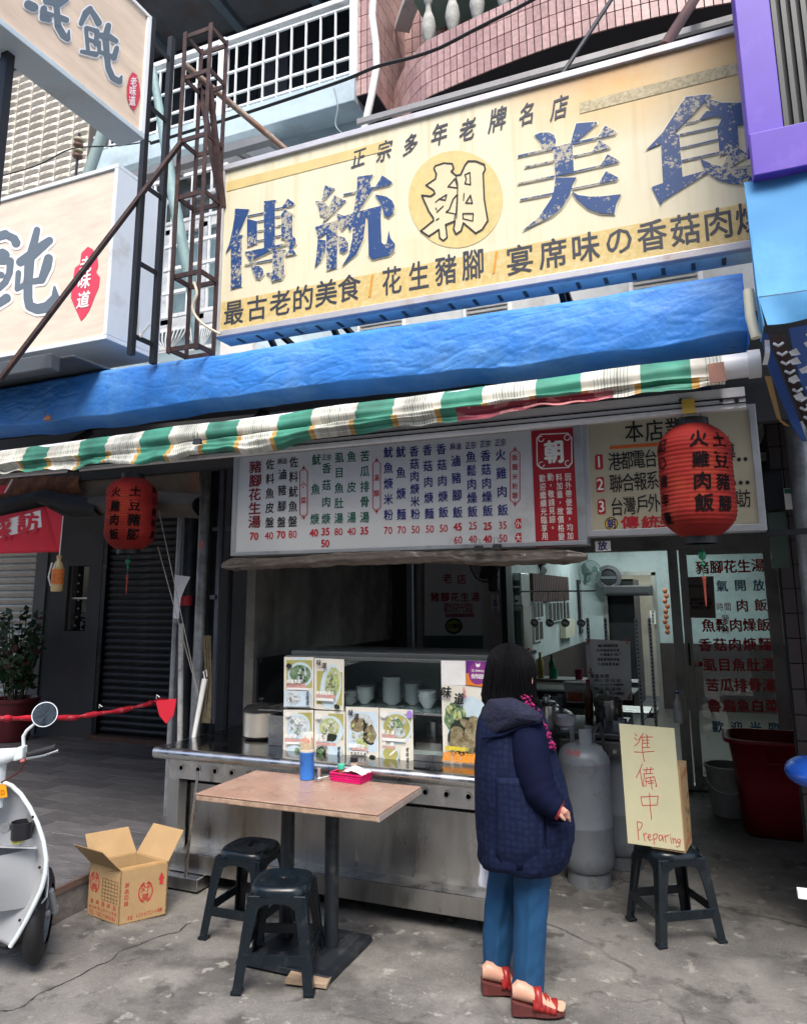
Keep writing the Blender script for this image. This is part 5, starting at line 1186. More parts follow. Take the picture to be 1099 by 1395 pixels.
# rope strung with wound red pennants
def rope_pts():
    ps = [(-60,978),(0,979),(20,979),(60,978),(100,978),(130,973),(165,968),(200,960),(214,955),(240,953)]
    out = []
    for i, (x, y) in enumerate(ps): out.append(P(x, y, Y=3.35+.0135*max(0,(x+60))*.4))
    return out
rp = rope_pts(); fine = []
for i in range(len(rp)-1):
    for k in range(12): fine.append(rp[i].lerp(rp[i+1], k/12))
rn = thing('pennant_rope', rp[4], 'red pennants wound round a rope strung across the left arcade', 'pennants')
rad = [ .017+.004*math.sin(i*.45)+.007*noise.noise(Vector((i*.3,0,0))) for i in range(len(fine))]
m = M(); m.tube(fine, rad, 10); part('wound_pennants', m, pm('pennant_red', (.5,.012,.03), .6, var=.2, scale=30, dirt=(.7,.4,.42), damt=.22, dscale=16), rn, smooth='all')
part('pennant', M().poly([P(x,y,Y=4.02) for x,y in ((212,955),(240,952),(236,975),(226,986),(217,975))], ex=(0,.006,0)), redc, rn)
m = M()
for px in (135,213): p = P(px, 965 if px==135 else 952, Y=3.9); m.tube([p, p+Vector((.01,-.01,.025)), p+Vector((.025,0,.01))],.0025,6)
part('tie', m, whitep, rn)
# ---- pipes and posts at the corner between the two shops
def post(px0, py0, px1, py1, Y0, r, mt, lab, Y1=None, sq=False, z=None):
    a, b_ = P(px0, py0, Y=Y0), P(px1, py1, Y=Y1 or Y0)
    m = M(); (m.bar(a, b_, r*2) if sq else m.tube([a, b_], r, 16)); return tag(m.build('post' if sq else 'pipe', mt, smooth=not sq), lab, 'pipe' if not sq else 'post')
navy = pm('dark_blue_pipe', (.025,.03,.042), .45, var=.2, dirt=(.07,.07,.075), damt=.3)
galv = pm('galvanised', (.3,.32,.34), .45, .5, var=.25, scale=10, dirt=(.12,.11,.1), damt=.5, dscale=6)
a = P(236,1022,Y=4.55); 
def vpipe(px, py, Y, r, mt, lab, z0=0., z1=3.2, sq=False, dx=0):
    p = P(px, py, Y=Y); m = M()
    (m.box((p.x-r,Y-r,z0),(p.x+r,Y+r,z1)) if sq else m.tube([(p.x+dx,Y,z0),(p.x,Y,z1)], r, 18)); return tag(m.build('post' if sq else 'pipe', mt, smooth=not sq, bevel=.003 if sq else 0), lab, 'post' if sq else 'pipe')
vpipe(239,850,4.62,.022,galv,'thin grey pipe leftmost of the group at the counter end')
vpipe(253,850,4.72,.058,navy,'thick dark blue drain pipe behind the thin grey pipe')
vpipe(272,850,4.66,.04,galv,'grey galvanised pipe between the thick drain pipe and the black frame')
vpipe(262,850,4.95,.05,pm('brown_post', (.05,.04,.035), .8, var=.3),'dark brown timber post behind the drain pipe', sq=True)
vpipe(282,850,4.8,.03,dark,'black square post right of the galvanised pipe', sq=True)
vpipe(293,850,4.9,.022,navy,'slim dark post beside the black square post', sq=True)
vpipe(303,700,4.35,.016,navy,'slim dark upright carrying the left end of the menu board', z0=1.95, z1=3.1, sq=True)
vpipe(312,850,4.9,.014,dark,'thinnest black upright behind the left end of the menu board', sq=True)
fr = M(); A_, B_ = P(302,1000,Y=4.55), P(302,770,Y=4.55)
a1, b1 = P(280,985,Y=4.5), P(299,760,Y=4.5)
for z in (a1.z, (a1.z+2.1)/2+.25): fr.box((a1.x,4.49,z),(b1.x,4.51,z+.03))
fr.box((b1.x-.02,4.49,a1.z),(b1.x+.01,4.51,2.9)); fr.bar((a1.x,4.5,2.25),(b1.x+.15,4.5,2.25),.025)
tag(fr.build('folding_frame', pm('grey_frame', (.08,.09,.11), .5, .4, var=.2)), 'grey metal folding frame hinged at the counter end', 'frame')
rb_ = M()
for i in range(9): rb_.tube([P(278+i*.8,866,Y=4.45)+Vector((0,random.uniform(-.02,.02),0)),P(280+i*1.2+random.uniform(-2,2),930,Y=4.44),P(275+i*1.4,985,Y=4.45)],.005,5)
tag(rb_.build('rope_bundle', pm('olive_rope', (.12,.1,.06), .9, var=.4, scale=30), smooth=True), 'bundle of old olive ropes hanging beside the galvanised pipe', 'rope')
tag(M().tube([P(262,1015,Y=4.35),P(279,925,Y=4.42)],[.014,.02],12).tube([P(279,925,Y=4.42),P(277,915,Y=4.42),P(281,913,Y=4.42),P(282,922,Y=4.42)],.004,6).build('broom_handle', whitep, smooth=True), 'white broom handle with a hanging loop leaning at the counter end', 'handle')
tag(M().tube([P(245,1018,Y=4.5),P(247,850,Y=4.6)],.02,10).build('pipe', pm('flaking_white', (.5,.5,.48), .7, var=.3, dirt=(.1,.1,.1), damt=.6, dscale=12), smooth=True), 'short pipe with flaking white paint beside the counter end', 'pipe')
pf = M(); pf.poly([P(x,y,Y=4.48) for x,y in ((238,783),(259,786),(252,800),(246,815),(243,843),(236,842),(237,815))], ex=(0,.004,0)); tag(pf.build('white_flag', pm('white_cloth', (.6,.6,.66), .8)), 'small white triangular flag tied to the pipe', 'flag')
st_ = M(); p_ = P(249,818,Y=4.64); st_.lathe((p_.x,4.66,p_.z-.04), [(.0595,0),(.0595,.075)],18,cap=False); tag(st_.build('sticker', pm('red_sticker', (.4,.02,.03), .5, var=.5, scale=60)), 'round red sticker wrapped on the thick drain pipe', 'sticker')
st_ = M(); p_ = P(274,742,Y=4.62); st_.box((p_.x-.02,4.617,p_.z-.03),(p_.x+.02,4.619,p_.z+.03)); tag(st_.build('sticker', pm('pink_sticker', (.5,.2,.18), .5, var=.5, scale=60)), 'small red and white sticker on the galvanised pipe', 'sticker')
for a_, b_, l in (((215,690),(272,955),'upper left'),((215,745),(275,965),'lower')):
    tag(M().tube([P(*a_,Y=4.2),P(*b_,Y=4.4)],.003,5).build('guy_string', pm('string', (.35,.33,.3), .8)), 'thin string running from behind the left lantern to the pipes, %s one' % l, 'string')
# plastic sheet hanging inside
def shf(u, v):
    x = -3.15+.5*u*0; y = 5.0+2.2*u; z = 2.85-1.55*v
    return (-3.2+.035*math.sin(u*26+v*2)+.02*noise.noise(Vector((u*9,v*3,0))), y, z+.02*noise.noise(Vector((u*12,0,0))))
b = M(); b.grid(shf, 160, 20); tag(b.build('plastic_curtain', pm('clear_plastic', (.4,.4,.38), .15, var=.2, alpha=.22, scale=3), smooth='all'), 'dusty clear plastic curtain hung along the dark side wall', 'curtain')
# ================================================================= steel counter
CYF = 4.06
ct = thing('steel_counter', (-2.2,CYF,0), 'long stainless steel serving counter with round holes under its top edge', 'counter')
cx0 = P(228,1100,Y=CYF).x; cx1 = -1.05
def cz(px, py, Y=CYF): return P(px, py, Y=Y).z
ztop = (P(222,1022,Y=4.0).z+P(647,1052,Y=4.0).z)/2; zlip = (P(222,1036,Y=4.0).z+P(647,1070,Y=4.0).z)/2
z_ap = (P(245,1065,Y=CYF).z+P(600,1094,Y=CYF).z)/2
zs1 = P(560,1205,Y=CYF-.02).z
m = M(); m.box((cx0-.05,4.0,ztop-.02),(cx1,4.9,ztop)); part('counter_top', m, pm('dark_steel_top', (.3,.3,.3), .16, 1.0, var=.2, scale=5, rvar=.1), ct)
m = M(); m.tube([(cx0-.06,3.995,(ztop+zlip)/2),(cx1,3.995,(ztop+zlip)/2)],(ztop-zlip)/2+.002,16); part('front_lip', m, steel, ct, smooth=True)
m = M(); m.tube([(cx0-.055,3.99,(ztop+zlip)/2),(cx0-.055,4.9,(ztop+zlip)/2)],(ztop-zlip)/2,12); part('side_lip', m, steel, ct, smooth=True)
# apron with holes: strip of panels around ring collars
m = M(); m.box((cx0,CYF,z_ap),(cx1,CYF+.02,zlip+.01)); part('apron', m, steel, ct)
hx = [P(x, y, Y=CYF).x for x, y in ((247,1048),(270,1050),(293,1052),(316,1055),(339,1057),(579,1076),(608,1079),(638,1082))]
hx = hx[:5]+[hx[4]+.125*i for i in range(1,40) if hx[4]+.125*i < hx[5]-.08]+hx[5:]
hzv = (P(247,1049,Y=CYF).z+P(608,1079,Y=CYF).z)/2
for x in hx+[hx[-1]+.14,hx[-1]+.28]:
    m = M(); m.lathe((x,CYF+.0,hzv), [(.0135,0),(.0135,.004),(.021,.005),(.022,.001)], 20, axis=(0,-1,0), cap=False); rg = part('hole_ring', m, steel, ct, smooth=True)
    m = M(); m.lathe((x,CYF-.0015,hzv), [(.0005,0),(.0136,0)], 20, axis=(0,-1,0)); m.build('hole', black, rg)
# body panel recessed, shadow gap, lower shelf lip
zlow1 = P(560,1190,Y=CYF).z; zb1 = (P(600,1245,Y=CYF-.03).z+P(240,1176,Y=CYF-.03).z)/2
z_sh = (P(232,1158,Y=CYF+.02).z+P(640,1213,Y=CYF+.02).z)/2
m = M(); m.box((cx0+.06,CYF+.12,z_ap-.06),(cx1,CYF+.14,z_ap+.02)); part('shadow_gap', m, dark, ct)
m = M(); m.box((cx0+.09,CYF+.10,z_sh-.02),(cx1,CYF+.12,z_ap-.045)); part('body_panel', m, steel2, ct)
m = M(); m.box((cx0+.02,CYF-.03,z_sh-.02),(cx1,CYF+.10,z_sh)); part('lower_shelf', m, steel, ct)
zb_ = P(600,1246,Y=CYF-.03).z
m = M(); m.box((cx0+.02,CYF-.032,zb_),(cx1,CYF-.02,z_sh)); part('lower_fascia', m, steel2, ct, bevel=.002)
m = M(); m.box((cx0-.002,CYF-.004,zb_),(cx0+.085,CYF+.08,z_ap-.001)); part('corner_post', m, steel2, ct, bevel=.003)
m = M(); m.box((cx0,CYF+.081,.05),(cx0+.02,4.88,zlip)); part('side_panel', m, steel2, ct)
m = M(); m.box((cx1-.02,CYF+.081,.05),(cx1,4.88,zlip)); part('side_panel', m, steel2, ct)
m = M(); m.box((cx0+.03,4.86,.05),(cx1,4.88,zlip)); part('back_panel', m, steel2, ct)
for x in (cx0+.06,-2.2,cx1-.08):
    for y in (CYF+.1,4.8):
        m = M(); m.lathe((x,y,0), [(.028,0),(.02,.02),(.024,.12)], 14); part('leg', m, steel, ct, smooth=True)
m = M(); a = P(235,1085,Y=CYF); tp_ = P(213,1060,Y=4.1)
fx = cx0; m.tube([(fx,4.2,tp_.z),(fx-.09,4.2,tp_.z),(fx-.095,4.2,tp_.z-.06)],.011,10); m.bar((fx-.08,4.2,tp_.z+.005),(fx-.08,4.2,tp_.z+.05),.01); m.tube([(fx-.115,4.2,tp_.z+.05),(fx-.045,4.2,tp_.z+.05)],.006,8); tap = part('drain_tap', m, steel, ct, smooth=True)
# drip box below left
m = M(); m.box((cx0+.03,CYF-.1,.006),(cx0+.33,CYF+.25,.075)); tag(m.build('drip_tray', steel2, bevel=.004), 'low steel tray on the ground under the left end of the counter', 'tray')
tag(M().bar(P(270,1051,Y=CYF-.07),P(252,1196,Y=CYF-.12),.018,.006).build('steel_rod', steel, bevel=.001), 'flat steel rod leaning against the counter front at the left', 'rod')

# ---- glass display case
cs = thing('display_case', (-2,4.3,ztop), 'glass-fronted refrigerated display case with stacked white bowls on the counter', 'display case')
KY = 4.22
kx0, kx1 = P(386,960,Y=KY).x, -1.1
kz1 = P(430,892,Y=KY+.12).z; kzs = (P(480,967,Y=KY).z+P(600,975,Y=KY).z)/2
grn = pm('case_glass', (.93,.98,.97), .03, var=0, trans=1.0, ior=1.2)
m = M(); m.box((kx0,KY+.02,ztop+.002),(kx1,4.86,ztop+.03)); m.box((kx0,4.83,ztop),(kx1,4.86,kz1)); m.box((kx0,KY+.03,ztop+.03),(kx0+.01,4.83,kz1-.02)); m.box((kx1-.01,KY+.03,ztop+.03),(kx1,4.83,kz1-.02)); part('case_body', m, pm('case_inner', (.55,.6,.6), .4, .1, var=.1), cs)
m = M(); m.box((kx0-.01,KY+.1,kz1),(kx1+.01,4.87,kz1+.022)); m.box((kx0,KY+.01,kz1-.02),(kx1,KY+.12,kz1)); part('top_panel', m, pm('case_top', (.12,.13,.13), .35, .5), cs, bevel=.003)
m = M(); m.box((kx0,KY-.005,ztop+.002),(kx1,KY+.012,ztop+.035)); m.box((kx0,KY-.003,kzs-.006),(kx1,KY+.01,kzs+.006)); part('front_rail', m, steel, cs)
m = M(); m.poly([(kx0,KY,ztop+.035),(kx1,KY,ztop+.035),(kx1,KY,kzs-.006),(kx0,KY,kzs-.006)], ex=(0,.006,0)); part('front_glass', m, grn, cs)
m = M(); m.poly([(kx0,KY,kzs+.006),(kx1,KY,kzs+.006),(kx1,KY+.02,kz1-.02),(kx0,KY+.02,kz1-.02)], ex=(0,.006,0)); part('front_glass', m, grn, cs)
m = M(); m.box((kx0+.02,KY+.06,kzs-.01),(kx1-.02,4.82,kzs)); part('shelf', m, pm('shelf_glass', (.25,.32,.32), .15, .2), cs)
m = M(); m.box((P(556,1000,Y=4.4).x,4.36,ztop+.03),(P(604,1000,Y=4.4).x,4.6,P(580,1010,Y=4.4).z)); part('inner_box', m, steel2, cs); p = P(585,1031,Y=4.358)
m = M(); m.lathe(p,[(.0005,.002),(.012,.002)],16,axis=(0,-1,0)); part('inner_hole', m, black, cs); m = M(); m.lathe(p,[(.012,.003),(.018,.003)],16,axis=(0,-1,0),cap=False); part('inner_ring', m, steel, cs)
m = M(); m.box((P(371,1000,Y=4.35).x,4.3,ztop+.002),(kx0-.006,4.55,P(375,975,Y=4.3).z)); part('side_pillar', m, steel, cs, bevel=.004)
m = M(); a = P(385,965,Y=4.28); m.box((P(362,965,Y=4.28).x,4.2,a.z-.008),(kx0-.003,4.5,a.z)); part('side_shelf', m, steel, cs)
m = M(); q0, q1 = P(480,915,Y=4.55), P(512,905,Y=4.55); m.bar((kx0+.1,4.3,kz1-.12),(kx0+.42,4.7,kz1-.02),.02,.04); part('lamp_strip', m, steel, cs)
china = pm('white_china', (.6,.64,.66), .22, var=.04, coat=.3)
def bowl_stack(px, ybase, n, r, dz, lab, Y=4.5, tall=.045, nm='bowl_stack'):
    p = P(px, ybase, Y=Y); th = thing(nm, (p.x,Y,kzs), lab, 'bowls', 'stacks of white bowls in the display case')
    q = M(); q.lathe((0,0,0), [(r*.45,0),(r*.5,.006),(r*.95,tall*.8),(r,tall),(r*.96,tall),(r*.5,.012),(.001,.010)], 28, cap=False); o = q.build('t', china, smooth=True); me = o.data; bpy.data.objects.remove(o)
    for i in range(n): piece('bowl', me, (p.x+random.uniform(-.002,.002), Y+random.uniform(-.002,.002), kzs+.001+i*dz), th)
bowl_stack(476,950,7,.05,.011,'stack of grey-green plates at the left end of the case shelf',4.42,.02,'plate_stack')
bowl_stack(497,950,6,.062,.0125,'short stack of wide white bowls on the case shelf',4.5)
bowl_stack(502,950,9,.055,.011,'stack of plates standing behind the short white bowls',4.68,.02,'plate_stack')
bowl_stack(534,950,18,.062,.0085,'tallest stack of white dishes in the middle of the case shelf',4.5,.03)
bowl_stack(562,950,13,.055,.0085,'stack of white dishes right of the tallest stack',4.55,.03)
bowl_stack(582,950,3,.06,.022,'stack of footed white bowls at the right of the case shelf',4.45,.06)
for x_, l in ((575,'left'),(592,'right')):
    p = P(x_,1005,Y=4.45); tag(M().lathe((p.x,4.45+.18,ztop+.03),[(.035,0),(.036,.12),(.038,.12),(.038,.125)],20).build('steel_jar', steel, smooth=True), 'small steel jar inside the lower part of the display case, %s one' % l, 'jar')
# ---- posters on the case
def food(name, c1, c2c, sc=30):
    m = pm(name, c1, .4, var=.35, scale=sc, dirt=c2c, damt=.75, dscale=sc*1.3); return m
mats_p = [pm('poster_paper', (.66,.64,.56), .3, var=.05), pm('bowl_print', (.5,.62,.68), .3, var=.08, scale=20), food('green_food', (.06,.14,.05), (.35,.45,.3)), food('yellow_food', (.35,.4,.12), (.6,.62,.45)),
  food('white_food', (.4,.46,.48), (.7,.75,.76)), food('brown_food', (.12,.09,.04), (.42,.38,.25), 22), pm('olive_print', (.38,.36,.12), .3, var=.15, scale=20), pm('pale_blue_print', (.5,.62,.7), .3, var=.1, scale=15), pm('pink_strip', (.55,.3,.27), .4, var=.2, scale=60), pm('dark_food', (.02,.03,.02), .4, var=.5, scale=60), pm('white_strip', (.72,.72,.7), .4)]
def blob(cx_, cy_, rx, ry, n=22, jit=0.0, rot=0):
    out = []
    for k in range(n):
        a = 2*math.pi*k/n; r_ = 1+random.uniform(-jit, jit); x = rx*r_*math.cos(a); y = ry*r_*math.sin(a); out.append((cx_+x*math.cos(rot)-y*math.sin(rot), cy_+x*math.sin(rot)+y*math.cos(rot)))
    return out
def poster(corn, lab, items, texts=(), Y=KY-.006, nm='food_poster', base=0, grp='food posters on the display case'):
    th = thing(nm, P(*corn[3], Y=Y), lab, 'poster', grp)
    tl_, tr_, br_, bl_ = corn
    def uv(u, v, k=0):   # v down
        x = (tl_[0]*(1-u)+tr_[0]*u)*(1-v)+(bl_[0]*(1-u)+br_[0]*u)*v; y = (tl_[1]*(1-u)+tr_[1]*u)*(1-v)+(bl_[1]*(1-u)+br_[1]*u)*v
        return P(x, y, Y=Y)-Vector((0, .0004*k, 0))
    m = M(); m.poly([uv(0,0),uv(1,0),uv(1,1),uv(0,1)], ex=(0,.004,0)); part('sheet', m, mats_p[base], th)
    m = M(); k = 1
    for mi, poly_ in items:
        m.mat(mi); k += 1; pl_ = [(min(.97,max(.03,a)),min(.985,max(.015,b_))) for a, b_ in poly_]; m.poly([uv(a, b_, k) for a, b_ in pl_])
    part('food_picture', m, mats_p, th)
    for s_, u0, v0, u1, v1, w_, h_, mt, bo in texts:
        t_ = Txt(fn=lambda px, py: P(px, py, Y=Y)-Vector((0,.0004*(k+2),0)))
        n = len(s_)
        for i, c_ in enumerate(s_):
            q = i/(n-1) if n > 1 else 0; uu, vv = u0+(u1-u0)*q, v0+(v1-v0)*q
            x = (tl_[0]*(1-uu)+tr_[0]*uu)*(1-vv)+(bl_[0]*(1-uu)+br_[0]*uu)*vv; y = (tl_[1]*(1-uu)+tr_[1]*uu)*(1-vv)+(bl_[1]*(1-uu)+br_[1]*uu)*vv
            t_.ch(c_, x, y, w_, h_, bold=bo, shear=.15 if bo > .02 else 0)
        t_.build('lettering', mt, th)
    return th
rect = lambda a, b_, c, d: [(a,b_),(c,b_),(c,d),(a,d)]
def scatter(mi, cx_, cy_, rx, ry, n, s0, s1, asp=.55):
    out = []
    for _ in range(n):
        a = random.uniform(0,6.28); r_ = math.sqrt(random.random()); s = random.uniform(s0, s1)
        out.append((mi if not isinstance(mi, tuple) else random.choice(mi), blob(cx_+rx*r_*math.cos(a), cy_+ry*r_*math.sin(a), s, s*asp, 7, .3, random.uniform(0,3))))
    return out
wt = whitep; bk = black
poster([(387,895),(427.3,895.5),(427,965),(386.5,964)], 'poster of dark green vegetables above a dish of whitebait, top left of the display case',
  [(6,rect(.08,.06,.95,.6)),(7,rect(.3,.0,.75,.06)),(1,blob(.55,.35,.42,.25)),(2,blob(.55,.35,.35,.2,24,.06))]+scatter((2,4,9),.55,.33,.28,.15,26,.03,.07)+[(8,rect(.12,.52,.75,.6)),(10,rect(.15,.6,.85,.64)),(7,rect(.05,.66,.95,.97)),(4,blob(.35,.8,.25,.15,20,.04)),(9,blob(.2,.17,.1,.05,9,.2))]+scatter((4,9,10),.35,.8,.18,.1,30,.01,.035),
  [('魚湯青菜',.22,.47,.6,.47,4.4,5,wt,.03),('老味道',.87,.7,.87,.88,4,6,bk,.03)])
poster([(428.3,896.5),(468.5,898.5),(468,968.5),(428,966)], 'poster of an oval plate of yellow-green cabbage, second in the top row',
  [(6,rect(.08,.25,.95,.9)),(0,rect(.05,.03,.95,.2)),(1,blob(.56,.55,.34,.46,26,0,.35)),(3,blob(.62,.48,.24,.33,24,.07,.35))]+scatter((3,2,4),.62,.46,.2,.26,40,.02,.07)+[(8,rect(.1,.7,.75,.755)),(10,rect(.12,.765,.7,.82)),(9,blob(.82,.92,.1,.05,12,.1))],
  [('味道',.2,.08,.38,.13,6,7.5,bk,.04),('燙青菜高麗菜',.16,.67,.66,.665,3.6,5,wt,.03)])
poster([(386,967),(427,967.5),(426.5,1039),(385.5,1037.5)], 'poster of a bowl of pale shredded squid half behind the blue chopstick holder',
  [(6,rect(.5,.05,.95,.4)),(1,blob(.5,.33,.4,.26)),(4,blob(.5,.3,.33,.19,20,.06))]+scatter((4,2,10),.5,.3,.26,.15,40,.015,.05)+[(8,rect(.1,.55,.7,.6)),(10,rect(.12,.61,.6,.65)),(1,blob(.42,.82,.28,.15)),(2,blob(.55,.8,.14,.09,14,.2)),(10,blob(.2,.08,.11,.05,9,.2))],
  [('魚皮湯',.15,.49,.45,.49,4.4,5,wt,.03)])
poster([(428.3,968),(470,969.5),(469.5,1041),(428,1039)], 'poster of a bowl of bamboo shoots over dark greens, second in the lower row',
  [(6,rect(.45,.05,.95,.55)),(1,blob(.52,.37,.43,.28)),(3,blob(.5,.33,.33,.2,22,.08)),(9,blob(.48,.5,.3,.08,16,.2))]+scatter((3,4,0),.5,.31,.24,.14,44,.02,.05)+[(8,rect(.1,.6,.75,.65)),(9,blob(.27,.78,.17,.1,14,.15)),(2,blob(.27,.76,.12,.05,12,.3)),(10,blob(.17,.1,.11,.05,9,.2)),(7,rect(.5,.66,.95,.95)),(10,rect(.08,.9,.55,.97))],
  [('滷筍絲',.15,.47,.42,.47,4.6,5.4,wt,.03),('乾麵飯',.15,.54,.42,.54,4.6,5.4,wt,.03),('老味道',.86,.7,.86,.88,4,6,bk,.03)])
poster([(471,963),(515.6,964.5),(516,1040.5),(471.5,1038)], 'poster of braised pork knuckle pieces in pale soup, third in the lower row',
  [(7,rect(.06,.08,.95,.8)),(4,blob(.45,.3,.4,.2)),(5,blob(.4,.33,.25,.14,18,.12)),(9,blob(.7,.5,.2,.2,16,.2)),(5,blob(.75,.48,.18,.16,16,.12)),(3,blob(.45,.62,.25,.07,14,.2,.4)),(4,blob(.35,.52,.24,.05,12,.2,-.4))]+scatter((5,3,9),.5,.42,.3,.2,24,.02,.06)+[(8,rect(.2,.73,.7,.775)),(10,rect(.15,.79,.65,.85)),(9,blob(.83,.89,.1,.05,12,.1))],
  [('味道',.18,.1,.35,.16,6.5,8,bk,.04),('豬腳花生',.17,.69,.55,.7,5.4,6,wt,.03),('老滷花生湯',.2,.825,.6,.83,3.4,3.6,bk,.01)])
poster([(516.8,964.6),(562,967.5),(563,1044.5),(517,1041)], 'poster of bitter gourd soup with a small dish below, fourth in the lower row',
  [(6,rect(.3,.08,.95,.5)),(1,blob(.52,.34,.45,.29)),(6,blob(.52,.32,.4,.23)),(2,blob(.52,.27,.2,.1,16,.2)),(4,blob(.6,.42,.2,.1,14,.2))]+scatter((2,4,3),.55,.3,.3,.16,26,.02,.05)+[(8,rect(.1,.46,.5,.51)),(10,rect(.1,.515,.8,.57)),(1,blob(.35,.8,.26,.16)),(6,blob(.35,.8,.22,.13)),(10,blob(.42,.77,.12,.02,8,.1,-.5)),(8,rect(.12,.66,.5,.7)),(10,blob(.17,.1,.12,.06,9,.2)),(mats_p.index(mats_p[0]),rect(.65,.66,.95,.95))],
  [('苦瓜湯',.15,.41,.42,.42,4.8,5.6,wt,.03),('排骨',.16,.62,.4,.625,5.2,5.6,wt,.03),('老味道',.86,.7,.86,.88,4,6,bk,.03)])
m = M(); m.poly([P(x,y,Y=KY-.016) for x,y in blob(557.5,973.5,4,5.5)]); tag(m.build('purple_sticker', pm('lilac', (.32,.2,.6), .4)), 'small oval lilac sticker on the corner of the fourth lower poster', 'sticker')
poster([(600.5,900),(634,900.5),(634.5,934),(601,933)], 'plain grey paper sheet taped above the tall pork poster', [], nm='paper_sheet', base=10)
poster([(601,933),(662,936),(662,1049),(604,1045)], 'tall poster of green vegetables and braised pork knuckle beside the woman',
  [(0,rect(.05,.12,.95,.25)),(1,blob(.62,.5,.52,.38)),(2,blob(.3,.4,.24,.2,22,.12))]+scatter((2,3),.32,.36,.22,.16,40,.02,.06)+[(9,blob(.55,.6,.4,.22,20,.1))]+[(5,blob(x,y,rx,ry,16,.1,r_)) for x,y,rx,ry,r_ in ((.55,.45,.14,.05,.3),(.35,.55,.15,.06,0),(.42,.65,.16,.09,1.2),(.28,.68,.15,.09,1.4),(.6,.7,.17,.09,.5),(.75,.45,.14,.1,.2),(.8,.62,.13,.12,.4),(.62,.57,.1,.07,.3),(.5,.74,.1,.06,0))]+[(6,rect(.08,.735,.62,.78))],
  [('味道',.14,.08,.42,.15,13,15,bk,.045),('招牌美食',.13,.757,.5,.76,7,6,pm('yellow_letter',(.7,.55,.05),.4),.04),('麻油滷豬腳',.12,.86,.9,.865,11,13,pm('orange_letter',(.75,.27,.02),.4),.05),('古早味',.53,.03,.55,.12,4,5,redp,.02)])
stk = poster([(634.5,900),(667,902),(666,937),(635,933)], 'purple and orange square sticker with white characters on the display case by the woman\'s head', [], nm='sticker_sign', base=0)
m = M(); m.poly([P(x,y,Y=KY-.0125) for x,y in ((634.5,900),(667,902),(666.6,919),(634.7,917))]); part('purple_half', m, pm('vivid_purple', (.13,.02,.2), .4), stk)
m = M(); m.poly([P(x,y,Y=KY-.0124) for x,y in ((634.7,917),(666.6,919),(666,937),(635,933))]); part('orange_half', m, pm('vivid_orange', (.7,.2,.02), .4, var=.3, scale=10), stk)
m = M(); m.poly([P(x,y,Y=KY-.013) for x,y in blob(651,917,13,16)]); part('purple_disc', m, pm('mid_purple', (.22,.04,.22), .4), stk)
m = M(); m.poly([P(x,y,Y=KY-.0135) for x,y in [(648,903),(649.5,905),(652,905),(653.5,903),(653.8,907),(652,909),(649.5,909),(647.8,907)]]); part('emblem', m, wt, stk)
t_ = Txt(KY-.014); t_.row('合作店家', (644,921), (659,922), 5, 6.4, bold=.04); t_.row('Diamond', (644,913.5), (658,914.5), 3, 3.6, bold=.03); t_.build('lettering', wt, stk)
# rice cooker
p = P(355,1013,Y=4.5); rc = thing('rice_cooker', (p.x,4.5,ztop), 'round stainless rice cooker with a dark lid at the left end of the counter', 'rice cooker')
part('pot_body', M().lathe((p.x,4.5,ztop+.012),[(.10,0),(.118,.01),(.118,.165)],32), pm('cooker_steel', (.62,.58,.5), .3, .6, var=.1), rc, smooth=True)
part('foot', M().lathe((p.x,4.5,ztop+.001),[(.095,0),(.105,.012)],28), black, rc)
part('lid', M().lathe((p.x,4.5,ztop+.177),[(.124,0),(.124,.015),(.1,.04),(.03,.055),(.001,.056)],32), pm('dark_lid', (.03,.03,.03), .12, .3), rc, smooth=True)
part('lid_knob', M().lathe((p.x,4.5,ztop+.232),[(.012,0),(.012,.012),(.022,.02),(.02,.03),(.001,.032)],16), black, rc, smooth=True)
part('handle', M().box((p.x+.11,4.42,ztop+.11),(p.x+.145,4.5,ztop+.13)), black, rc, bevel=.004)

# ================================================================= table
TZ = .745
tb = thing('dining_table', (-2.0,3.75,0), 'brown laminate rectangular table on two black steel columns', 'table')
fl_, fr_, br_, bl_ = P(270,1079,Z=TZ), P(511,1113,Z=TZ), P(576,1070,Z=TZ), P(346,1051,Z=TZ)
# square it up
fl_.y = fr_.y = (fl_.y+fr_.y)/2; bl_.y = br_.y = (bl_.y+br_.y)/2; X0 = (fl_.x+bl_.x)/2; X1 = (fr_.x+br_.x)/2; Y0 = fl_.y; Y1 = bl_.y
lam = pm('brown_laminate', (.32,.2,.15), .3, var=.18, scale=5, bump=.04, bscale=60, dirt=(.42,.3,.24), damt=.4, dscale=3, rvar=.12)
m = M(); m.box((X0,Y0,TZ-.006),(X1,Y1,TZ)); part('tabletop', m, lam, tb, bevel=.003)
m = M(); m.box((X0+.003,Y0+.003,TZ-.036),(X1-.003,Y1-.003,TZ-.0065)); part('top_edge', m, pm('worn_edge', (.36,.25,.18), .5, var=.35, scale=18, dirt=(.16,.09,.06), damt=.5, dscale=25), tb, bevel=.006)
m = M(); m.box((X1-.0029,Y0+.006,TZ-.0355),(X1+.002,Y1-.006,TZ-.009)); part('edge_strip', m, pm('grey_strip', (.4,.33,.3), .5, var=.2, scale=30), tb)
cm_x = (X0+X1)/2; cm_y = (Y0+Y1)/2
bs0 = P(455,1290,Z=.04)
blackm = pm('black_column', (.008,.011,.015), .4, var=.3, scale=14, dirt=(.06,.06,.06), damt=.35, dscale=12)
colA, colB = P(388,1275,Z=.06), P(452,1285,Z=.06); yc = (colA.y+colB.y)/2
for c_ in (colA, colB):
    m = M(); m.tube([(c_.x,yc,.05),(c_.x,yc,TZ-.037)],.036,24); part('column', m, blackm, tb, smooth=True)
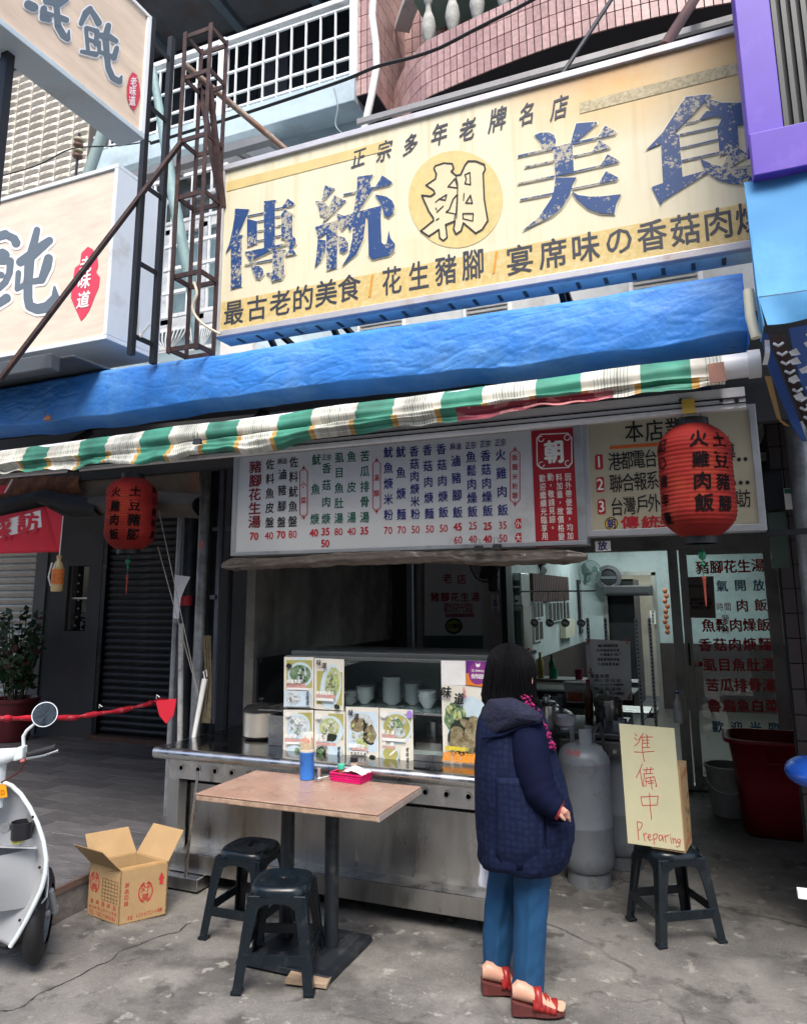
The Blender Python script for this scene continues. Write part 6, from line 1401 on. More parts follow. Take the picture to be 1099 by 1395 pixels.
m = M(); m.box((X0+.1,yc-.03,TZ-.06),(X1-.1,yc+.03,TZ-.0365)); part('underframe', m, blackm, tb)
m = M()
bx0, bx1 = colA.x-.14, colB.x+.12; by0, by1 = yc-.24, yc+.24
def frus(z0, z1, i0, i1): return [[(bx0+i0,by0+i0,z0),(bx1-i0,by0+i0,z0),(bx1-i0,by1-i0,z0),(bx0+i0,by1-i0,z0)],[(bx0+i1,by0+i1,z1),(bx1-i1,by0+i1,z1),(bx1-i1,by1-i1,z1),(bx0+i1,by1-i1,z1)]]
m.rings(frus(.004,.03,0,.01)); m.rings(frus(.0305,.055,.05,.1)); part('base_plate', m, blackm, tb, bevel=.004)
tag(M().obox((colB.x+.02,by0-.015,.014),(.2,.03,0),(-.02,.09,0),(0,0,.018)).build('wood_wedge', pm('raw_wood', (.3,.22,.15), .8, var=.3, stretch=(1,8,1)), bevel=.002), 'raw wood wedge pushed under the table base', 'wedge')
# things on the table
h_ = P(418,1062,Z=TZ); ch = thing('chopstick_holder', (h_.x,h_.y,TZ), 'tall blue plastic chopstick holder with a clear lid on the table', 'chopstick holder')
bl = pm('holder_blue', (.03,.17,.55), .4, var=.05)
part('cup', M().lathe((h_.x,h_.y,TZ+.001),[(.036,0),(.039,.003),(.043,.135),(.0445,.137),(.0445,.148),(.041,.148)],32), bl, ch, smooth=True)
part('rim', M().lathe((h_.x,h_.y,TZ+.1495),[(.0445,0),(.0445,.012),(.041,.013)],32,cap=False), pm('rim_cream', (.55,.5,.42), .4), ch, smooth=True)
part('clear_lid', M().lathe((h_.x,h_.y,TZ+.163),[(.041,0),(.039,.085),(.036,.088),(.001,.088)],32,cap=False), pm('clear_lid', (.85,.83,.7), .1, var=0, alpha=.22), ch, smooth=True)
for i in range(26):
    a_ = random.uniform(0,6.28); r_ = .034*math.sqrt(random.random()); x, y = h_.x+r_*math.cos(a_), h_.y+r_*math.sin(a_)
    st_ = M(); tp = TZ+.2+random.uniform(-.006,.012); st_.tube([(x,y,TZ+.02),(x+random.uniform(-.003,.003),y,tp)],.0028,6); cs_ = part('chopstick', st_, pm('bamboo', (.6,.42,.2), .6, var=.15), ch)
    st_ = M(); st_.tube([(x,y,tp),(x,y,tp+.014)],.003,6); st_.build('tip', pm('red_tip', (.6,.15,.08), .6), cs_)
m = M(); a = [Vector((h_.x-.012+.013*math.cos(k*math.pi/10)-.0, h_.y, TZ+.09+.008*math.sin(k*math.pi/10))) for k in range(21)]
m.tube([Vector((q.x, h_.y-math.sqrt(max(0,.0422**2-(q.x-h_.x)**2))-.0005, q.z)) for q in a],.0009,4); part('oval_mark', m, pm('navy_print', (.01,.03,.2), .5), ch)
bk_ = thing('pink_basket', P(478,1066,Z=TZ), 'bright pink plastic basket holding condiments on the table', 'basket')
A0, A1 = P(445,1060,Z=TZ), P(508,1070,Z=TZ); bxc = Vector(((A0.x+A1.x)/2, (A0.y+A1.y)/2+.02, TZ)); hw, hd = .095, .055
ang = math.atan2(A1.y-A0.y, A1.x-A0.x)*.6; ex_ = Vector((math.cos(ang), math.sin(ang), 0)); ey_ = Vector((-math.sin(ang), math.cos(ang), 0))
pk = pm('hot_pink', (.62,.005,.14), .35, var=.05)
def bq(u, v, z): e = 1+z*1.3; return bxc+ex_*u*hw*e+ey_*v*hd*e+Vector((0,0,z))
m = M(); m.poly([bq(-1,-1,.003),bq(1,-1,.003),bq(1,1,.003),bq(-1,1,.003)], ex=(0,0,-.002))
for (u0,v0),(u1,v1) in (((-1,-1),(1,-1)),((1,-1),(1,1)),((1,1),(-1,1)),((-1,1),(-1,-1))):
    n = 16 if v0 == v1 else 9
    for i in range(n+1):
        u, v = u0+(u1-u0)*i/n, v0+(v1-v0)*i/n; m.bar(bq(u,v,.002), bq(u,v,.043), .005, .003)
    for z in (.006,.018,.03,.041): m.bar(bq(u0,v0,z), bq(u1,v1,z), .0045, .006)
part('basket_body', m, pk, bk_)
m = M()
for (u0,v0),(u1,v1) in (((-1,-1),(1,-1)),((1,-1),(1,1)),((1,1),(-1,1)),((-1,1),(-1,-1))): m.bar(bq(u0,v0,.044), bq(u1,v1,.044), .012, .005)
part('basket_rim', m, pk, bk_)
def jar(u, v, r, h, hc, lab, bm_, cmx, nm='condiment_jar'):
    c = bq(u, v, .004); th = thing(nm, c, lab, 'jar'); part('jar_body', M().lathe(c,[(r*.9,0),(r,.004),(r,h),(r*.7,h+.003)],20), bm_, th, smooth=True); part('cap', M().lathe(c+Vector((0,0,h+.002)),[(r*1.04,0),(r*1.06,hc),(r*.9,hc+.003),(.001,hc+.003)],20), cmx, th, smooth=True)
jar(-.68,0,.019,.05,.022,'small jar with a turquoise lid in the pink basket', pm('red_sauce', (.25,.08,.04), .2), pm('turquoise', (.05,.45,.3), .4))
jar(-.22,-.1,.012,.04,.012,'tiny glass shaker with a steel lid in the pink basket', pm('pale_glass', (.5,.5,.5), .15), steel)
jar(-.08,.75,.02,.085,.022,'pale pepper shaker with a black lid standing at the back of the pink basket', pm('pepper', (.42,.34,.27), .3), pm('black_cap', (.015,.012,.02), .3))
tn = thing('tissue_pack', bq(.35,0,.01), 'crumpled white tissue pack lying in the pink basket', 'tissues'); c = bq(.38,0,.045)
m = M()
def tf(u, v):
    a = (u-.5)*.135; b_ = (v-.5)*.095; h = .036*max(0,1-abs(u-.45)*1.6)*(1-abs(v-.5)*.9)+.007*noise.noise(Vector((u*5,v*5,0)))
    return c+ex_*a+ey_*b_+Vector((0,0,h))
m.grid(tf, 12, 10); part('wrapper', m, pm('tissue_white', (.72,.66,.64), .8), tn, smooth=True, solid=.003)
sp = P(433,1064,Z=TZ); tag(M().lathe(sp+Vector((0,0,.002)),[(.026,0),(.027,.008),(.02,.011)],20).tube([sp+Vector((.0,0,.012)),sp+Vector((.04,.03,.02)),sp+Vector((.06,.05,.024))],.004,8).lathe(sp+Vector((-.004,.02,.004)),[(.016,.0),(.013,.055),(.015,.058)],14).build('spoon_rest', steel, smooth=True), 'small steel spoon rest with a glass between the blue holder and pink basket', 'spoon rest')

# ================================================================= stools
stm = pm('stool_plastic', (.004,.008,.012), .28, var=.2, scale=8, rvar=.08, dirt=(.03,.033,.036), damt=.2, dscale=15)
def make_stool(lab):
    th = thing('plastic_stool', (0,0,0), lab, 'stool', 'dark plastic stools'); H_ = .425; T = .125; Bq = .185
    def sup(r_, z, n=40, e=3.2):
        out = []
        for k in range(n):
            a = 2*math.pi*k/n; c, s = math.cos(a), math.sin(a); out.append((r_*math.copysign(abs(c)**(2/e), c), r_*math.copysign(abs(s)**(2/e), s), z))
        return out
    m = M(); m.rings([sup(.014,H_-.008,n=40,e=2),sup(.018,H_-.003,e=2),sup(T*.8,H_-.003),sup(T*.95,H_),sup(T*1.05,H_-.004),sup(T*1.115,H_-.016),sup(T*1.14,H_-.034),sup(T*1.15,H_-.05),sup(T*1.11,H_-.05),sup(T*1.07,H_-.03)], cap=False); part('seat', m, stm, th, smooth='all')
    m = M(); m.lathe((0,0,H_-.03),[(.015,0),(.015,.026),(.020,.0275)],16,cap=False); part('seat_hole', m, black, th)
    for sx in (-1,1):
        for sy in (-1,1):
            m = M(); rg = []
            for k in range(9):
                t = k/8; z = H_-.035-(H_-.035)*t; c = T*1.13-.006*(1-t)**6+(Bq-T*1.13)*t**1.15; wd = .016*(1-t)**3+.05-.006*t
                pts_ = [(0,0),(-wd,.0),(-wd,-.010),(-.013,-.013),(-.010,-wd),(0,-wd)]
                rg.append([(sx*(c+a), sy*(c+b_), z) for a, b_ in pts_])
            if sx*sy < 0: rg = [list(reversed(r_)) for r_ in rg]
            m.rings(rg); part('leg', m, stm, th, bevel=.003)
            m = M(); m.box((sx*(Bq+.004),sy*(Bq+.004),0),(sx*(Bq-.045),sy*(Bq-.045),.012)); part('foot', m, stm, th, bevel=.002)
    zr = .135; c = T*1.12+(Bq-T*1.12)*.72
    for s in (-1,1):
        for ax in (0,1):
            m = M(); p0, p1 = (-c+.03, s*(c-.008)), (c-.03, s*(c-.008))
            if ax: p0, p1 = p0[::-1], p1[::-1]
            m.bar((p0[0],p0[1],zr),(p1[0],p1[1],zr),.009,.045); part('stretcher', m, stm, th, bevel=.002)
            # arch skirt under the seat
            m = M(); cc_ = T*1.13; mm_ = []
            for k in range(13):
                u = -1+2*k/12; zt_ = H_-.04; zl = H_-.066-.085*abs(u)**3.4
                mm_.append((u*(cc_-.02), zt_, zl))
            vs_ = []
            for u, a, b_ in mm_:
                for z in (a, b_): 
                    vs_.append((u, s*cc_, z) if not ax else (s*cc_, u, z))
            m.add(vs_, [(2*k,2*k+1,2*k+3,2*k+2) for k in range(12)]); part('skirt', m, stm, th, solid=.006)
    return th
s0 = make_stool('black plastic stool in front of the table, nearest the camera')
def put(th, x, y, rz): th.location = (x, y, 0.0); th.rotation_euler = (0,0,rz)
ca_ = [P(322,1350,Z=0),P(405,1352,Z=0),P(432,1308,Z=0)]
c = (ca_[0]+ca_[2])/2
STOOLS = []
put(s0, c.x+.015, c.y+.0, math.atan2(ca_[1].y-ca_[0].y, ca_[1].x-ca_[0].x)); STOOLS.append(s0)
s1_ = copy_tree(s0); s1_['label'] = 'black plastic stool half hidden behind the front stool, beside the cardboard box'
a, b_ = P(270,1270,Z=0), P(385,1262,Z=0); put(s1_, a.x+.235, a.y+.12, math.atan2(.30,1)*0+R(2))
s2_ = copy_tree(s0); s2_['label'] = 'black plastic stool carrying the preparing sign, right of the gas cylinders'
a, b_, c = P(857,1277,Z=0), P(935,1297,Z=0), P(978,1271,Z=0); cc_ = (a+c)/2; put(s2_, cc_.x+.0, cc_.y+.06, R(32))
S2 = s2_.location.copy()
# ================================================================= cardboard boxes
card = pm('cardboard', (.38,.25,.12), .8, var=.1, scale=6, bump=.06, bscale=100, stretch=(1,1,1))
cardi = pm('cardboard_inside', (.42,.26,.1), .8, var=.08)
cb = thing('cardboard_box', (-3.0,3.45,0), 'open cardboard box with red round printed emblems beside the kerb', 'box')
A, B, C_ = P(118,1247,Z=0), P(161,1263,Z=0), P(226,1247,Z=0)
D = A+C_-B; hgt = P(163,1190,Y=B.y).z
hb = P(163,1190, X=B.x).z
A.z=B.z=C_.z=D.z=.004; up3 = Vector((0,0,hb))
ab = (A-B).normalized(); cbv = (C_-B).normalized(); th_ = .006
m = M()
for p, q, n_ in ((A,B,cbv),(B,C_,ab),(C_,D,-cbv),(D,A,-ab)): m.poly([p,q,q+up3,p+up3], ex=n_*th_*1.0)
m.poly([A,B,C_,D], ex=(0,0,.005)); part('box_body', m, card, cb)
def flap(p, q, out, ln, drop, nm='flap'):
    a, b_ = p+up3, q+up3; o_ = (out*math.cos(drop)+Vector((0,0,1))*math.sin(drop))*ln; s_ = (b_-a)*.03
    m = M(); m.poly([a,b_,b_+o_-s_,a+o_+s_], ex=Vector((0,0,.005))); part(nm, m, card, cb)
flap(A,B,-cbv,.15,R(48)); flap(C_,D,cbv,.17,R(60)); flap(D,A,ab,.15,R(60))
m = M(); q0 = D+up3*.98; m.poly([D+up3-ab*.004,A+up3-ab*.004,A+up3-ab*.15+Vector((0,0,.03))+cbv*.02,D+up3-ab*.14+Vector((0,0,.07))]); part('tape', m, cardi, cb) if False else None
flap(B,C_,ab,-.0001,0,'front_lip') if False else None
inn = M(); inn.poly([B+up3*1.0+ab*.006,C_+up3+ab*.006,C_+up3+ab*.11-Vector((0,0,.02)),B+up3+ab*.11-Vector((0,0,.02))], ex=(0,0,.005)); part('folded_flap', inn, cardi, cb)
boxr = pm('box_red_ink', (.45,.03,.03), .7, var=.2, scale=40)
def on_face(o, ux, uy, n_): return lambda u, v: o+ux*u+uy*v+n_*.0015
fR = lambda u, v: B+(C_-B)*u+up3*v-ab*.002+Vector((0,0,0))
fL = lambda u, v: A+(B-A)*u+up3*v-cbv*.002
def face_text(f, W_, s, u, v, sz, bold=.02, name='lettering', mt=boxr, parent=cb):
    m = M()
    for i, c in enumerate(s):
        vs_, fs_, _ = glyph(c, bold); uu = u[0]+(u[1]-u[0])*(i/(len(s)-1) if len(s)>1 else 0); vv = v[0]+(v[1]-v[0])*(i/(len(s)-1) if len(s)>1 else 0)
        m.add([f(uu+a*sz[0], vv+b_*sz[1]) for a, b_ in vs_], fs_)
    part(name, m, mt, parent)
def ringf(f, cu, cv_, ru, rv, w_=.16):
    m = M(); n = 28
    vs_ = [f(cu+ru*k*math.cos(2*math.pi*i/n), cv_+rv*k*math.sin(2*math.pi*i/n)) for k in (1,1-w_) for i in range(n)]
    m.add(vs_, [(i,(i+1)%n,n+(i+1)%n,n+i) for i in range(n) if i not in (6,7,20,21)]); part('emblem', m, boxr, cb)
ringf(fR,.53,.52,.155,.2); face_text(fR,0,'好',(.53,.53),(.61,.61),(.2,.17),.05); face_text(fR,0,'萬',(.53,.53),(.42,.42),(.17,.14),.05)
face_text(fR,0,'蔴高四箱',(.13,.13),(.72,.38),(.09,.09),.02); face_text(fR,0,'容量:4500CC×4桶裝',(.2,.88),(.1,.12),(.045,.075),.03)
m = M(); m.poly([fR(u,v) for u,v in ((.86,.84),(.93,.7),(.9,.7),(.9,.6),(.82,.6),(.82,.7),(.79,.7))]); part('arrow', m, boxr, cb)
ringf(fL,.2,.66,.15,.2); face_text(fL,0,'好',(.2,.2),(.74,.74),(.2,.15),.05); face_text(fL,0,'萬',(.2,.2),(.57,.57),(.18,.13),.05)
face_text(fL,0,'金味香麻油',(.15,.85),(.3,.3),(.1,.09),.02); face_text(fL,0,'TEL:(08)7885088',(.1,.88),(.09,.09),(.06,.08),.02); face_text(fL,0,'高雄縣鳳山市中山東路',(.1,.9),(.19,.19),(.06,.06),.01)
m = M()
for i in range(7): 
    v = .38+.4*i/6; m.poly([fL(.45,v-.004),fL(.93,v-.004),fL(.93,v+.004),fL(.45,v+.004)])
for i in range(6): 
    u = .45+.48*i/5; m.poly([fL(u-.005,.38)+Vector((0,0,0))-cbv*.0005,fL(u+.005,.38)-cbv*.0005,fL(u+.005,.78)-cbv*.0005,fL(u-.005,.78)-cbv*.0005])
part('printed_table', m, pm('box_brown_ink', (.15,.06,.02), .7), cb)
# the preparing sign: yellow board in front of a small box on the stool
SZ = .43
pn_ = thing('preparing_sign', (S2.x,S2.y-.1,SZ), 'pale yellow upright board with handwritten red characters and the word Preparing, on the right stool', 'sign')
# board plane found from its four corners, standing on the seat
bo = P(855,1152,Z=SZ); be = P(930,1164,Z=SZ); bd_ = (be-bo); bd_.z = 0; bn_ = Vector((bd_.y,-bd_.x,0)).normalized()
# fit: bottom corners at seat height, top follows the picture on a slightly leaning plane
pl_o = bo; nrm = Vector((bn_.x, bn_.y, .0)).normalized()
cor = [Pn(843,986,pl_o,nrm),Pn(918,992.5,pl_o,nrm),Pn(932,1160,pl_o,nrm),Pn(855,1149,pl_o,nrm)]
m = M(); m.poly(cor, ex=-nrm*.006); part('board', m, pm('pale_yellow_board', (.6,.57,.36), .7, var=.05, dirt=(.5,.48,.32), damt=.2), pn_)
redk = pm('marker_red', (.55,.03,.04), .6, var=.3, scale=60); at2 = lambda x, y: Pn(x, y, pl_o, nrm)+nrm*.0012
c7 = crop(840,980,7.54); m = M()
lf = nrm*.00002
for pl in ([(185,150),(205,170)],[(180,190),(210,215)],[(180,275),(215,250),(240,205)],[(275,145),(245,185),(225,210)],[(265,185),(262,290),(340,288)],[(240,185),(370,182)],[(300,155),(318,180)],[(312,190),(312,285)],[(265,215),(335,215)],[(265,245),(335,245)],[(180,335),(260,340),(385,328)],[(262,295),(275,400),(285,435)],
           [(262,455),(235,530),(197,603)],[(240,530),(268,690)],[(270,520),(380,512)],[(310,495),(305,550)],[(350,490),(345,550)],[(270,562),(370,555)],[(285,570),(275,640),(280,690)],[(300,600),(300,690)],[(300,605),(385,590),(410,690),(395,685)],[(305,640),(380,630)],[(345,595),(362,720)],[(320,660),(380,655)],
           [(245,800),(265,890),(300,885)],[(245,798),(425,790),(415,880),(275,888)],[(335,760),(345,900),(357,1030)],
           [(208,1055),(225,1240)],[(208,1050),(255,1065),(262,1090),(245,1125),(222,1145)],[(275,1170),(290,1250)],[(275,1195),(300,1170),(308,1180)],[(318,1215),(345,1210),(345,1185),(325,1185),(320,1220),(340,1245),(365,1235)],[(375,1185),(385,1285)],[(378,1190),(405,1175),(420,1195),(405,1225),(385,1235)],[(465,1195),(440,1190),(430,1225),(445,1250),(465,1230),(470,1200),(480,1255)],[(492,1190),(505,1265)],[(495,1215),(520,1190),(535,1200)],[(552,1215),(560,1275)],[(548,1185),(551,1192)],[(575,1220),(580,1280)],[(578,1240),(600,1225),(612,1280)],[(650,1235),(630,1230),(620,1255),(635,1275),(655,1250)],[(655,1240),(645,1300),(620,1315),(612,1300)]):
    ribbon(m, c7(pl), .95, at2, n=6, lift=lf)
part('handwriting', m, redk, pn_)
sbx = thing('small_carton', (S2.x+.05,S2.y,SZ), 'small printed cardboard carton propping up the yellow preparing board', 'box')
fw_ = (cor[2]-cor[3]); fw_.z = 0; fwn = fw_.normalized(); bk3 = -nrm
o_ = Vector((cor[2].x, cor[2].y, SZ+.002))-nrm*.008; topz = P(940,1043,Y=o_.y+.05).z
dpt = .2; wd_ = .17; o_ = o_ + fwn*.003
vs_ = [o_, o_-fwn*wd_, o_-fwn*wd_+bk3*dpt, o_+bk3*dpt]; hh_ = Vector((0,0,topz-SZ-.01))
m = M(); m.add(vs_+[v+hh_ for v in vs_], [(0,1,2,3),(7,6,5,4),(0,4,5,1),(1,5,6,2),(2,6,7,3),(3,7,4,0)]); part('carton', m, card, sbx, bevel=.001)
fS = lambda u, v: o_+bk3*dpt*u+hh_*v+fwn*.0015
face_text(fS,0,'老店滷味',(.18,.85),(.87,.9),(.17,.07),.03,mt=boxr,parent=sbx); face_text(fS,0,'手工麵食品',(.45,.5),(.7,.22),(.16,.06),.03,mt=black,parent=sbx); face_text(fS,0,'嚐鮮',(.75,.78),(.6,.4),(.2,.07),.02,mt=black,parent=sbx); face_text(fS,0,'台灣名產',(.2,.85),(.07,.12),(.17,.07),.03,mt=boxr,parent=sbx)
# ================================================================= gas cylinders
gasm = pm('gas_grey', (.17,.19,.215), .45, .2, var=.1, scale=6, dirt=(.09,.07,.06), damt=.3, dscale=5, rvar=.1)
def gas(x, y, lab, r=.165, h=1.02, first=None):
    th = thing('gas_cylinder', (x,y,0), lab, 'gas cylinder', 'grey gas cylinders under the stove table')
    part('foot_ring', M().lathe((x,y,0),[(r*.82,0),(r*.82,.075),(r*.86,.08)],32), gasm, th, smooth=True)
    pr = [(r*.6,.07),(r*.85,.085),(r*.97,.12),(r,.17),(r,h*.36),(r*1.006,h*.363),(r*1.006,h*.37),(r,h*.373),(r,h*.76),(r*1.008,h*.765),(r,h*.772),(r*.985,h*.80),(r*.92,h*.832),(r*.76,h*.86),(r*.5,h*.88),(r*.2,h*.888),(.001,h*.889)]
    part('tank', M().lathe((x,y,0),pr,40), gasm, th, smooth=True)
    m = M()
    for a0 in (0.4, 2.5, 4.6):
        vs_ = []; fs_ = []
        for k in range(7):
            a = a0+1.1*k/6
            for rr_, z in ((.075,h*.862),(.078,h*.985)): vs_.append((x+rr_*math.cos(a), y+rr_*math.sin(a), z))
            if k: fs_.append((2*k-2,2*k-1,2*k+1,2*k))
        m.add(vs_, fs_)
    part('collar', m, gasm, th, solid=.004)
    part('valve', M().lathe((x,y,h*.86),[(.014,0),(.014,.05),(.022,.055),(.022,.075)],12), pm('brass', (.3,.22,.08), .4, 1.0), th, smooth=True)
    m = M()
    for i, c in enumerate('液化石油氣'):
        vs_, fs_, _ = glyph(c, .03); a0 = -2.1+i*.13
        m.add([(x+(r*.93-b_*.02)*math.cos(a0+a_*.11), y+(r*.93-b_*.02)*math.sin(a0+a_*.11), h*.842+b_*.03) for a_, b_ in vs_], fs_)
    part('lettering', m, boxr, th); return th
p = P(808,1213,Z=0); gas(p.x-.04, p.y+.12, 'nearest grey gas cylinder with red lettering right of the woman', .16, .93)
p = P(850,1190,Z=0); gas(p.x-.02, p.y+.16, 'second grey gas cylinder behind the preparing sign', .155, .93)
p = P(770,1160,Z=0); gas(p.x-.12, p.y+.45, 'third gas cylinder mostly hidden behind the woman', .16, 1.0)
# stove table with pot, bowl
sv = thing('stove_table', (-.7,5.2,0), 'dark steel stove table over the gas cylinders', 'stove')
zt = P(780,995,Y=5.3).z; OY = .38
x0_, x1_ = -1.05, P(868,990,Y=5.5).x
part('top', M().box((x0_,4.85+OY,zt-.03),(x1_,5.6+OY,zt)), pm('greasy_steel', (.09,.1,.11), .3, .8, var=.4), sv, bevel=.003)
for x, y in ((x0_+.05,4.9+OY),(x1_-.05,4.9+OY),(x0_+.05,5.55+OY),(x1_-.05,5.55+OY)): part('leg', M().tube([(x,y,0),(x,y,zt-.03)],.018,10), steel, sv, smooth=True)
part('control_panel', M().box((x0_+.02,4.8+OY,zt-.13),(x0_+.5,4.85+OY,zt-.04)), pm('stove_panel', (.12,.12,.12), .4, .7), sv, bevel=.003)
for i in range(3): part('valve_knob', M().tube([(x0_+.12+i*.13,4.8+OY,zt-.09),(x0_+.12+i*.13,4.76+OY,zt-.09)],.014,12), steel, sv, smooth=True)
part('gas_hose', M().tube([(x0_+.3,4.82+OY,zt-.1),(x0_+.35,5.0,zt-.1),(x0_+.32,4.95,.95),(x0_+.28,4.92,.9)],.012,8), black, sv, smooth=True)
part('glass_shelf', M().box((-.6,5.2,zt+.06),(x1_+.05,5.7,zt+.068)), pm('smoky_glass', (.05,.07,.07), .08, var=0), sv)
part('shelf_rim', M().box((-.62,5.185,zt+.055),(x1_+.05,5.198,zt+.068)), steel, sv)
p = P(769,1000,Y=5.32); th = thing('soup_bowl', (p.x,5.32,zt), 'white melamine soup bowl on the stove table', 'bowl')
part('bowl', M().lathe((p.x,5.32,zt+.002),[(.035,0),(.036,.012),(.065,.03),(.082,.085),(.085,.088),(.08,.086),(.06,.033),(.001,.02)],32,cap=False), pm('lilac_white', (.6,.57,.62), .3, var=.03), th, smooth=True)
p = P(744,990,Y=5.34); th = thing('steel_pot', (p.x,5.34,zt), 'small steel pot with a ladle just right of the woman', 'pot')
part('pot', M().lathe((p.x,5.34,zt+.001),[(.075,0),(.08,.01),(.08,.15),(.086,.155),(.08,.157)],28), steel, th, smooth=True)
part('lid', M().lathe((p.x,5.34,zt+.158),[(.083,0),(.07,.018),(.02,.03),(.02,.045),(.001,.046)],28), steel, th, smooth=True)
p = P(745,960,Y=5.34); th = thing('ladle', p, 'steel ladle standing in the pot beside the woman', 'ladle'); part('handle', M().tube([p+Vector((0,0,-.12)),p,p+Vector((.02,0,.06))],.008,8), steel, th, smooth=True); part('scoop', M().ball(p+Vector((.06,0,-.03)),.035,12,8), steel, th, smooth=True)
# ================================================================= paper notice on its rack
RY = 6.05
rk = thing('steel_rack', (-.6,RY,0), 'perforated steel upright posts of a rack behind the paper notice', 'rack')
q = M(); q.box((-.013,-.013,0),(.013,.013,1)); 
for (px, yt, yb) in ((800,842,990),(824,842,990),(866,842,990),(884,842,985)):
    Yp = RY if px in (800,866) else RY+.35
    a = P(px, yt, Y=Yp); m = M(); m.box((a.x-.012,Yp-.006,.0),(a.x+.012,Yp+.006,a.z)); up_o = part('post', m, pm('rack_steel', (.5,.52,.52), .35, .6, var=.1), rk)
    m = M(); z = a.z-.03
    while z > a.z-.9: m.box((a.x-.006,Yp-.0075,z),(a.x+.006,Yp-.0061,z+.012)); z -= .03
    m.build('slot_holes', black, up_o, kind='stuff')
a0, a1 = P(800,900,Y=RY), P(884,900,Y=RY+.35)
for z in (.45,.85): part('shelf', M().box((a0.x,RY,z),(a1.x,RY+.35,z+.02)), steel2, rk)
nt_ = thing('paper_notice', P(830,910,Y=RY-.03), 'laminated paper notice of opening hours hung on the steel rack', 'notice')
nc = [(797.5,870),(858,874),(861,954),(802,954)]
m = M(); m.poly([P(x,y,Y=RY-.03) for x,y in nc], ex=(0,.003,0)); part('sheet', m, pm('notice_paper', (.8,.78,.76), .15, var=.08, scale=8, coat=.6, bump=.05, bscale=6), nt_)
t_ = Txt(RY-.031); cx7 = crop(780,740,3.445)
for s_, xa_, xb_, y, h_ in (('櫃台開期間單單',125,205,482,3.8),('內用請填寫菜單',118,212,503,3.8),('外帶請打勾',135,200,524,3.8),('餐點會現點現做',122,212,546,3.8),('久候幾還見諒',125,208,568,3.8),('營業時間',92,160,625,5.2),('中午11:30-15:00',108,220,645,4.4),('(14:30-15:00僅限外帶)',128,238,665,3),('下午16:30-20:00',108,222,685,4.4),('(19:30-20:00僅限外帶)',130,240,706,3)):
    (q0,),(q1,) = cx7([(xa_,y)]), cx7([(xb_,y)]); t_.row(s_, q0, q1, h_*.95, h_, bold=.02)
t_.build('lettering', black, nt_, off=.002)
m = M()
for (x, y) in ((70,465),(78,600),(262,720),(255,458)):
    for k in range(5): (q0,) = cx7([(x+random.uniform(-9,9),y+random.uniform(-12,12))]); m.poly([P(q0[0]+1.6*math.cos(j), q0[1]+1.6*math.sin(j), Y=RY-.0325-.0001*k) for j in range(6)])
part('flower_print', m, pm('rose_print', (.5,.15,.12), .5), nt_)
m = M(); ribbon(m, cx7([(205,518),(212,528),(228,512)]), .8, lambda x,y: P(x,y,Y=RY-.034), n=5); part('tick_mark', m, redp, nt_)
# tubs and cups near the rack
p = P(785,940,Y=6.0); th = thing('plastic_tub', p, 'clear plastic tub of red chillies hanging left of the notice', 'tub')
part('tub', M().rings([[(p.x-.07,5.95,p.z-.09),(p.x+.07,5.95,p.z-.09),(p.x+.07,6.05,p.z-.09),(p.x-.07,6.05,p.z-.09)],[(p.x-.09,5.94,p.z+.06),(p.x+.09,5.94,p.z+.06),(p.x+.09,6.07,p.z+.06),(p.x-.09,6.07,p.z+.06)]]), pm('cloudy_plastic', (.4,.38,.36), .3, alpha=.7), th)
part('chillies', M().box((p.x-.06,5.945,p.z-.08),(p.x+.05,5.949,p.z-.01)), pm('chilli', (.35,.08,.03), .6, var=.6, scale=60), th)
sh_ = thing('wall_shelf', (-1.3,8.2,1.1), 'long dark shelf with cups behind the woman', 'shelf'); zsh = P(770,925,Y=7.9).z
part('board', M().box((-1.9,7.8,zsh-.03),(-.75,8.1,zsh)), pm('shelf_grey', (.2,.2,.2), .5), sh_); part('board', M().box((-1.9,7.75,zsh-.32),(-.6,8.1,zsh-.27)), pm('shelf_grey', (.2,.2,.2), .5), sh_)
for px, col, lab in ((754,(.02,.35,.2),'green plastic cup on the dark shelf'),(788,(.3,.02,.08),'dark pink plastic cup on the dark shelf, half behind the notice')):
    p = P(px, 915, Y=7.9); tag(M().lathe((p.x,7.9,zsh+.001),[(.035,0),(.045,.1),(.042,.1),(.033,.005)],20).build('cup', pm('cup_%d' % px, col, .4, var=.05), smooth=True), lab, 'cup')
tag(M().box((-1.95,7.8,.0),(-.8,8.4,.78)).build('back_counter', pm('black_cabinet', (.02,.02,.022), .5), bevel=.01), 'low black cabinet below the cup shelf inside the shop', 'cabinet')
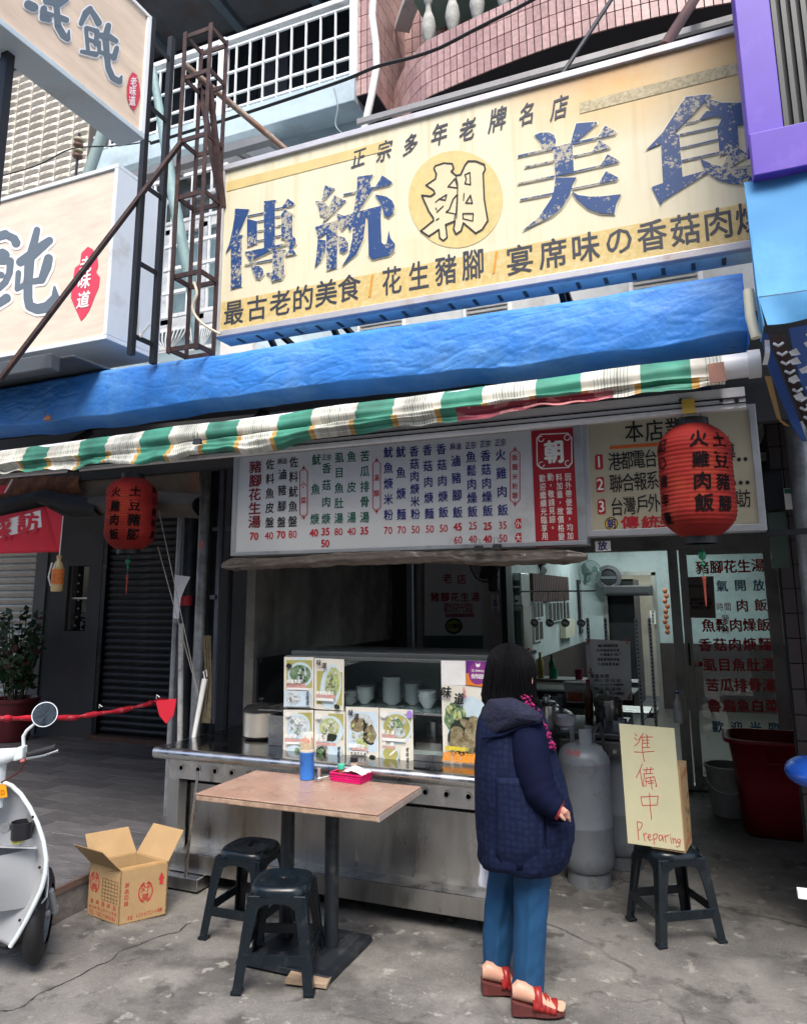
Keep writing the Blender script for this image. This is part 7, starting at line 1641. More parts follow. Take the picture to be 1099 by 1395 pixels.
# ================================================================= fans and wall things
def fan(c, r, d, lab, mt, bladem, cat='fan', cage=True):
    th = thing('wall_fan', c, lab, 'fan'); d = Vector(d).normalized(); a = d.orthogonal().normalized(); b_ = d.cross(a); c = Vector(c)
    if cage:
        m = M()
        for rr_ in (r, r*.85, r*.7, r*.55, r*.4): m.tube([c+d*.03*(1-rr_/r*.5)+(a*math.cos(t*math.pi/12)+b_*math.sin(t*math.pi/12))*rr_ for t in range(25)], .0035 if rr_ < r else .007, 5)
        for k in range(28): t = k*2*math.pi/28; m.tube([c+d*.05, c+d*.03+(a*math.cos(t)+b_*math.sin(t))*r*.6, c+(a*math.cos(t)+b_*math.sin(t))*r], .002, 4)
        part('cage', m, mt, th)
    for k in range(3):
        t0 = k*2.094+.4; m = M(); pts_ = []
        for s in range(7):
            rr_ = r*(.15+.78*s/6); pts_.append((c+d*.015+(a*math.cos(t0)+b_*math.sin(t0))*rr_, c-d*.015+(a*math.cos(t0+.9*math.sin(s/6*2.6+.3))+b_*math.sin(t0+.9*math.sin(s/6*2.6+.3)))*rr_))
        m.add([x for q in pts_ for x in q], [(2*s,2*s+1,2*s+3,2*s+2) for s in range(6)]); part('blade', m, bladem, th, smooth=True)
    part('hub', M().lathe(c-d*.03,[(r*.2,0),(r*.2,.05),(r*.12,.07)],16,axis=d), mt, th, smooth=True)
    part('motor', M().lathe(c-d*.16,[(.03,0),(.05,.02),(.05,.12)],14,axis=d), mt, th, smooth=True)
    part('bracket', M().bar(c-d*.1, c-d*.14+Vector((0,0,-.18)), .04), mt, th); return th
p = P(660,762,Y=6.4); fan(p, .2, (-.5,-.8,-.1), 'dark caged wall fan on the pink-white post, just under the menu board', dark, pm('dark_blade', (.03,.03,.035), .4))
tag(M().box((P(672,790,Y=6.7).x-.045,6.66,P(672,806,Y=6.7).z),(P(672,790,Y=6.7).x+.045,6.76,P(672,760,Y=6.7).z)).build('fan_base', dark, bevel=.02), 'dark base of the caged wall fan hanging from the post', 'fan base')
p = P(741,765,Y=9.3); fan(p, .2, (.6,-.7,.1), 'dark three-blade fan without cage, above the brown wall panel', dark, pm('grey_blade', (.12,.13,.14), .3), cage=False)
p = P(803,780,Y=10.5); fan(p, .17, (.5,-.6,-.1), 'pale green wall fan high in the dining room', pm('fan_green', (.2,.3,.28), .4), pm('green_blade', (.15,.28,.25), .3), cage=True)
p = P(829,787,Y=12.3); th = thing('exhaust_fan', p, 'round black exhaust fan above the inner doorway', 'fan')
part('ring', M().lathe(p,[(.2,0),(.2,.04),(.14,.05),(.13,.0)],28,axis=(0,-1,0),cap=False), pm('ring_grey', (.08,.08,.09), .4), th, smooth=True); part('core', M().lathe(p,[(.13,.01),(.05,.02),(.001,.02)],24,axis=(0,-1,0)), dark, th)
part('blade', M().box((p.x-.12,p.y-.03,p.z-.02),(p.x+.12,p.y-.02,p.z+.02)), pm('grey_blade', (.12,.13,.14)), th)
def sidequad(nm, lab, cat, px0, y0, px1, y1, mt, X=-2.015, dep=.03, kids=None, grp=None):
    """thing on the left side wall of the dining room, from picture corners"""
    a = P(px0, y0, X=X); c = P(px1, y1, X=X); zt_, zb_ = a.z, c.z
    th = thing(nm, (X,(a.y+c.y)/2,zb_), lab, cat, grp); part('panel', M().box((X,a.y,zb_),(X+dep,c.y,zt_)), mt, th); return th, a.y, c.y, zb_, zt_
th, y0, y1, za, zb_ = sidequad('slatted_panel', 'dark brown slatted panel high on the dining room side wall', 'panel', 721, 781, 772, 818, pm('brown_panel', (.05,.03,.03), .6))
q = M(); q.box((0,0,0),(.012,.05,1)); 
o = M().box((0,0,za),(.012,(y1-y0)/22*.7,zb_)).build('t', pm('brown_slat', (.075,.045,.045), .6)); me_ = o.data; bpy.data.objects.remove(o)
for i in range(22): piece('slat', me_, (-1.984, y0+i*(y1-y0)/22, 0), th)
for k, (a_, b_, c_, d_) in enumerate(((722,819,737,842),(743,820,773,844),(724,846,737,872))):
    th, y0, y1, za, zb_ = sidequad('picture_strip', ['row of narrow dark pictures below the left of the brown panel','row of narrow dark pictures below the right of the brown panel','lower pair of narrow dark pictures on the side wall'][k], 'pictures', a_, b_, c_, d_, pm('picture_white', (.4,.43,.43), .5), grp='narrow pictures on the side wall')
    n = 3 if k != 1 else 6
    if k == 2: n = 2
    for i in range(n): w_ = (y1-y0)/n; part('picture', M().box((-1.984,y0+i*w_+.15*w_,za+.02),(-1.981,y0+(i+1)*w_-.1*w_,zb_-.02)), pm('ink_picture', (.03,.035,.035), .5, var=.8, scale=9), th)
sidequad('fuse_box', 'pale cream fuse box on the dining room side wall', 'box', 762, 846, 776, 866, pm('cream_box', (.5,.5,.4), .5), dep=.08)
th, *_ = sidequad('hanging_scroll', 'tall dark framed scroll on the dining room side wall', 'scroll', 785, 790, 792, 862, dark)
part('scroll_paper', M().box((-1.984,_[0]+.06,_[2]+.06),(-1.98,_[1]-.06,_[3]-.06)), pm('scroll', (.25,.27,.27), .6, var=.5, scale=12), th)
# oven and cabinet at the left of the opening
ov = thing('wall_oven', (-1.8,8.0,1.5), 'stainless oven cabinet stacked on a dark glass cabinet beside the pink-white post', 'oven')
oy = 8.0; a, c_ = P(688,781,Y=oy), P(711,824,Y=oy)
part('oven_body', M().box((a.x,oy,c_.z),(c_.x,oy+.4,a.z)), steel2, ov, bevel=.005); part('oven_window', M().box((a.x+.02,oy-.006,c_.z+.1),(c_.x-.02,oy-.001,a.z-.08)), pm('oven_glass', (.03,.07,.06), .1), ov); part('oven_handle', M().box((a.x+.01,oy-.03,a.z-.16),(c_.x-.01,oy-.01,a.z-.14)), steel, ov); part('knob', M().tube([(c_.x-.06,oy,c_.z+.04),(c_.x-.06,oy-.02,c_.z+.04)],.014,10), dark, ov)
part('cabinet_frame', M().box((a.x,oy,.8),(c_.x+.01,oy+.4,c_.z-.01)), alum, ov); part('cabinet_glass', M().box((a.x+.06,oy-.006,.85),(c_.x-.02,oy-.001,c_.z-.06)), pm('oven_glass', (.03,.07,.06), .1), ov)
# AC over the inner doorway
th = thing('air_conditioner', (-1.3,12.3,2.1), 'long dark wall air conditioner above the inner doorway', 'air conditioner'); a, c_ = P(821,812,Y=12.2), P(887,797,Y=12.2)
part('body', M().box((a.x,12.2,a.z),(c_.x,12.48,c_.z)), pm('ac_dark', (.05,.055,.06), .4), th, bevel=.02); part('vent', M().box((a.x+.05,12.19,a.z+.02),(c_.x-.05,12.199,a.z+.05)), black, th)
th = thing('red_door_couplet', P(906,840,Y=11.5), 'hanging string of orange-red festive ornaments beside the door frame', 'ornament')
for i in range(9): p = P(907+random.uniform(-2,2), 805+i*7, Y=11.5); part('ornament', M().ball(p,.035,8,6,(1,.6,1.1)), pm('orange_orn', (.4,.12,.05), .6, var=.4, scale=20), th, smooth=True)
th = thing('blue_plate', P(674,822,Y=7.47), 'narrow blue-lettered strip on the pink-white post', 'sign'); a, c_ = P(670,833,Y=7.47), P(679,810,Y=7.47)
part('plate', M().box((a.x,7.47,a.z),(c_.x,7.476,c_.z)), whitep, th); t_ = Txt(7.469); 
for i, c in enumerate('冷氣開放'): t_.ch(c, 674.5, 813+i*5.8, 6.2, 5.6, bold=.02)
t_.build('lettering', bluep, th, off=.001)
for (x_, y_) in ((890,832),(890,846)): pass
th = thing('door_couplet', P(889,845,Y=12.4), 'small white paper strip right of the inner doorway', 'sign'); a, c_ = P(886,850,Y=12.4), P(892,832,Y=12.4); part('strip', M().box((a.x,12.4,a.z),(c_.x,12.41,c_.z)), whitep, th); t_ = Txt(12.39)
for i, c in enumerate('停車收費'): t_.ch(c, 889, 834+i*4.4, 4, 4, bold=.01)
t_.build('lettering', black, th)
# white sheet with red letters behind the left window
WYY = SY-.012
ws = thing('white_sheet_sign', P(615,830,Y=WYY), 'grey-white sheet with red characters covering the shop window', 'sign')
m = M(); m.poly([P(x,y,Y=WYY) for x,y in ((578,766),(664,766),(664,893),(578,893))]); part('sheet', m, pm('window_sheet', (.7,.68,.7), .6, var=.1, scale=3, stretch=(1,1,.2), dirt=(.5,.5,.52), damt=.4), ws)
m = M(); m.poly([P(x,y,Y=WYY-.003) for x,y in ((578,866),(664,866),(664,893),(578,893))]); part('green_band', m, pm('green_band', (.06,.1,.09), .3), ws)
t_ = Txt(WYY); c6 = crop(540,740,3.434)
t_.row('老店', c6([(238,165)])[0], c6([(305,168)])[0], 12, 13, bold=.03); t_.row('豬腳花生湯', c6([(180,252)])[0], c6([(368,252)])[0], 11, 12, bold=.03); t_.build('lettering', pm('deep_red_letter', (.35,.01,.04), .5), ws, off=.005)
t_ = Txt(WYY); t_.row('歡迎光臨', c6([(240,302)])[0], c6([(340,302)])[0], 10, 13, bold=.02); t_.build('lettering', pm('faded_red_letter', (.38,.12,.15), .5), ws, off=.005)
m = M(); m.poly([P(x,y,Y=WYY-.004) for x,y in c6([(225,330),(360,328),(364,345),(228,348)])]); part('red_line', m, pm('faded_red_letter', (.38,.12,.15)), ws)
m = M(); q = c6([(268,388)])[0]; m.poly([P(q[0]+12*math.cos(k*math.pi/12), q[1]+11*math.sin(k*math.pi/12), Y=WYY-.004) for k in range(24)]); part('badge_rim', m, dark, ws)
m = M(); m.poly([P(q[0]+10*math.cos(k*math.pi/12), q[1]+8*math.sin(k*math.pi/12), Y=WYY-.005) for k in range(24)]); part('badge', m, pm('badge_olive', (.3,.3,.08), .5), ws)
t_ = Txt(WYY-.006); t_.row('台灣豬', (q[0]-6,q[1]), (q[0]+6,q[1]), 6, 7, bold=.03); t_.build('lettering', black, ws)
# dark window items between x 540..570
# ---- red and blue letters on the glass door
GY = SY-.006
ds = Txt(GY)
for s_, a_, b_, w_ in (('豬腳花生湯',(608,114),(868,104),17),('肉飯',(795,293),(882,290),16),('魚鬆肉燥飯',(636,386),(894,383),17),('香菇肉焿麵',(621,478),(900,474),17),('虱目魚肚湯',(643,573),(915,571),17),('苦瓜排骨湯',(655,666),(921,667),17),('魯扁魚白菜',(665,763),(934,765),17)):
    dl = Txt(GY); dl.row(s_, cx7([a_])[0], cx7([b_])[0], w_, w_, bold=.035); dl.build('lettering', pm('door_red', (.72,.02,.035), .5), dgl, off=.002)
for s_, a_, b_, w_ in (('氣開放',(700,201),(872,197),15),('歡迎光臨',(680,862),(946,868),15)): db = Txt(GY); db.row(s_, cx7([a_])[0], cx7([b_])[0], w_, w_, bold=.03); db.build('lettering', pm('door_blue', (.03,.2,.42), .5), dgl, off=.002)
ds.row('時間', cx7([(690,300)])[0], cx7([(726,299)])[0], 9, 11, bold=.01); ds.row('時時', cx7([(718,352)])[0], cx7([(718,410)])[0], 9, 9, bold=.01); ds.row('營業', cx7([(556,572)])[0], cx7([(575,572)])[0], 6, 8, bold=.01)
ds.build('lettering', pm('door_red_thin', (.42,.08,.06), .5), dgl, off=.002)
m = M(); q = cx7([(600,568)])[0]; m.poly([P(q[0]+3.4*math.cos(k*math.pi/6), q[1]+4*math.sin(k*math.pi/6), Y=GY-.002) for k in range(12)]); part('red_dot', m, pm('door_red', (0,0,0)), dgl)
pz = thing('door_paper', P(955,815,Y=SY-.03), 'brownish printed paper taped inside the top left of the glass door', 'notice')
m = M(); m.poly([P(x,y,Y=SY-.02) for x,y in cx7([(515,160),(660,155),(672,352),(525,350)])], ex=(0,.002,0)); part('sheet', m, pm('kraft_paper', (.3,.25,.23), .6), pz)
t_ = Txt(SY-.021)
for s_, xa_, xb_, y in (('本店完全自用',550,630,202),('餐廳使用無菌',560,640,264),('進口光觸媒殺菌',555,645,283),('敬請安心用餐',565,640,302)): t_.row(s_, cx7([(xa_,y)])[0], cx7([(xb_,y)])[0], 4.2, 4.4, bold=.02)
t_.build('lettering', black, pz, off=.002)
# ================================================================= bins at the right
p = P(993,1112,Z=0); th = thing('white_bucket', (p.x,6.85,0), 'dirty white plastic bucket beside the red bin by the glass door', 'bucket'); bx_ = P(993,1090,Y=6.85).x
part('bucket', M().lathe((bx_,6.85,.004),[(.13,0),(.135,.005),(.165,.36),(.175,.362),(.175,.38),(.16,.38),(.13,.01)],32,cap=False), pm('dirty_white', (.3,.3,.28), .6, var=.2, dirt=(.12,.11,.1), damt=.5), th, smooth=True)
part('handle', M().tube([(bx_+.17*math.cos(t), 6.85-.05-.1*abs(math.sin(t)), .33-.14*abs(math.sin(t))) for t in [k*math.pi/12 for k in range(13)]],.004,6), white, th)
rb = thing('red_bin', (.45,6.55,0), 'large dark red plastic bin at the right beneath the door lettering', 'bin'); rx = P(1068,1060,Y=6.5).x; rzt = P(1040,1010,Y=6.3).z
rm_ = pm('bin_red', (.26,.01,.018), .4, var=.15)
def rr4(hw, hd, z, n=32, e=5):
    out = []
    for k in range(n):
        a = 2*math.pi*k/n; c, s = math.cos(a), math.sin(a); out.append((rx+hw*math.copysign(abs(c)**(2/e), c), 6.55+hd*math.copysign(abs(s)**(2/e), s), z))
    return out
part('bin_body', M().rings([rr4(.30,.22,.005),rr4(.33,.25,rzt*.5),rr4(.37,.28,rzt-.03),rr4(.405,.3,rzt-.028),rr4(.41,.305,rzt),rr4(.36,.27,rzt),rr4(.31,.22,.02)],cap=True), rm_, rb, smooth='all')
part('bin_handle', M().tube([(rx-.12,6.24,rzt-.09),(rx-.12,6.2,rzt-.14),(rx+.02,6.2,rzt-.14),(rx+.02,6.24,rzt-.09)],.01,8), rm_, rb)
tag(M().obox((rx+.25,6.4,rzt+.14),(.3,0,.28),(0,.25,0),(-.012,0,.012)).build('bin_lid', rm_, bevel=.004), 'dark red lid leaning out of the red bin at the right edge', 'lid')
tag(M().ball(P(1107,1052,Y=4.4),.13,20,12,(1,1.6,.55)).build('scooter_mudguard', pm('bright_blue', (.02,.1,.5), .2, var=0, coat=.6), smooth=True), 'blue mudguard tip of a scooter poking in at the right edge', 'scooter')
tag(M().box(P(1087,1225,Y=3.9),P(1125,1219,Y=3.9)+Vector((0,.05,0))).build('white_bracket', pm('bright_white', (.85,.85,.85), .4, emis=None), bevel=.003), 'small white bracket end poking in at the lower right edge', 'bracket')
# number plate, post, wires on the right
th = thing('house_number', P(1078,685,Y=4.6), 'white and green enamel house number plate on the tiled wall', 'number plate'); a, c_ = P(1070,694,Y=4.6), P(1092,664,Y=4.6)
part('plate', M().box((a.x,4.6,a.z),(c_.x,4.606,c_.z)), whitep, th, bevel=.002); part('green_band', M().box((a.x+.002,4.597,c_.z-.03),(c_.x-.002,4.599,c_.z-.003)), greenp, th); t_ = Txt(4.597); t_.ch('1', 1080, 684, 11, 13, bold=.03); t_.row('號', (1079,673), (1079,673), 5, 4); t_.build('lettering', black, th)
rpw = M(); xw = P(1040,650,Y=4.75).x; rpw.box((xw,4.75,1.0),(2.2,4.85,3.3)); tw_ = thing('brick_pier', (xw,4.75,0), 'dark brown tiled pier at the right edge between notice board and grey pipe', 'pier'); rpx = M().box((P(1049,650,Y=4.75).x,4.75,0),(1.6,4.9,3.3)); part('core', rpx, groutd, tw_)
o = M().box((0,0,0),(.062,.012,.13)).build('t', tilew); tm2 = o.data; bpy.data.objects.remove(o)
for i in range(5):
    for k in range(24): piece('tile', tm2, (P(1049,650,Y=4.75).x+.004+i*.068, 4.738, k*.137), tw_)
vp = P(1092,650,Y=4.5); tag(M().tube([(vp.x,4.5,0),(vp.x,4.5,3.2)],.06,18).build('pipe', galv, smooth=True), 'thick grey drain pipe at the far right edge', 'pipe')
m = M(); a, c_ = P(1042,700,Y=4.6), P(1066,640,Y=4.6); th = thing('meter_box', a, 'dark electric meter box behind the right end of the notice board', 'box'); part('box', M().box((a.x,4.62,c_.z-.22),(c_.x,4.74,c_.z)), dark, th, bevel=.005); part('meter_window', M().box((a.x+.01,4.6,c_.z-.55),(c_.x-.01,4.62,c_.z-.24)), pm('meter_green', (.06,.09,.07), .15), th)
tag(M().bar(P(1035,728,Y=4.3),P(1120,722,Y=4.3),.03).build('conduit', dark), 'dark horizontal conduit at the right below the notice board', 'conduit')
# blue canopy, right edge
bc = thing('blue_canopy', (.4,2.9,3.1), 'light blue vinyl canopy with valance hanging below the purple sign at the right edge', 'canopy')
vin = pm('light_blue_vinyl', (.07,.26,.52), .75, var=.1, scale=2, dirt=(.13,.38,.66), damt=.3, dscale=1.5, bump=.1, bscale=6)
ex0, ez1, ezm, ez0 = P(1022,300,Y=2.9).x, P(1024,246,Y=3.0).z, P(1026,405,Y=2.9).z, P(1040,443,Y=2.9).z
def canf(u, v):
    x = ex0+1.6*u; z = ez1+(ezm-ez1)*v; return (x, 2.9+.1*(1-v)+.015*noise.noise(Vector((u*7,v*3,0))), z+.0*u)
part('canopy_top', M().grid(canf, 30, 12), vin, bc, smooth='all')
def valf(u, v):
    x = ex0+.02*v+1.6*u; z = ezm-.004+(ez0-ezm)*v; return (x, 2.9+.03*math.sin(u*30)*v-.01*v, z+.012*math.sin(u*14)*v)
part('valance', M().grid(valf, 60, 6), vin, bc, smooth='all')
part('side_panel', M().poly([(ex0,3.0,ez1),(ex0,2.9,ezm),(ex0+.01,2.9,ez0),(ex0+.01,3.1,ez0)]), vin, bc, solid=.003)
part('edge_pipe', M().tube([P(1019,395,Y=3.0),P(1022,430,Y=3.0),P(1030,460,Y=3.0)],.02,10), pm('yellow_white', (.6,.58,.45), .5), bc, smooth=True)
m = M()
rbm = [pm('dark_blue_cloth', (.02,.06,.2), .7, var=.15), pm('ochre_cloth', (.35,.2,.06), .7), pm('brown_fold', (.045,.025,.022), .8, var=.3)]
def stripb(pts, mt, Y, nm='fold'):
    part(nm, M().poly([P(x,y,Y=Y) for x,y in pts], ex=(0,.02,0)), mt, fb)
fb = thing('folded_blind', P(1060,520,Y=3.4), 'dark blue folded side blind laced with white cord hanging under the blue canopy', 'blind')
stripb([(1035,452),(1046,455),(1052,478),(1099,600),(1094,600),(1080,582),(1048,505)], rbm[0], 3.3); stripb([(1042,512),(1050,512),(1064,572),(1075,580),(1068,578),(1058,568)], rbm[1], 3.34)
stripb([(1046,455),(1066,455),(1110,590),(1110,600),(1095,575),(1060,490)], rbm[2], 3.38); stripb([(1074,447),(1110,440),(1110,560),(1090,520)], rbm[0], 3.6)
for k in range(10):
    x, y = 1060+k*5.2, 468+k*12.5; part('lace', M().tube([P(x-6,y,Y=3.36),P(x,y+3,Y=3.34),P(x+6,y-1,Y=3.36)],.006,6), whitep, fb, smooth=True)
for k in range(9):
    x, y = random.uniform(1070,1098), 455+k*12; p0 = P(x,y,Y=3.32); part('torn_strip', M().poly([p0,p0+Vector((.03,0,.012)),p0+Vector((.045,.01,-.015)),p0+Vector((.01,0,-.02))]), whitep, fb)
part('torn_strip', M().grid(lambda u, v: P(1041+u*7-3*v+2*math.sin(v*3), 463+v*33, Y=3.2)+Vector((0,.01*math.sin(v*8),0)), 2, 10), whitep, fb, smooth=True)

# ================================================================= potted plant and window rail at left
pt = P(20,1008,Z=DZ); pX, pY = P(18,990,Y=6.3).x, 6.3
pp_ = thing('potted_shrub', (pX,pY,DZ), 'leafy green shrub in a dark red pot against the charcoal column', 'plant')
part('pot', M().lathe((pX,pY,DZ+.004),[(.16,0),(.17,.01),(.24,.42),(.26,.425),(.26,.46),(.23,.46),(.22,.40)],32), pm('dark_red_pot', (.10,.012,.016), .35, var=.1), pp_, smooth=True)
part('soil', M().lathe((pX,pY,DZ+.41),[(.001,0),(.22,0)],24,cap=False), pm('soil', (.03,.02,.015), .95), pp_)
m = M()
lv = M(); random.seed(5)
for i in range(34):
    a = random.uniform(0,6.28); r_ = random.uniform(.02,.12); h0 = random.uniform(.45,1.0); tx_, ty_ = pX+math.cos(a)*random.uniform(.1,.36), pY+math.sin(a)*random.uniform(.1,.3)
    b0 = Vector((pX+r_*math.cos(a), pY+r_*math.sin(a), DZ+.4)); t0 = Vector((tx_, ty_, DZ+.42+h0)); m.tube([b0, b0.lerp(t0,.5)+Vector((0,0,.04)), t0], [.006,.005,.003], 5)
    for k in range(15):
        p = b0.lerp(t0, .25+.75*k/14); d = Vector((random.uniform(-1,1),random.uniform(-1,1),random.uniform(-.1,.8))).normalized(); sd_ = d.orthogonal().normalized(); l = random.uniform(.07,.12)
        lv.mat(0 if random.random() < .9 else 1); lv.add([p, p+d*l*.5+sd_*l*.3, p+d*l, p+d*l*.5-sd_*l*.3], [(0,1,2,3)])
part('stems', m, pm('stem', (.05,.05,.03), .8), pp_); part('leaves', lv, [pm('shrub_leaf', (.02,.06,.025), .4, var=.3, scale=20), pm('shrub_leaf_red', (.07,.015,.012), .4)], pp_, kind='stuff')
wr = thing('window_rail', P(15,880,Y=6.2), 'grey metal rail grille in front of the light grey shutter at the left edge', 'railing')
for px in (-8,6,18,30): part('upright', M().tube([P(px,858,Y=6.5),P(px-3,925,Y=6.5)],.01,8), galv, wr)
for py in (860,872,918): part('rail', M().bar(P(-25,py+1,Y=6.5),P(34,py-1,Y=6.5),.02), galv, wr)

# ---- clutter of the kitchen corner
random.seed(9)
def bottle(x, y, z, r, h, col, lab, capc=(.4,.02,.02)):
    th = thing('bottle', (x,y,z), lab, 'bottle', 'bottles of the kitchen corner'); part('bottle_body', M().lathe((x,y,z+.001),[(r*.9,0),(r,.005),(r,h*.62),(r*.4,h*.8),(r*.38,h*.92)],16), pm('bottle_%s' % str(col), col, .15, var=.05, coat=.5), th, smooth=True); part('cap', M().lathe((x,y,z+h*.92),[(r*.45,0),(r*.45,h*.08)],12), pm('cap_%s' % str(capc), capc, .4, var=0), th)
for i, (x, c, h, cc, l) in enumerate(((-1.86,(.12,.04,.01),.3,(.5,.02,.02),'dark soy sauce bottle with a red cap leftmost on the cup shelf'),(-1.74,(.4,.33,.1),.26,(.6,.5,.05),'golden oil bottle with a yellow cap on the cup shelf'),(-1.62,(.02,.12,.05),.24,(.1,.1,.1),'short green bottle on the cup shelf'),(-.98,(.5,.5,.48),.18,(.02,.1,.4),'white squeeze bottle with a blue cap right end of the cup shelf'))): bottle(x, 7.92, zsh, .035, h, c, l, cc)
for i, (x, y, c, h, cc, l) in enumerate(((-.93,5.85,(.12,.04,.01),.28,(.5,.02,.02),'dark sauce bottle at the back of the stove table'),(-.84,5.88,(.45,.4,.3),.2,(.02,.3,.1),'pale vinegar bottle with a green cap on the stove table'),(-.3,5.85,(.5,.5,.5),.22,(.02,.05,.3),'white bottle with a navy cap at the right of the stove table'))): bottle(x, y, zt, .033, h, c, l, cc)
for i, x in enumerate((-.78,)):
    th = thing('stock_pot', (x,5.8,zt), 'steel stock pot at the back of the stove table', 'pot'); part('pot', M().lathe((x,5.8,zt+.001),[(.095,0),(.1,.01),(.1,.15),(.108,.155),(.1,.158)],28), steel, th, smooth=True); part('lid', M().lathe((x,5.8,zt+.159),[(.104,0),(.08,.02),(.02,.03),(.02,.05),(.001,.051)],28), steel, th, smooth=True)
for i in range(4):
    x = -1.75+i*.16; th = thing('hanging_ladle', (x,7.75,1.75), 'steel %s hanging over the dark cabinet inside the shop' % ('ladle','skimmer','spatula','strainer')[i], 'utensil'); part('handle', M().tube([(x,7.75,1.78),(x,7.76,1.52)],.006,6), steel, th); part('head', M().ball((x,7.76,1.47),.045,12,8,(1,.35,1)), steel, th, smooth=True)
part('hanging_rail', M().tube([(-1.9,7.75,1.79),(-1.1,7.75,1.79)],.008,8), steel, sh_)
# stacked crates and a kettle behind the counter
th = thing('plastic_crate', (-2.5,5.6,0), 'pale blue plastic crate on the floor behind the counter', 'crate')
for k in range(5): part('crate_rail', M().box((-2.8,5.4,.02+k*.07),(-2.25,5.42,.06+k*.07)).box((-2.8,5.8,.02+k*.07),(-2.25,5.82,.06+k*.07)), pm('crate_blue', (.1,.25,.35), .5), th)
part('crate_base', M().box((-2.8,5.42,.004),(-2.25,5.8,.02)), pm('crate_blue', (0,0,0)), th)
# ================================================================= the woman
PY_ = 3.52
wm = thing('person', P(705,1360,Z=0), 'woman with black hair in quilted navy hooded coat, blue trousers and red sandals', 'person')
def xzp(px, py, Y=PY_): return P(px, py, Y=Y)
# body: one skinned figure
def skin_body(joints, edges, parent, mat, name='body', lev=2):
    me = bpy.data.meshes.new(name); og = origin(parent)
    me.from_pydata([tuple(Vector(j[0])-og) for j in joints], edges, []); o = bpy.data.objects.new(name, me); COL.objects.link(o); o.parent = parent
    md = o.modifiers.new('skin', 'SKIN'); sv_ = me.skin_vertices[0].data
    for i, j in enumerate(joints): r_ = j[1]; sv_[i].radius = (r_, r_) if not isinstance(r_, tuple) else r_
    sv_[0].use_root = True; ms = o.modifiers.new('sub', 'SUBSURF'); ms.levels = lev; ms.render_levels = lev; md.use_smooth_shade = True; me.materials.append(mat); return o
pel = xzp(713,1160); che = xzp(706,1010); nek = xzp(700,968); hed = xzp(700,915)
hipL, hipR = xzp(700,1180,3.60), xzp(728,1180,3.50)
ankL = xzp(674,1332,3.60); ankR = xzp(717,1352,3.50); kneL = xzp(680,1262,3.60); kneR = xzp(722,1272,3.50)
shR = xzp(722,1000,3.40); shL = xzp(680,995,3.66); elR = xzp(728,1078,3.36); wrR = xzp(760,1105,3.36)
toeR = ankR+Vector((.10,.0,-.05)); toeL = ankL+Vector((.10,.0,-.05))
J = [(pel,.11),(che,(.13,.11)),(nek,.05),(xzp(701,940),.055),(hed,.085),(hed+Vector((.0,0,.05)),.075),(shR,.05),(elR,.04),(wrR,.028),(shL,.05),(xzp(700,1080,3.72),.04),(xzp(745,1110,3.70),.028),
     (hipR,.055),(kneR,.042),(ankR,.028),(toeR,.018),(hipL,.055),(kneL,.042),(ankL,.028),(toeL,.018)]
skin_body(J, [(0,1),(1,2),(2,3),(3,4),(4,5),(1,6),(6,7),(7,8),(1,9),(9,10),(10,11),(0,12),(12,13),(13,14),(14,15),(0,16),(16,17),(17,18),(18,19)], wm, skin)
FD = Vector((math.cos(R(54)), math.sin(R(54)), 0)); SDv = Vector((FD.y, -FD.x, 0))   # facing, her right
# face (turned away, cheek and nose at the right)
hc = xzp(700,918); FD = Vector((math.cos(R(70)), math.sin(R(70)), 0)); SDv = Vector((FD.y, -FD.x, 0))
m = M(); fc = hc+FD*.012
m.ball(fc, .082, 24, 16, (.95,.85,1.25)); fo = part('face', m, skin, wm, smooth=True)
m = M(); n0 = fc+FD*.085+Vector((0,0,-.02)); m.rings([[n0+Vector((0,0,.03)),n0+SDv*.006,n0-SDv*.006],[n0+FD*.006,n0+FD*.022+SDv*.006+Vector((0,0,-.012)),n0+FD*.022-SDv*.006+Vector((0,0,-.012))],[n0+Vector((0,0,-.02)),n0+SDv*.014+Vector((0,0,-.02)),n0-SDv*.014+Vector((0,0,-.02))]]); m.build('nose', skin, fo, smooth=True)
for s in (-1,1):
    M().ball(fc+FD*.068+SDv*s*.03+Vector((0,0,.01)), .012, 10, 8).build('eye', white, fo, smooth=True)
    M().ball(fc+FD*.0785+SDv*s*.03+Vector((0,0,.01)), .005, 8, 6).build('pupil', black, fo, smooth=True)
M().tube([fc+FD*.078-SDv*.02+Vector((0,0,-.055)),fc+FD*.083+Vector((0,0,-.057)),fc+FD*.078+SDv*.02+Vector((0,0,-.055))],.005,8).build('mouth', pm('lip', (.4,.12,.1), .5), fo, smooth=True)
er = xzp(725.5,926,3.52)
m = M(); m.ball(er+Vector((-.004,0,0)), .024, 14, 10, (.5,.8,1.3)); m.build('ear', skin, fo, smooth=True)
m = M(); m.tube([xzp(664,938,3.60),xzp(661,945,3.60),xzp(662,952,3.60)],.008,8); part('mask_strap', m, pm('mask_blue', (.35,.6,.75), .7), wm)
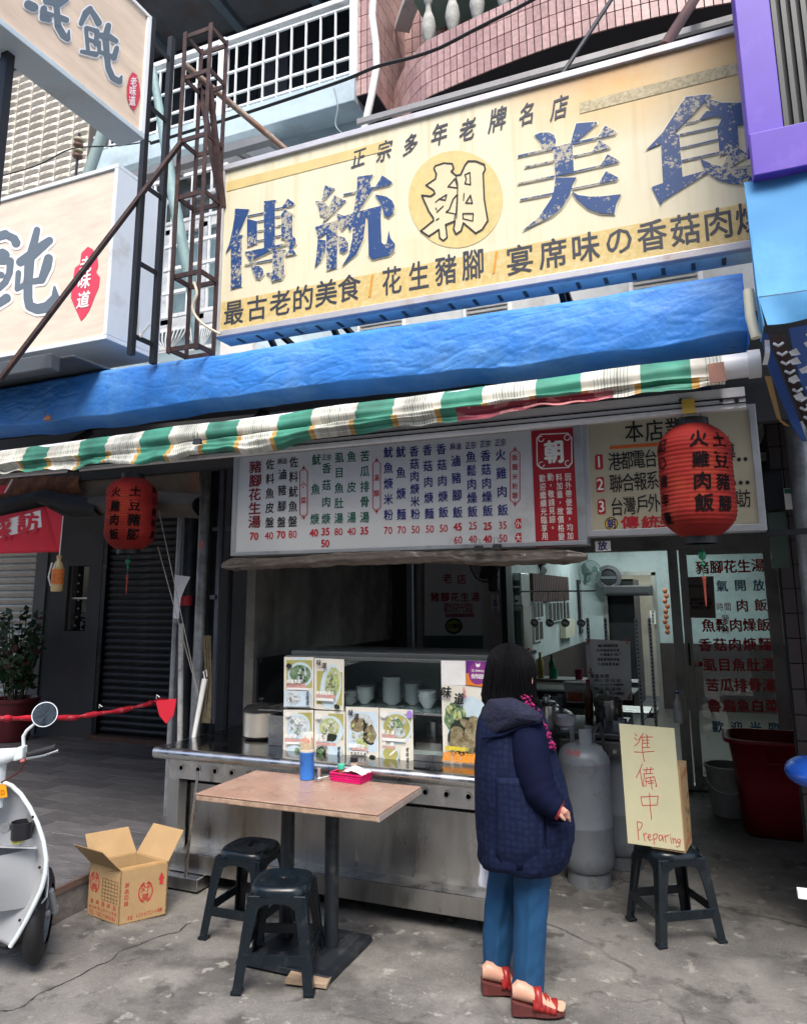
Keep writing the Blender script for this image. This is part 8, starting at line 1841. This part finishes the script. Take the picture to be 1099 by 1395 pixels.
# hair: loft with long back, strand relief
hair = pm('black_hair', (.002,.002,.003), .55, spec=.12, var=.3, scale=4, stretch=(18,18,1), bump=.6, bscale=22)
hb_ = [(876,692,694),(879,680,705),(886,672,716),(896,667,723),(908,665,727),(920,664,727.5),(932,662.5,726),(944,661,724),(954,662,729),(962,667,733),(968,676,728)]
m = M(); rg = []
for k, (py, xl, xr2) in enumerate(hb_):
    l, r_ = xzp(xl, py, 3.54), xzp(xr2, py, 3.54); c = (l+r_)/2; hw_ = (r_.x-l.x)/2; hd_ = max(hw_*1.05, .004)
    if k == 0: hd_ = .006
    ring = []
    for j in range(64):
        a = 2*math.pi*j/64; st = 1+(.035*noise.noise(Vector((math.cos(a)*7,math.sin(a)*7,k*.25)))+.02*math.sin(a*23+k*.2))*min(1,k/3)
        q = Vector((math.cos(a)*hw_*st, math.sin(a)*hd_*st, 0)); f_ = q.dot(FD)
        # leave the face open at the front, thinner towards the facing side
        if f_ > 0.075 and 3 < k: q -= FD*(f_-.075)*.9
        ring.append(c+q+Vector((0,0,.008*noise.noise(Vector((j*.5,k,0)))*(k>7))))
    rg.append(ring)
m.rings(rg); part('hair', m, hair, wm, smooth='all')
random.seed(11)
m = M()
for i in range(420):
    a = random.uniform(2.4, 7.0); off_ = random.uniform(0,6); pts_ = []
    t0_ = random.uniform(.0,.35)
    for s_ in range(9):
        t = t0_+(1.04-t0_)*s_/8; f = min(t,1)*(len(hb_)-1.001); k = int(f); fr_ = f-k; py = hb_[k][0]*(1-fr_)+hb_[k+1][0]*fr_+(t-1)*80*(t>1); xl = hb_[k][1]*(1-fr_)+hb_[k+1][1]*fr_; xr2 = hb_[k][2]*(1-fr_)+hb_[k+1][2]*fr_
        l, r_ = xzp(xl, py, 3.54), xzp(xr2, py, 3.54); c = (l+r_)/2; hw_ = (r_.x-l.x)/2+.003+.016*t*t*math.sin(t*9+off_)+.006*t*random.random()
        aa = a+.10*math.sin(t*8+off_)*t; pts_.append(c+Vector((math.cos(aa)*hw_, math.sin(aa)*hw_*1.05, 0)))
    m.tube(pts_, [.002,.003,.0035,.0035,.0035,.003,.003,.002,.0008], 4)
for i in range(0):
    a = random.uniform(2.2, 6.9); c = xzp(696,915,3.54); 
    rx_ = .105; p0 = c+Vector((math.cos(a)*rx_*.9, math.sin(a)*rx_*.95, .02+random.uniform(-.05,.05))); p1 = c+Vector((math.cos(a)*rx_*1.1+random.uniform(-.012,.012), math.sin(a)*rx_*1.1, -.10)); p2 = c+Vector((math.cos(a)*rx_*random.uniform(.9,1.12), math.sin(a)*rx_*1.08, -.15-random.uniform(0,.025)))
    m.tube([p0,p1,p2],[.004,.005,.0015],5)
part('loose_strands', m, hair, wm, smooth=True, kind='stuff')
# coat
coatm = pm('navy_quilt', (.003,.007,.028), .8, var=.15, scale=8)
t = coatm.node_tree; N = t.nodes; L = t.links; bb = N['Principled BSDF']; tc = [n for n in N if n.type == 'TEX_COORD'][0]
vo = N.new('ShaderNodeTexVoronoi'); vo.inputs['Scale'].default_value = 36; vo.inputs['Randomness'].default_value = .35; L.new(tc.outputs['Object'], vo.inputs['Vector'])
rv = N.new('ShaderNodeMapRange'); rv.inputs[1].default_value = .3; rv.inputs[2].default_value = .55; rv.inputs[3].default_value = 1; rv.inputs[4].default_value = 0; L.new(vo.outputs['Distance'], rv.inputs[0])
src = bb.inputs['Base Color'].links[0].from_socket
mx = N.new('ShaderNodeMix'); mx.data_type = 'RGBA'; ms = N.new('ShaderNodeMath'); ms.operation = 'MULTIPLY'; ms.inputs[1].default_value = .28; L.new(rv.outputs[0], ms.inputs[0]); L.new(ms.outputs[0], mx.inputs[0]); L.new(src, mx.inputs[6]); mx.inputs[7].default_value = (.016,.024,.062,1); L.new(mx.outputs[2], bb.inputs['Base Color'])
bp = N.new('ShaderNodeBump'); bp.inputs['Strength'].default_value = .16; bp.inputs['Distance'].default_value = .005; L.new(rv.outputs[0], bp.inputs['Height']); L.new(bp.outputs[0], bb.inputs['Normal'])
bb.inputs['Sheen Weight'].default_value = .0; bb.inputs['Specular IOR Level'].default_value = .2
sleevem = pm('navy_sleeve', (.003,.005,.021), .85, spec=.12, var=.2, scale=10, bump=.15, bscale=60)
prof = [(950,682,712),(956,668,724),(966,658,736),(982,652,744),(1000,650,750),(1025,649,757),(1050,649,764),(1075,650,771),(1098,650,777),(1120,651,781),(1140,652,781),(1154,653,778),(1164,654,773),(1171,656,768)]
def densify(p_, n):
    out = []
    for i in range(len(p_)-1):
        for j in range(n): out.append(tuple(a*(1-j/n)+b_*j/n for a, b_ in zip(p_[i], p_[i+1])))
    return out+[p_[-1]]
rg = []
for kk, (py, xl, xr2) in enumerate(densify(prof, 4)):
    k = kk/4
    l, r_ = xzp(xl, py), xzp(xr2, py); c = (l+r_)/2; hw_ = (r_.x-l.x)/2; hd_ = min(hw_*.95,.19) if k > 2 else hw_*.8
    ring = []
    for j in range(96):
        a = 2*math.pi*j/96; fold = 1+.03*noise.noise(Vector((math.cos(a)*2.2,math.sin(a)*2.2,k*.35)))+.022*noise.noise(Vector((math.cos(a)*5+k*.25,math.sin(a)*5,k*.6)))+.016*math.sin(a*7+k*.3)*(k/14)-.012*abs(noise.noise(Vector((math.cos(a)*4+k*.5,math.sin(a)*4+k*.9,7))))-.022*max(0,1-8*abs(noise.noise(Vector((math.cos(a)*1.6+k*.13,math.sin(a)*1.6,k*.22+3)))))
        z = 0
        if k >= 11:
            # rounded flaps: hem dips at three lobes
            dip = .018*abs(math.sin((a-.35)*1.5))**.5; z = -dip*((k-10)/3)
        ring.append(c+Vector((math.cos(a)*hw_*fold, math.sin(a)*hd_*fold, z)))
    rg.append(ring)
rg.append([Vector((v.x*.97+sum(q.x for q in rg[-1])/96*.03, v.y*.97+PY_*.03, v.z+.012)) for v in rg[-1]])
m = M(); m.rings(rg, cap=False); coat = part('coat', m, coatm, wm, smooth='all', solid=.006)

def coat_pt(px, py, lift=.008):
    k = 0
    while k < len(prof)-2 and prof[k+1][0] < py: k += 1
    a_, b_ = prof[k], prof[k+1]; t = min(1.3,(py-a_[0])/(b_[0]-a_[0])); l, r_ = xzp(a_[1]+(b_[1]-a_[1])*t, py), xzp(a_[2]+(b_[2]-a_[2])*t, py); c = (l+r_)/2; hw_ = (r_.x-l.x)/2; hd_ = min(hw_*.95,.19)
    p = xzp(px, py, PY_-.15); s = max(-1,min(1,(p.x-c.x)/hw_)); y_ = c.y-hd_*math.sqrt(1-s*s)-lift; return xzp(px, py, y_)
def panel(xa, xb, ya, yb, nm):
    # rounded flap lying on the coat
    def f(u, v):
        x = xa+(xb-xa)*u; e = abs(2*u-1); y = ya+(yb-(yb-ya)*.16*e**4-ya)*v; return coat_pt(x, y, .006+.006*math.sin(v*3)+.004*(1-e))
    part(nm, M().grid(f, 20, 14), coatm, wm, smooth='all', solid=.007)
panel(676,740,1060,1186,'coat_flap'); panel(744,776,1125,1181,'coat_flap')
part('coat_seam', M().tube([coat_pt(742+(y-1100)*.02, y, .010) for y in range(1095,1186,6)],.0035,6), sleevem, wm, smooth=True)
# sleeve (her right arm, hand going to the pocket)
def sleeve(ptsr, nm='sleeve'):
    m = M(); P_ = [Vector(p) for p, _ in ptsr]; out = []; rr_ = []
    for i in range(len(P_)-1):
        for k in range(6):
            t = k/6; p0 = P_[max(i-1,0)]; p1 = P_[i]; p2 = P_[i+1]; p3 = P_[min(i+2,len(P_)-1)]
            out.append(.5*((2*p1)+(p2-p0)*t+(2*p0-5*p1+4*p2-p3)*t*t+(3*p1-p0-3*p2+p3)*t**3)); r0_ = ptsr[i][1]; r1_ = ptsr[i+1][1]; rr_.append((r0_*(1-t)+r1_*t)*(1+.07*noise.noise(Vector((len(out)*.45,i,0)))))
    out.append(P_[-1]); rr_.append(ptsr[-1][1]); m.tube(out, rr_, 28); return part(nm, m, sleevem, wm, smooth='all')
sleeve([(xzp(712,975,3.46),.045),(xzp(718,992,3.42),.078),(xzp(722,1020,3.39),.083),(xzp(727,1050,3.37),.08),(xzp(736,1077,3.355),.074),(xzp(750,1094,3.35),.06),(xzp(762,1103,3.35),.045)])
sleeve([(xzp(690,980,3.60),.05),(xzp(684,1000,3.66),.07),(xzp(690,1060,3.68),.07),(xzp(720,1095,3.70),.06),(xzp(745,1108,3.69),.045)])
# pocket welt and hand
hd0 = xzp(764,1105,3.345)
m = M(); m.ball(hd0, .022, 14, 10, (1.2,.6,.85)); hnd = part('hand', m, pm('hand_skin', (.52,.27,.2), .5, var=.05), wm, smooth=True)
for k in range(4):
    b0 = hd0+Vector((.008,-.006+.004*k,.010-.009*k)); M().tube([b0, b0+Vector((.014,.012,-.010)), b0+Vector((.018,.03,-.022)), b0+Vector((.018,.045,-.034))],[.0075,.0075,.0065,.005],10).build('finger', pm('hand_skin', (0,0,0)), hnd, smooth=True)
M().tube([hd0+Vector((-.005,-.012,-.01)),hd0+Vector((.006,-.012,-.022)),hd0+Vector((.014,.0,-.034))],[.009,.008,.006],10).build('thumb', pm('hand_skin', (0,0,0)), hnd, smooth=True)
part('cuff', M().lathe(xzp(761,1103,3.35),[(.041,-.008),(.043,.0),(.041,.01),(.03,.01)],20,axis=(.8,0,-.3)), pm('red_cuff', (.3,.02,.03), .7), wm, smooth=True)
part('pocket', M().tube([xzp(752,1118,3.352),xzp(768,1118,3.358),xzp(777,1108,3.41)],.009,8), sleevem, wm, smooth=True)
# hood lying on the back
hq = [(664,951),(700,950),(722,962),(737,972),(741,984),(728,988),(705,993),(684,1002),(668,1008),(655,998),(652,980)]
hoodm = pm('hood_wool', (.008,.010,.03), .9, var=.4, scale=60, bump=.6, bscale=80)
m = M(); cxh = sum(q[0] for q in hq)/len(hq); cyh = sum(q[1] for q in hq)/len(hq)-4
rg = []
for t, yy in ((1.0,3.47),(1.0,3.40),(.93,3.355),(.75,3.325),(.45,3.31),(.12,3.305)):
    ring = []
    n = 44
    for j in range(n):
        f = j/n*len(hq); i = int(f); fr_ = f-i; a_, b_ = hq[i], hq[(i+1)%len(hq)]; x = a_[0]*(1-fr_)+b_[0]*fr_; y = a_[1]*(1-fr_)+b_[1]*fr_
        x = cxh+(x-cxh)*t; y = cyh+(y-cyh)*t; p = xzp(x, y, yy+.08*max(0,(700-x)/60)-.0); p.y += .008*noise.noise(Vector((x*.09,y*.09,0))); ring.append(p)
    rg.append(ring)
m.rings(rg); part('hood', m, hoodm, wm, smooth='all', sub=1)
part('hood_seam', M().tube([xzp(656,1006,3.36),xzp(684,1002,3.345),xzp(708,991,3.34),xzp(735,984,3.345),xzp(741,975,3.37)],.006,8), sleevem, wm, smooth=True)
# scarf
m = M(); random.seed(2)
for k in range(230):
    t = random.random(); x = 713+38*t+random.uniform(-7,7); y = 951+70*t*t**.2+random.uniform(-6,6)*(1-t*.4)
    m.ball(xzp(x, y, 3.47+.03*math.sin(k)), random.uniform(.005,.0095), 6, 4, (1,1,.8))
part('scarf', m, pm('magenta_wool', (.22,.006,.08), .9, var=.5, scale=50), wm, smooth=True)
m = M(); 
# trousers
trm = pm('blue_trousers', (.005,.055,.14), .75, var=.1, scale=6, bump=.06, bscale=120)
def leg(prof_, Y, nm='trouser_leg', ph=0):
    rg = []
    for kk, (py, xl, xr2) in enumerate(densify(prof_, 4)):
        k = kk/4; l, r_ = xzp(xl, py, Y), xzp(xr2, py, Y); c = (l+r_)/2; hw_ = (r_.x-l.x)/2
        ring = []
        for j in range(48):
            a = 2*math.pi*j/48; f = 1+.05*noise.noise(Vector((math.cos(a)*1.5+ph,math.sin(a)*1.5,k*.5)))+.06*noise.noise(Vector((math.cos(a)*2.5+ph+k*.4,math.sin(a)*2.5,k*1.1)))-.07*max(0,1-7*abs(noise.noise(Vector((math.cos(a)*1.1+k*.3+ph,math.sin(a)*1.1-k*.1,k*.45)))))
            crease = .012*max(0,1-abs(a-4.9)*4); ring.append(c+Vector((math.cos(a)*hw_*f, math.sin(a)*hw_*.95*f-crease, 0)))
        rg.append(ring)
    m = M(); m.rings(rg, cap=False); part(nm, m, trm, wm, smooth='all', solid=.004, sub=1)
leg([(1150,668,735),(1175,668,728),(1200,666,712),(1225,662,706),(1250,660,702),(1275,659,700),(1300,659,696),(1318,658,694),(1330,659,693)], 3.60)
leg([(1150,690,768),(1175,697,758),(1195,700,750),(1225,700,746),(1255,701,744),(1285,700,742),(1310,699,741),(1335,698,740),(1358,699,739),(1364,700,738)], 3.50, ph=3)
# sandals
sand = pm('red_leather', (.26,.018,.016), .35, var=.15, scale=20, rvar=.1)
solem = pm('dark_sole', (.09,.02,.018), .6, var=.3, scale=30)
def sandal(heel, toe):
    h, t_ = Vector(heel), Vector(toe); h.z = t_.z = 0; d = (t_-h); Ln = d.length; d.normalize(); s = Vector((-d.y, d.x, 0)); th = wm
    def out(k): w_ = [ .026,.033,.032,.031,.037,.041,.040,.034,.020][k]; return w_
    rg0, rg1 = [], []
    n = 9; ptsL = []; 
    for k in range(n): u = k/8; ptsL.append((h+d*Ln*u, out(k), .045*(1-u)**1.2+.016))
    m = M(); rr_ = []
    for c, w_, z in ptsL: rr_.append([c+s*w_+Vector((0,0,.003)),c-s*w_+Vector((0,0,.003)),c-s*w_+Vector((0,0,z)),c+s*w_+Vector((0,0,z))])
    m.rings(rr_); so_ = part('sandal_sole', m, solem, th, bevel=.003)
    # foot
    m = M(); fr2 = []
    for u, w_, hh in ((.02,.022,.05),(.12,.030,.075),(.28,.030,.075),(.45,.032,.06),(.62,.037,.045),(.78,.038,.032),(.9,.034,.022)):
        c = h+d*Ln*u; z = .045*(1-u)**1.2+.017; fr2.append([c+s*w_*math.cos(a)+Vector((0,0,z+hh*.5+hh*.5*math.sin(a))) for a in [2*math.pi*j/16 for j in range(16)]])
    m.rings(fr2); part('foot', m, skin, th, smooth=True)
    for j, (o_, ln, r_) in enumerate(((.024,.02,.012),(.009,.017,.009),(-.004,.013,.0085),(-.016,.008,.008),(-.026,.003,.0075))):
        c = h+d*Ln*.87+s*(o_)*(1); M2 = M().tube([c+Vector((0,0,.030)), c+d*(.012+ln*.5)+Vector((0,0,.030)), c+d*(.016+ln)+Vector((0,0,.026))],[r_,r_,r_*.7],10); part('toe', M2, skin, th, smooth=True)
    for k, u in enumerate((.5,.6,.7,.8)):
        c = h+d*Ln*u; w_ = .041; z0 = .045*(1-u)**1.2+.012; hh = .05*(1-u)+.03
        m = M(); arc = []
        for j in range(13):
            a = math.pi*j/12; arc.append(c+s*w_*math.cos(a)+d*(.012*math.sin(a)*(k%2)*1.0-.01)+Vector((0,0,z0+hh*math.sin(a))))
        vs_ = []; 
        for p in arc: vs_ += [p-d*.014, p+d*.014]
        m.add(vs_, [(2*j,2*j+1,2*j+3,2*j+2) for j in range(12)]); part('sandal_strap', m, sand, th, solid=.003, smooth=True)
    m = M(); c = h+d*Ln*.42; arc = []
    for j in range(13): a = math.pi*j/12; arc.append(c+s*.039*math.cos(a)+Vector((0,0,.03+.074*math.sin(a))))
    m.add([x for p in arc for x in (p+d*.002, p+d*.034)], [(2*j,2*j+1,2*j+3,2*j+2) for j in range(12)]); part('sandal_strap', m, sand, th, solid=.003, smooth=True)
hR, tR = P(697,1382,Z=0), P(769,1383,Z=0); sandal(hR, tR)
hL, tL = P(656,1354,Z=0), P(722,1352,Z=0); sandal(hL, tL)
# white plastic bag held at her left
bgm = M(); pbg = xzp(664,1185,3.62)
def bagf(u, v):
    a = u*2*math.pi; r_ = .035+.012*v+.008*noise.noise(Vector((math.cos(a)*2,math.sin(a)*2,v*3))); return pbg+Vector((math.cos(a)*r_, math.sin(a)*r_*.6, .05-.12*v))
bgm.grid(bagf, 20, 8); tag(bgm.build('plastic_bag', pm('bag_white', (.75,.77,.8), .4), smooth='all'), 'small white plastic bag showing under the back hem of the woman\'s coat', 'bag')

# ================================================================= scooter at the left edge
sc = thing('scooter', P(57,1313,Z=0), 'silver-grey scooter with a round mirror parked at the left edge', 'scooter')
whl = P(52,1300,Z=.21); W0 = Vector((-3.13,2.93,0)); hd_ = Vector((-.38,.925,0)).normalized(); rtv = Vector((hd_.y,-hd_.x,0))
tyre = pm('tyre', (.012,.012,.013), .7, var=.15, bump=.2, bscale=60); silv = pm('silver_plastic', (.4,.42,.44), .3, .25, var=.05, coat=.3, dirt=(.3,.31,.32), damt=.2); shw = pm('pale_fairing', (.62,.68,.7), .22, var=.04, coat=.5)
steer = Vector((-.62,.785,0))
def wheel(c, nm, ax):
    w_ = part(nm, M().lathe(c-ax*.045,[(.13,0),(.17,.004),(.2,.018),(.214,.045),(.2,.072),(.17,.086),(.13,.09)],40,axis=ax,cap=False), tyre, sc, smooth='all')
    M().lathe(c-ax*.035,[(.13,0),(.135,.02),(.12,.035),(.135,.05),(.13,.07)],32,axis=ax,cap=False).build('rim', galv, w_, smooth=True)
    m = M()
    for k in range(5):
        t = k*2*math.pi/5; a = ax.orthogonal().normalized(); b_ = ax.cross(a); m.bar(c, c+(a*math.cos(t)+b_*math.sin(t))*.128, .03, .02)
    m.tube([c-ax*.05,c+ax*.05],.02,12); m.build('spokes', galv, w_)
wax = Vector((steer.y,-steer.x,0))
wc = P(52,1268,Y=2.98); wc.z = .215
wheel(wc, 'front_wheel', wax)
wheel(wc-hd_*1.22+Vector((0,0,0)), 'rear_wheel', rtv)
part('fork', M().tube([wc+wax*.07, wc+wax*.05-steer*.05+Vector((0,0,.12))],.016,10).tube([wc-wax*.07, wc-wax*.07-steer*.05+Vector((0,0,.35))],.016,10), galv, sc, smooth=True)
part('brake_caliper', M().box(wc+wax*.055+Vector((-.015,-.012,.0)),wc+wax*.07+Vector((.012,.012,.035))), galv, sc, bevel=.006)
# leg shield, traced in the plane across the scooter
S0 = wc-hd_*.20; c8 = crop(0,945,3.722)
def sh(px, py, off=0): return Pn(px, py, S0+hd_*off, hd_)
edge = [(-20,1068),(4,1066),(16,1071),(28,1082),(40,1100),(51,1122),(59,1146),(63,1170),(62,1190),(57,1210),(47,1232),(36,1254),(24,1275),(14,1290)]
def shf2(u, v):
    i = v*(len(edge)-1); k = min(int(i), len(edge)-2); f = i-k; x = edge[k][0]*(1-f)+edge[k+1][0]*f; y = edge[k][1]*(1-f)+edge[k+1][1]*f
    e = sh(x, y); cpt = sh(-75, 1066+(y-1066)*.98)
    p = e.lerp(cpt, u); p += hd_*(.10*math.sin(min(1,u*1.3)*math.pi*.5)) - hd_*.0; return p
part('leg_shield', M().grid(shf2, 24, 40), silv, sc, smooth='all', solid=.012)
m = M(); pts_ = [sh(x, y, -.004) for x, y in edge]; m.tube(pts_, .011, 10); part('shield_trim', m, shw, sc, smooth=True)
# inner glove box bulge
def gbf(u, v):
    x = -70+120*u; y = 1152+80*v+(8*math.sin(u*3)); x = min(x, 58-26*max(0,v-.4)); p = sh(x, y, .02); return p-hd_*(.13*math.sin(min(1,u*1.0+.0)*math.pi*.5+1.2)*math.sin((.15+.85*(1-v))*math.pi*.5)*(1-u)**.35)
part('glove_box', M().grid(gbf, 24, 16), silv, sc, smooth='all')
part('shield_top_shelf', M().poly([sh(-70,1152,.08),sh(48,1152,.08),sh(50,1156,-.04),sh(-70,1152,-.11)]), pm('grey_inner', (.3,.31,.33), .4), sc, solid=.006)
cpc = sh(30,1130,-.03)
part('cup_holder', M().lathe(cpc-Vector((0,0,.04)),[(.046,0),(.05,.075),(.046,.075),(.043,.01)],28,cap=False), pm('black_plastic', (.015,.015,.018), .4), sc, smooth=True)
kp = sh(9,1127,-.03); part('keyhole', M().lathe(kp,[(.012,0),(.024,.004),(.024,.02),(.012,.022)],20,axis=-hd_), galv, sc, smooth=True)
tag(M().obox(sh(24,1147,-.045),(.05,0,.005),(0,.03,0),(0,0,.016)).build('yellow_cloth', pm('yellow_cloth', (.65,.6,.15), .8), bevel=.003), 'crumpled yellow cloth in the scooter glove box', 'cloth')
og_ = thing('orange_tag', sh(3,1079,-.02), 'orange tag with dark print hanging from the scooter', 'tag'); m = M(); m.poly([sh(x,y,-.03) for x,y in ((-14,1070),(8,1069),(10,1086),(-14,1090))], ex=hd_*.003); part('plate', m, pm('tag_orange', (.75,.33,.01), .5), og_)
t_ = Txt(fn=lambda px, py: sh(px, py, -.0325)); vs_ = None
m = M()
for c, x in (('E',-1.5),('D',4.0)):
    g_, f_, _ = glyph(c, .03); m.add([sh(x+a*6, 1080-b_*7, -.0325) for a, b_ in g_], f_)
part('lettering', m, pm('tag_print', (.35,.05,.01), .5), og_)
# front fender (outer fairing beyond the trim)
m = M(); fd = [(58,1150),(65,1175),(66,1200),(64,1222),(56,1232),(40,1240),(30,1245)]
def fdf(u, v):
    i = v*(len(fd)-1); k = min(int(i), len(fd)-2); f = i-k; x = fd[k][0]*(1-f)+fd[k+1][0]*f; y = fd[k][1]*(1-f)+fd[k+1][1]*f
    return sh(x-30*u, y+4*u, .05+.3*math.sin(u*1.5))
part('front_fairing', M().grid(fdf, 12, 16), shw, sc, smooth='all', solid=.006)
for x, y in ((45,1113),(54,1182),(49,1240),(27,1254)): part('screw', M().lathe(sh(x,y,-.012),[(.0001,.004),(.006,.004),(.007,0)],10,axis=-hd_), dark, sc)
# handlebar and cowl
hp = sh(28,1026,-.05); gp0, gp1 = sh(38,1029,-.04), sh(75,1019,-.04)
part('grip', M().tube([gp0, gp1],.017,16).tube([gp1, gp1+(gp1-gp0).normalized()*.008],.02,16), pm('black_rubber', (.015,.015,.017), .6), sc, smooth=True)
part('brake_lever', M().tube([sh(36,1034,-.07),sh(58,1030,-.09),sh(76,1024,-.08),sh(79,1023,-.075)],[.006,.005,.005,.009],10), steel, sc, smooth=True)
part('switch_housing', M().obox(hp,(gp1-gp0).normalized()*.045,Vector((0,0,.06)),hd_*.05), shw, sc, bevel=.008)
part('red_button', M().obox(sh(31,1036,-.085),(gp1-gp0).normalized()*.02,Vector((0,0,.012)),hd_*.01), pm('pink_button', (.5,.15,.15), .4), sc)
def cowl(u, v):
    # tapering cover from the stem towards the grip
    a = v*2*math.pi; px = -45+72*u; cy_ = 1042-16*u; rr_ = (.075-.05*u**.8); c = sh(px, cy_, -.03); return c+Vector((0,0,rr_*math.sin(a)))+hd_*rr_*.7*math.cos(a)
part('handlebar_cowl', M().grid(cowl, 16, 20), shw, sc, smooth='all')
def stem(u, v):
    a = v*2*math.pi; py = 1040+60*u; c = sh(-12, py, .0); rr_ = .075-.02*u; return c+rtv*rr_*math.cos(a)+hd_*rr_*.8*math.sin(a)
part('steering_column', M().grid(stem, 8, 18), shw, sc, smooth='all')
ms_ = [sh(32,1018,-.04),sh(32,1003,-.04),sh(37,995,-.045),sh(50,984,-.05)]
mr_ = part('mirror_stalk', M().tube(ms_,[.008,.009,.008,.006],10), shw, sc, smooth=True)
mc = sh(61,973.5,-.055); nrm2 = (Vector((0,0,EYE))-mc).normalized(); nrm2 = (nrm2*.9 - hd_*.25+Vector((0,0,.12))).normalized()
mh = part('mirror_housing', M().lathe(mc-nrm2*.02,[(.001,-.012),(.03,-.008),(.05,.008),(.058,.02),(.058,.026)],36,axis=nrm2), shw, sc, smooth=True)
M().lathe(mc+nrm2*.0065,[(.001,.0),(.054,.0)],36,axis=nrm2).build('mirror_glass', pm('mirror', (.8,.8,.8), .03, 1.0, var=0), mh)
part('brake_cable', M().tube([sh(34,1038,-.05),sh(26,1052,-.06),sh(12,1061,-.05),sh(2,1066,-.03)],.004,6), pm('red_black_cable', (.08,.01,.01), .5), sc, smooth=True)
# floorboard, seat and tail out of frame behind
fb_ = wc-hd_*.85; part('floorboard', M().obox(fb_+Vector((0,0,.02))-rtv*.06,rtv*.26,hd_*.5,(0,0,.05)), silv, sc, bevel=.015)
part('rear_body', M().rings([[fb_-hd_*a+rtv*w_*math.cos(t)+Vector((0,0,z+h*math.sin(t))) for t in [2*math.pi*j/20 for j in range(20)]] for a, w_, z, h in ((.15,.12,.3,.2),(.3,.17,.38,.24),(.6,.17,.42,.22),(.85,.08,.48,.12))]), silv, sc, smooth='all')
part('saddle', M().rings([[fb_-hd_*a+rtv*w_*math.cos(t)+Vector((0,0,z+h*math.sin(t))) for t in [2*math.pi*j/20 for j in range(20)]] for a, w_, z, h in ((.12,.08,.6,.03),(.3,.13,.62,.05),(.6,.14,.64,.05),(.8,.08,.64,.03))]), black, sc, smooth='all')
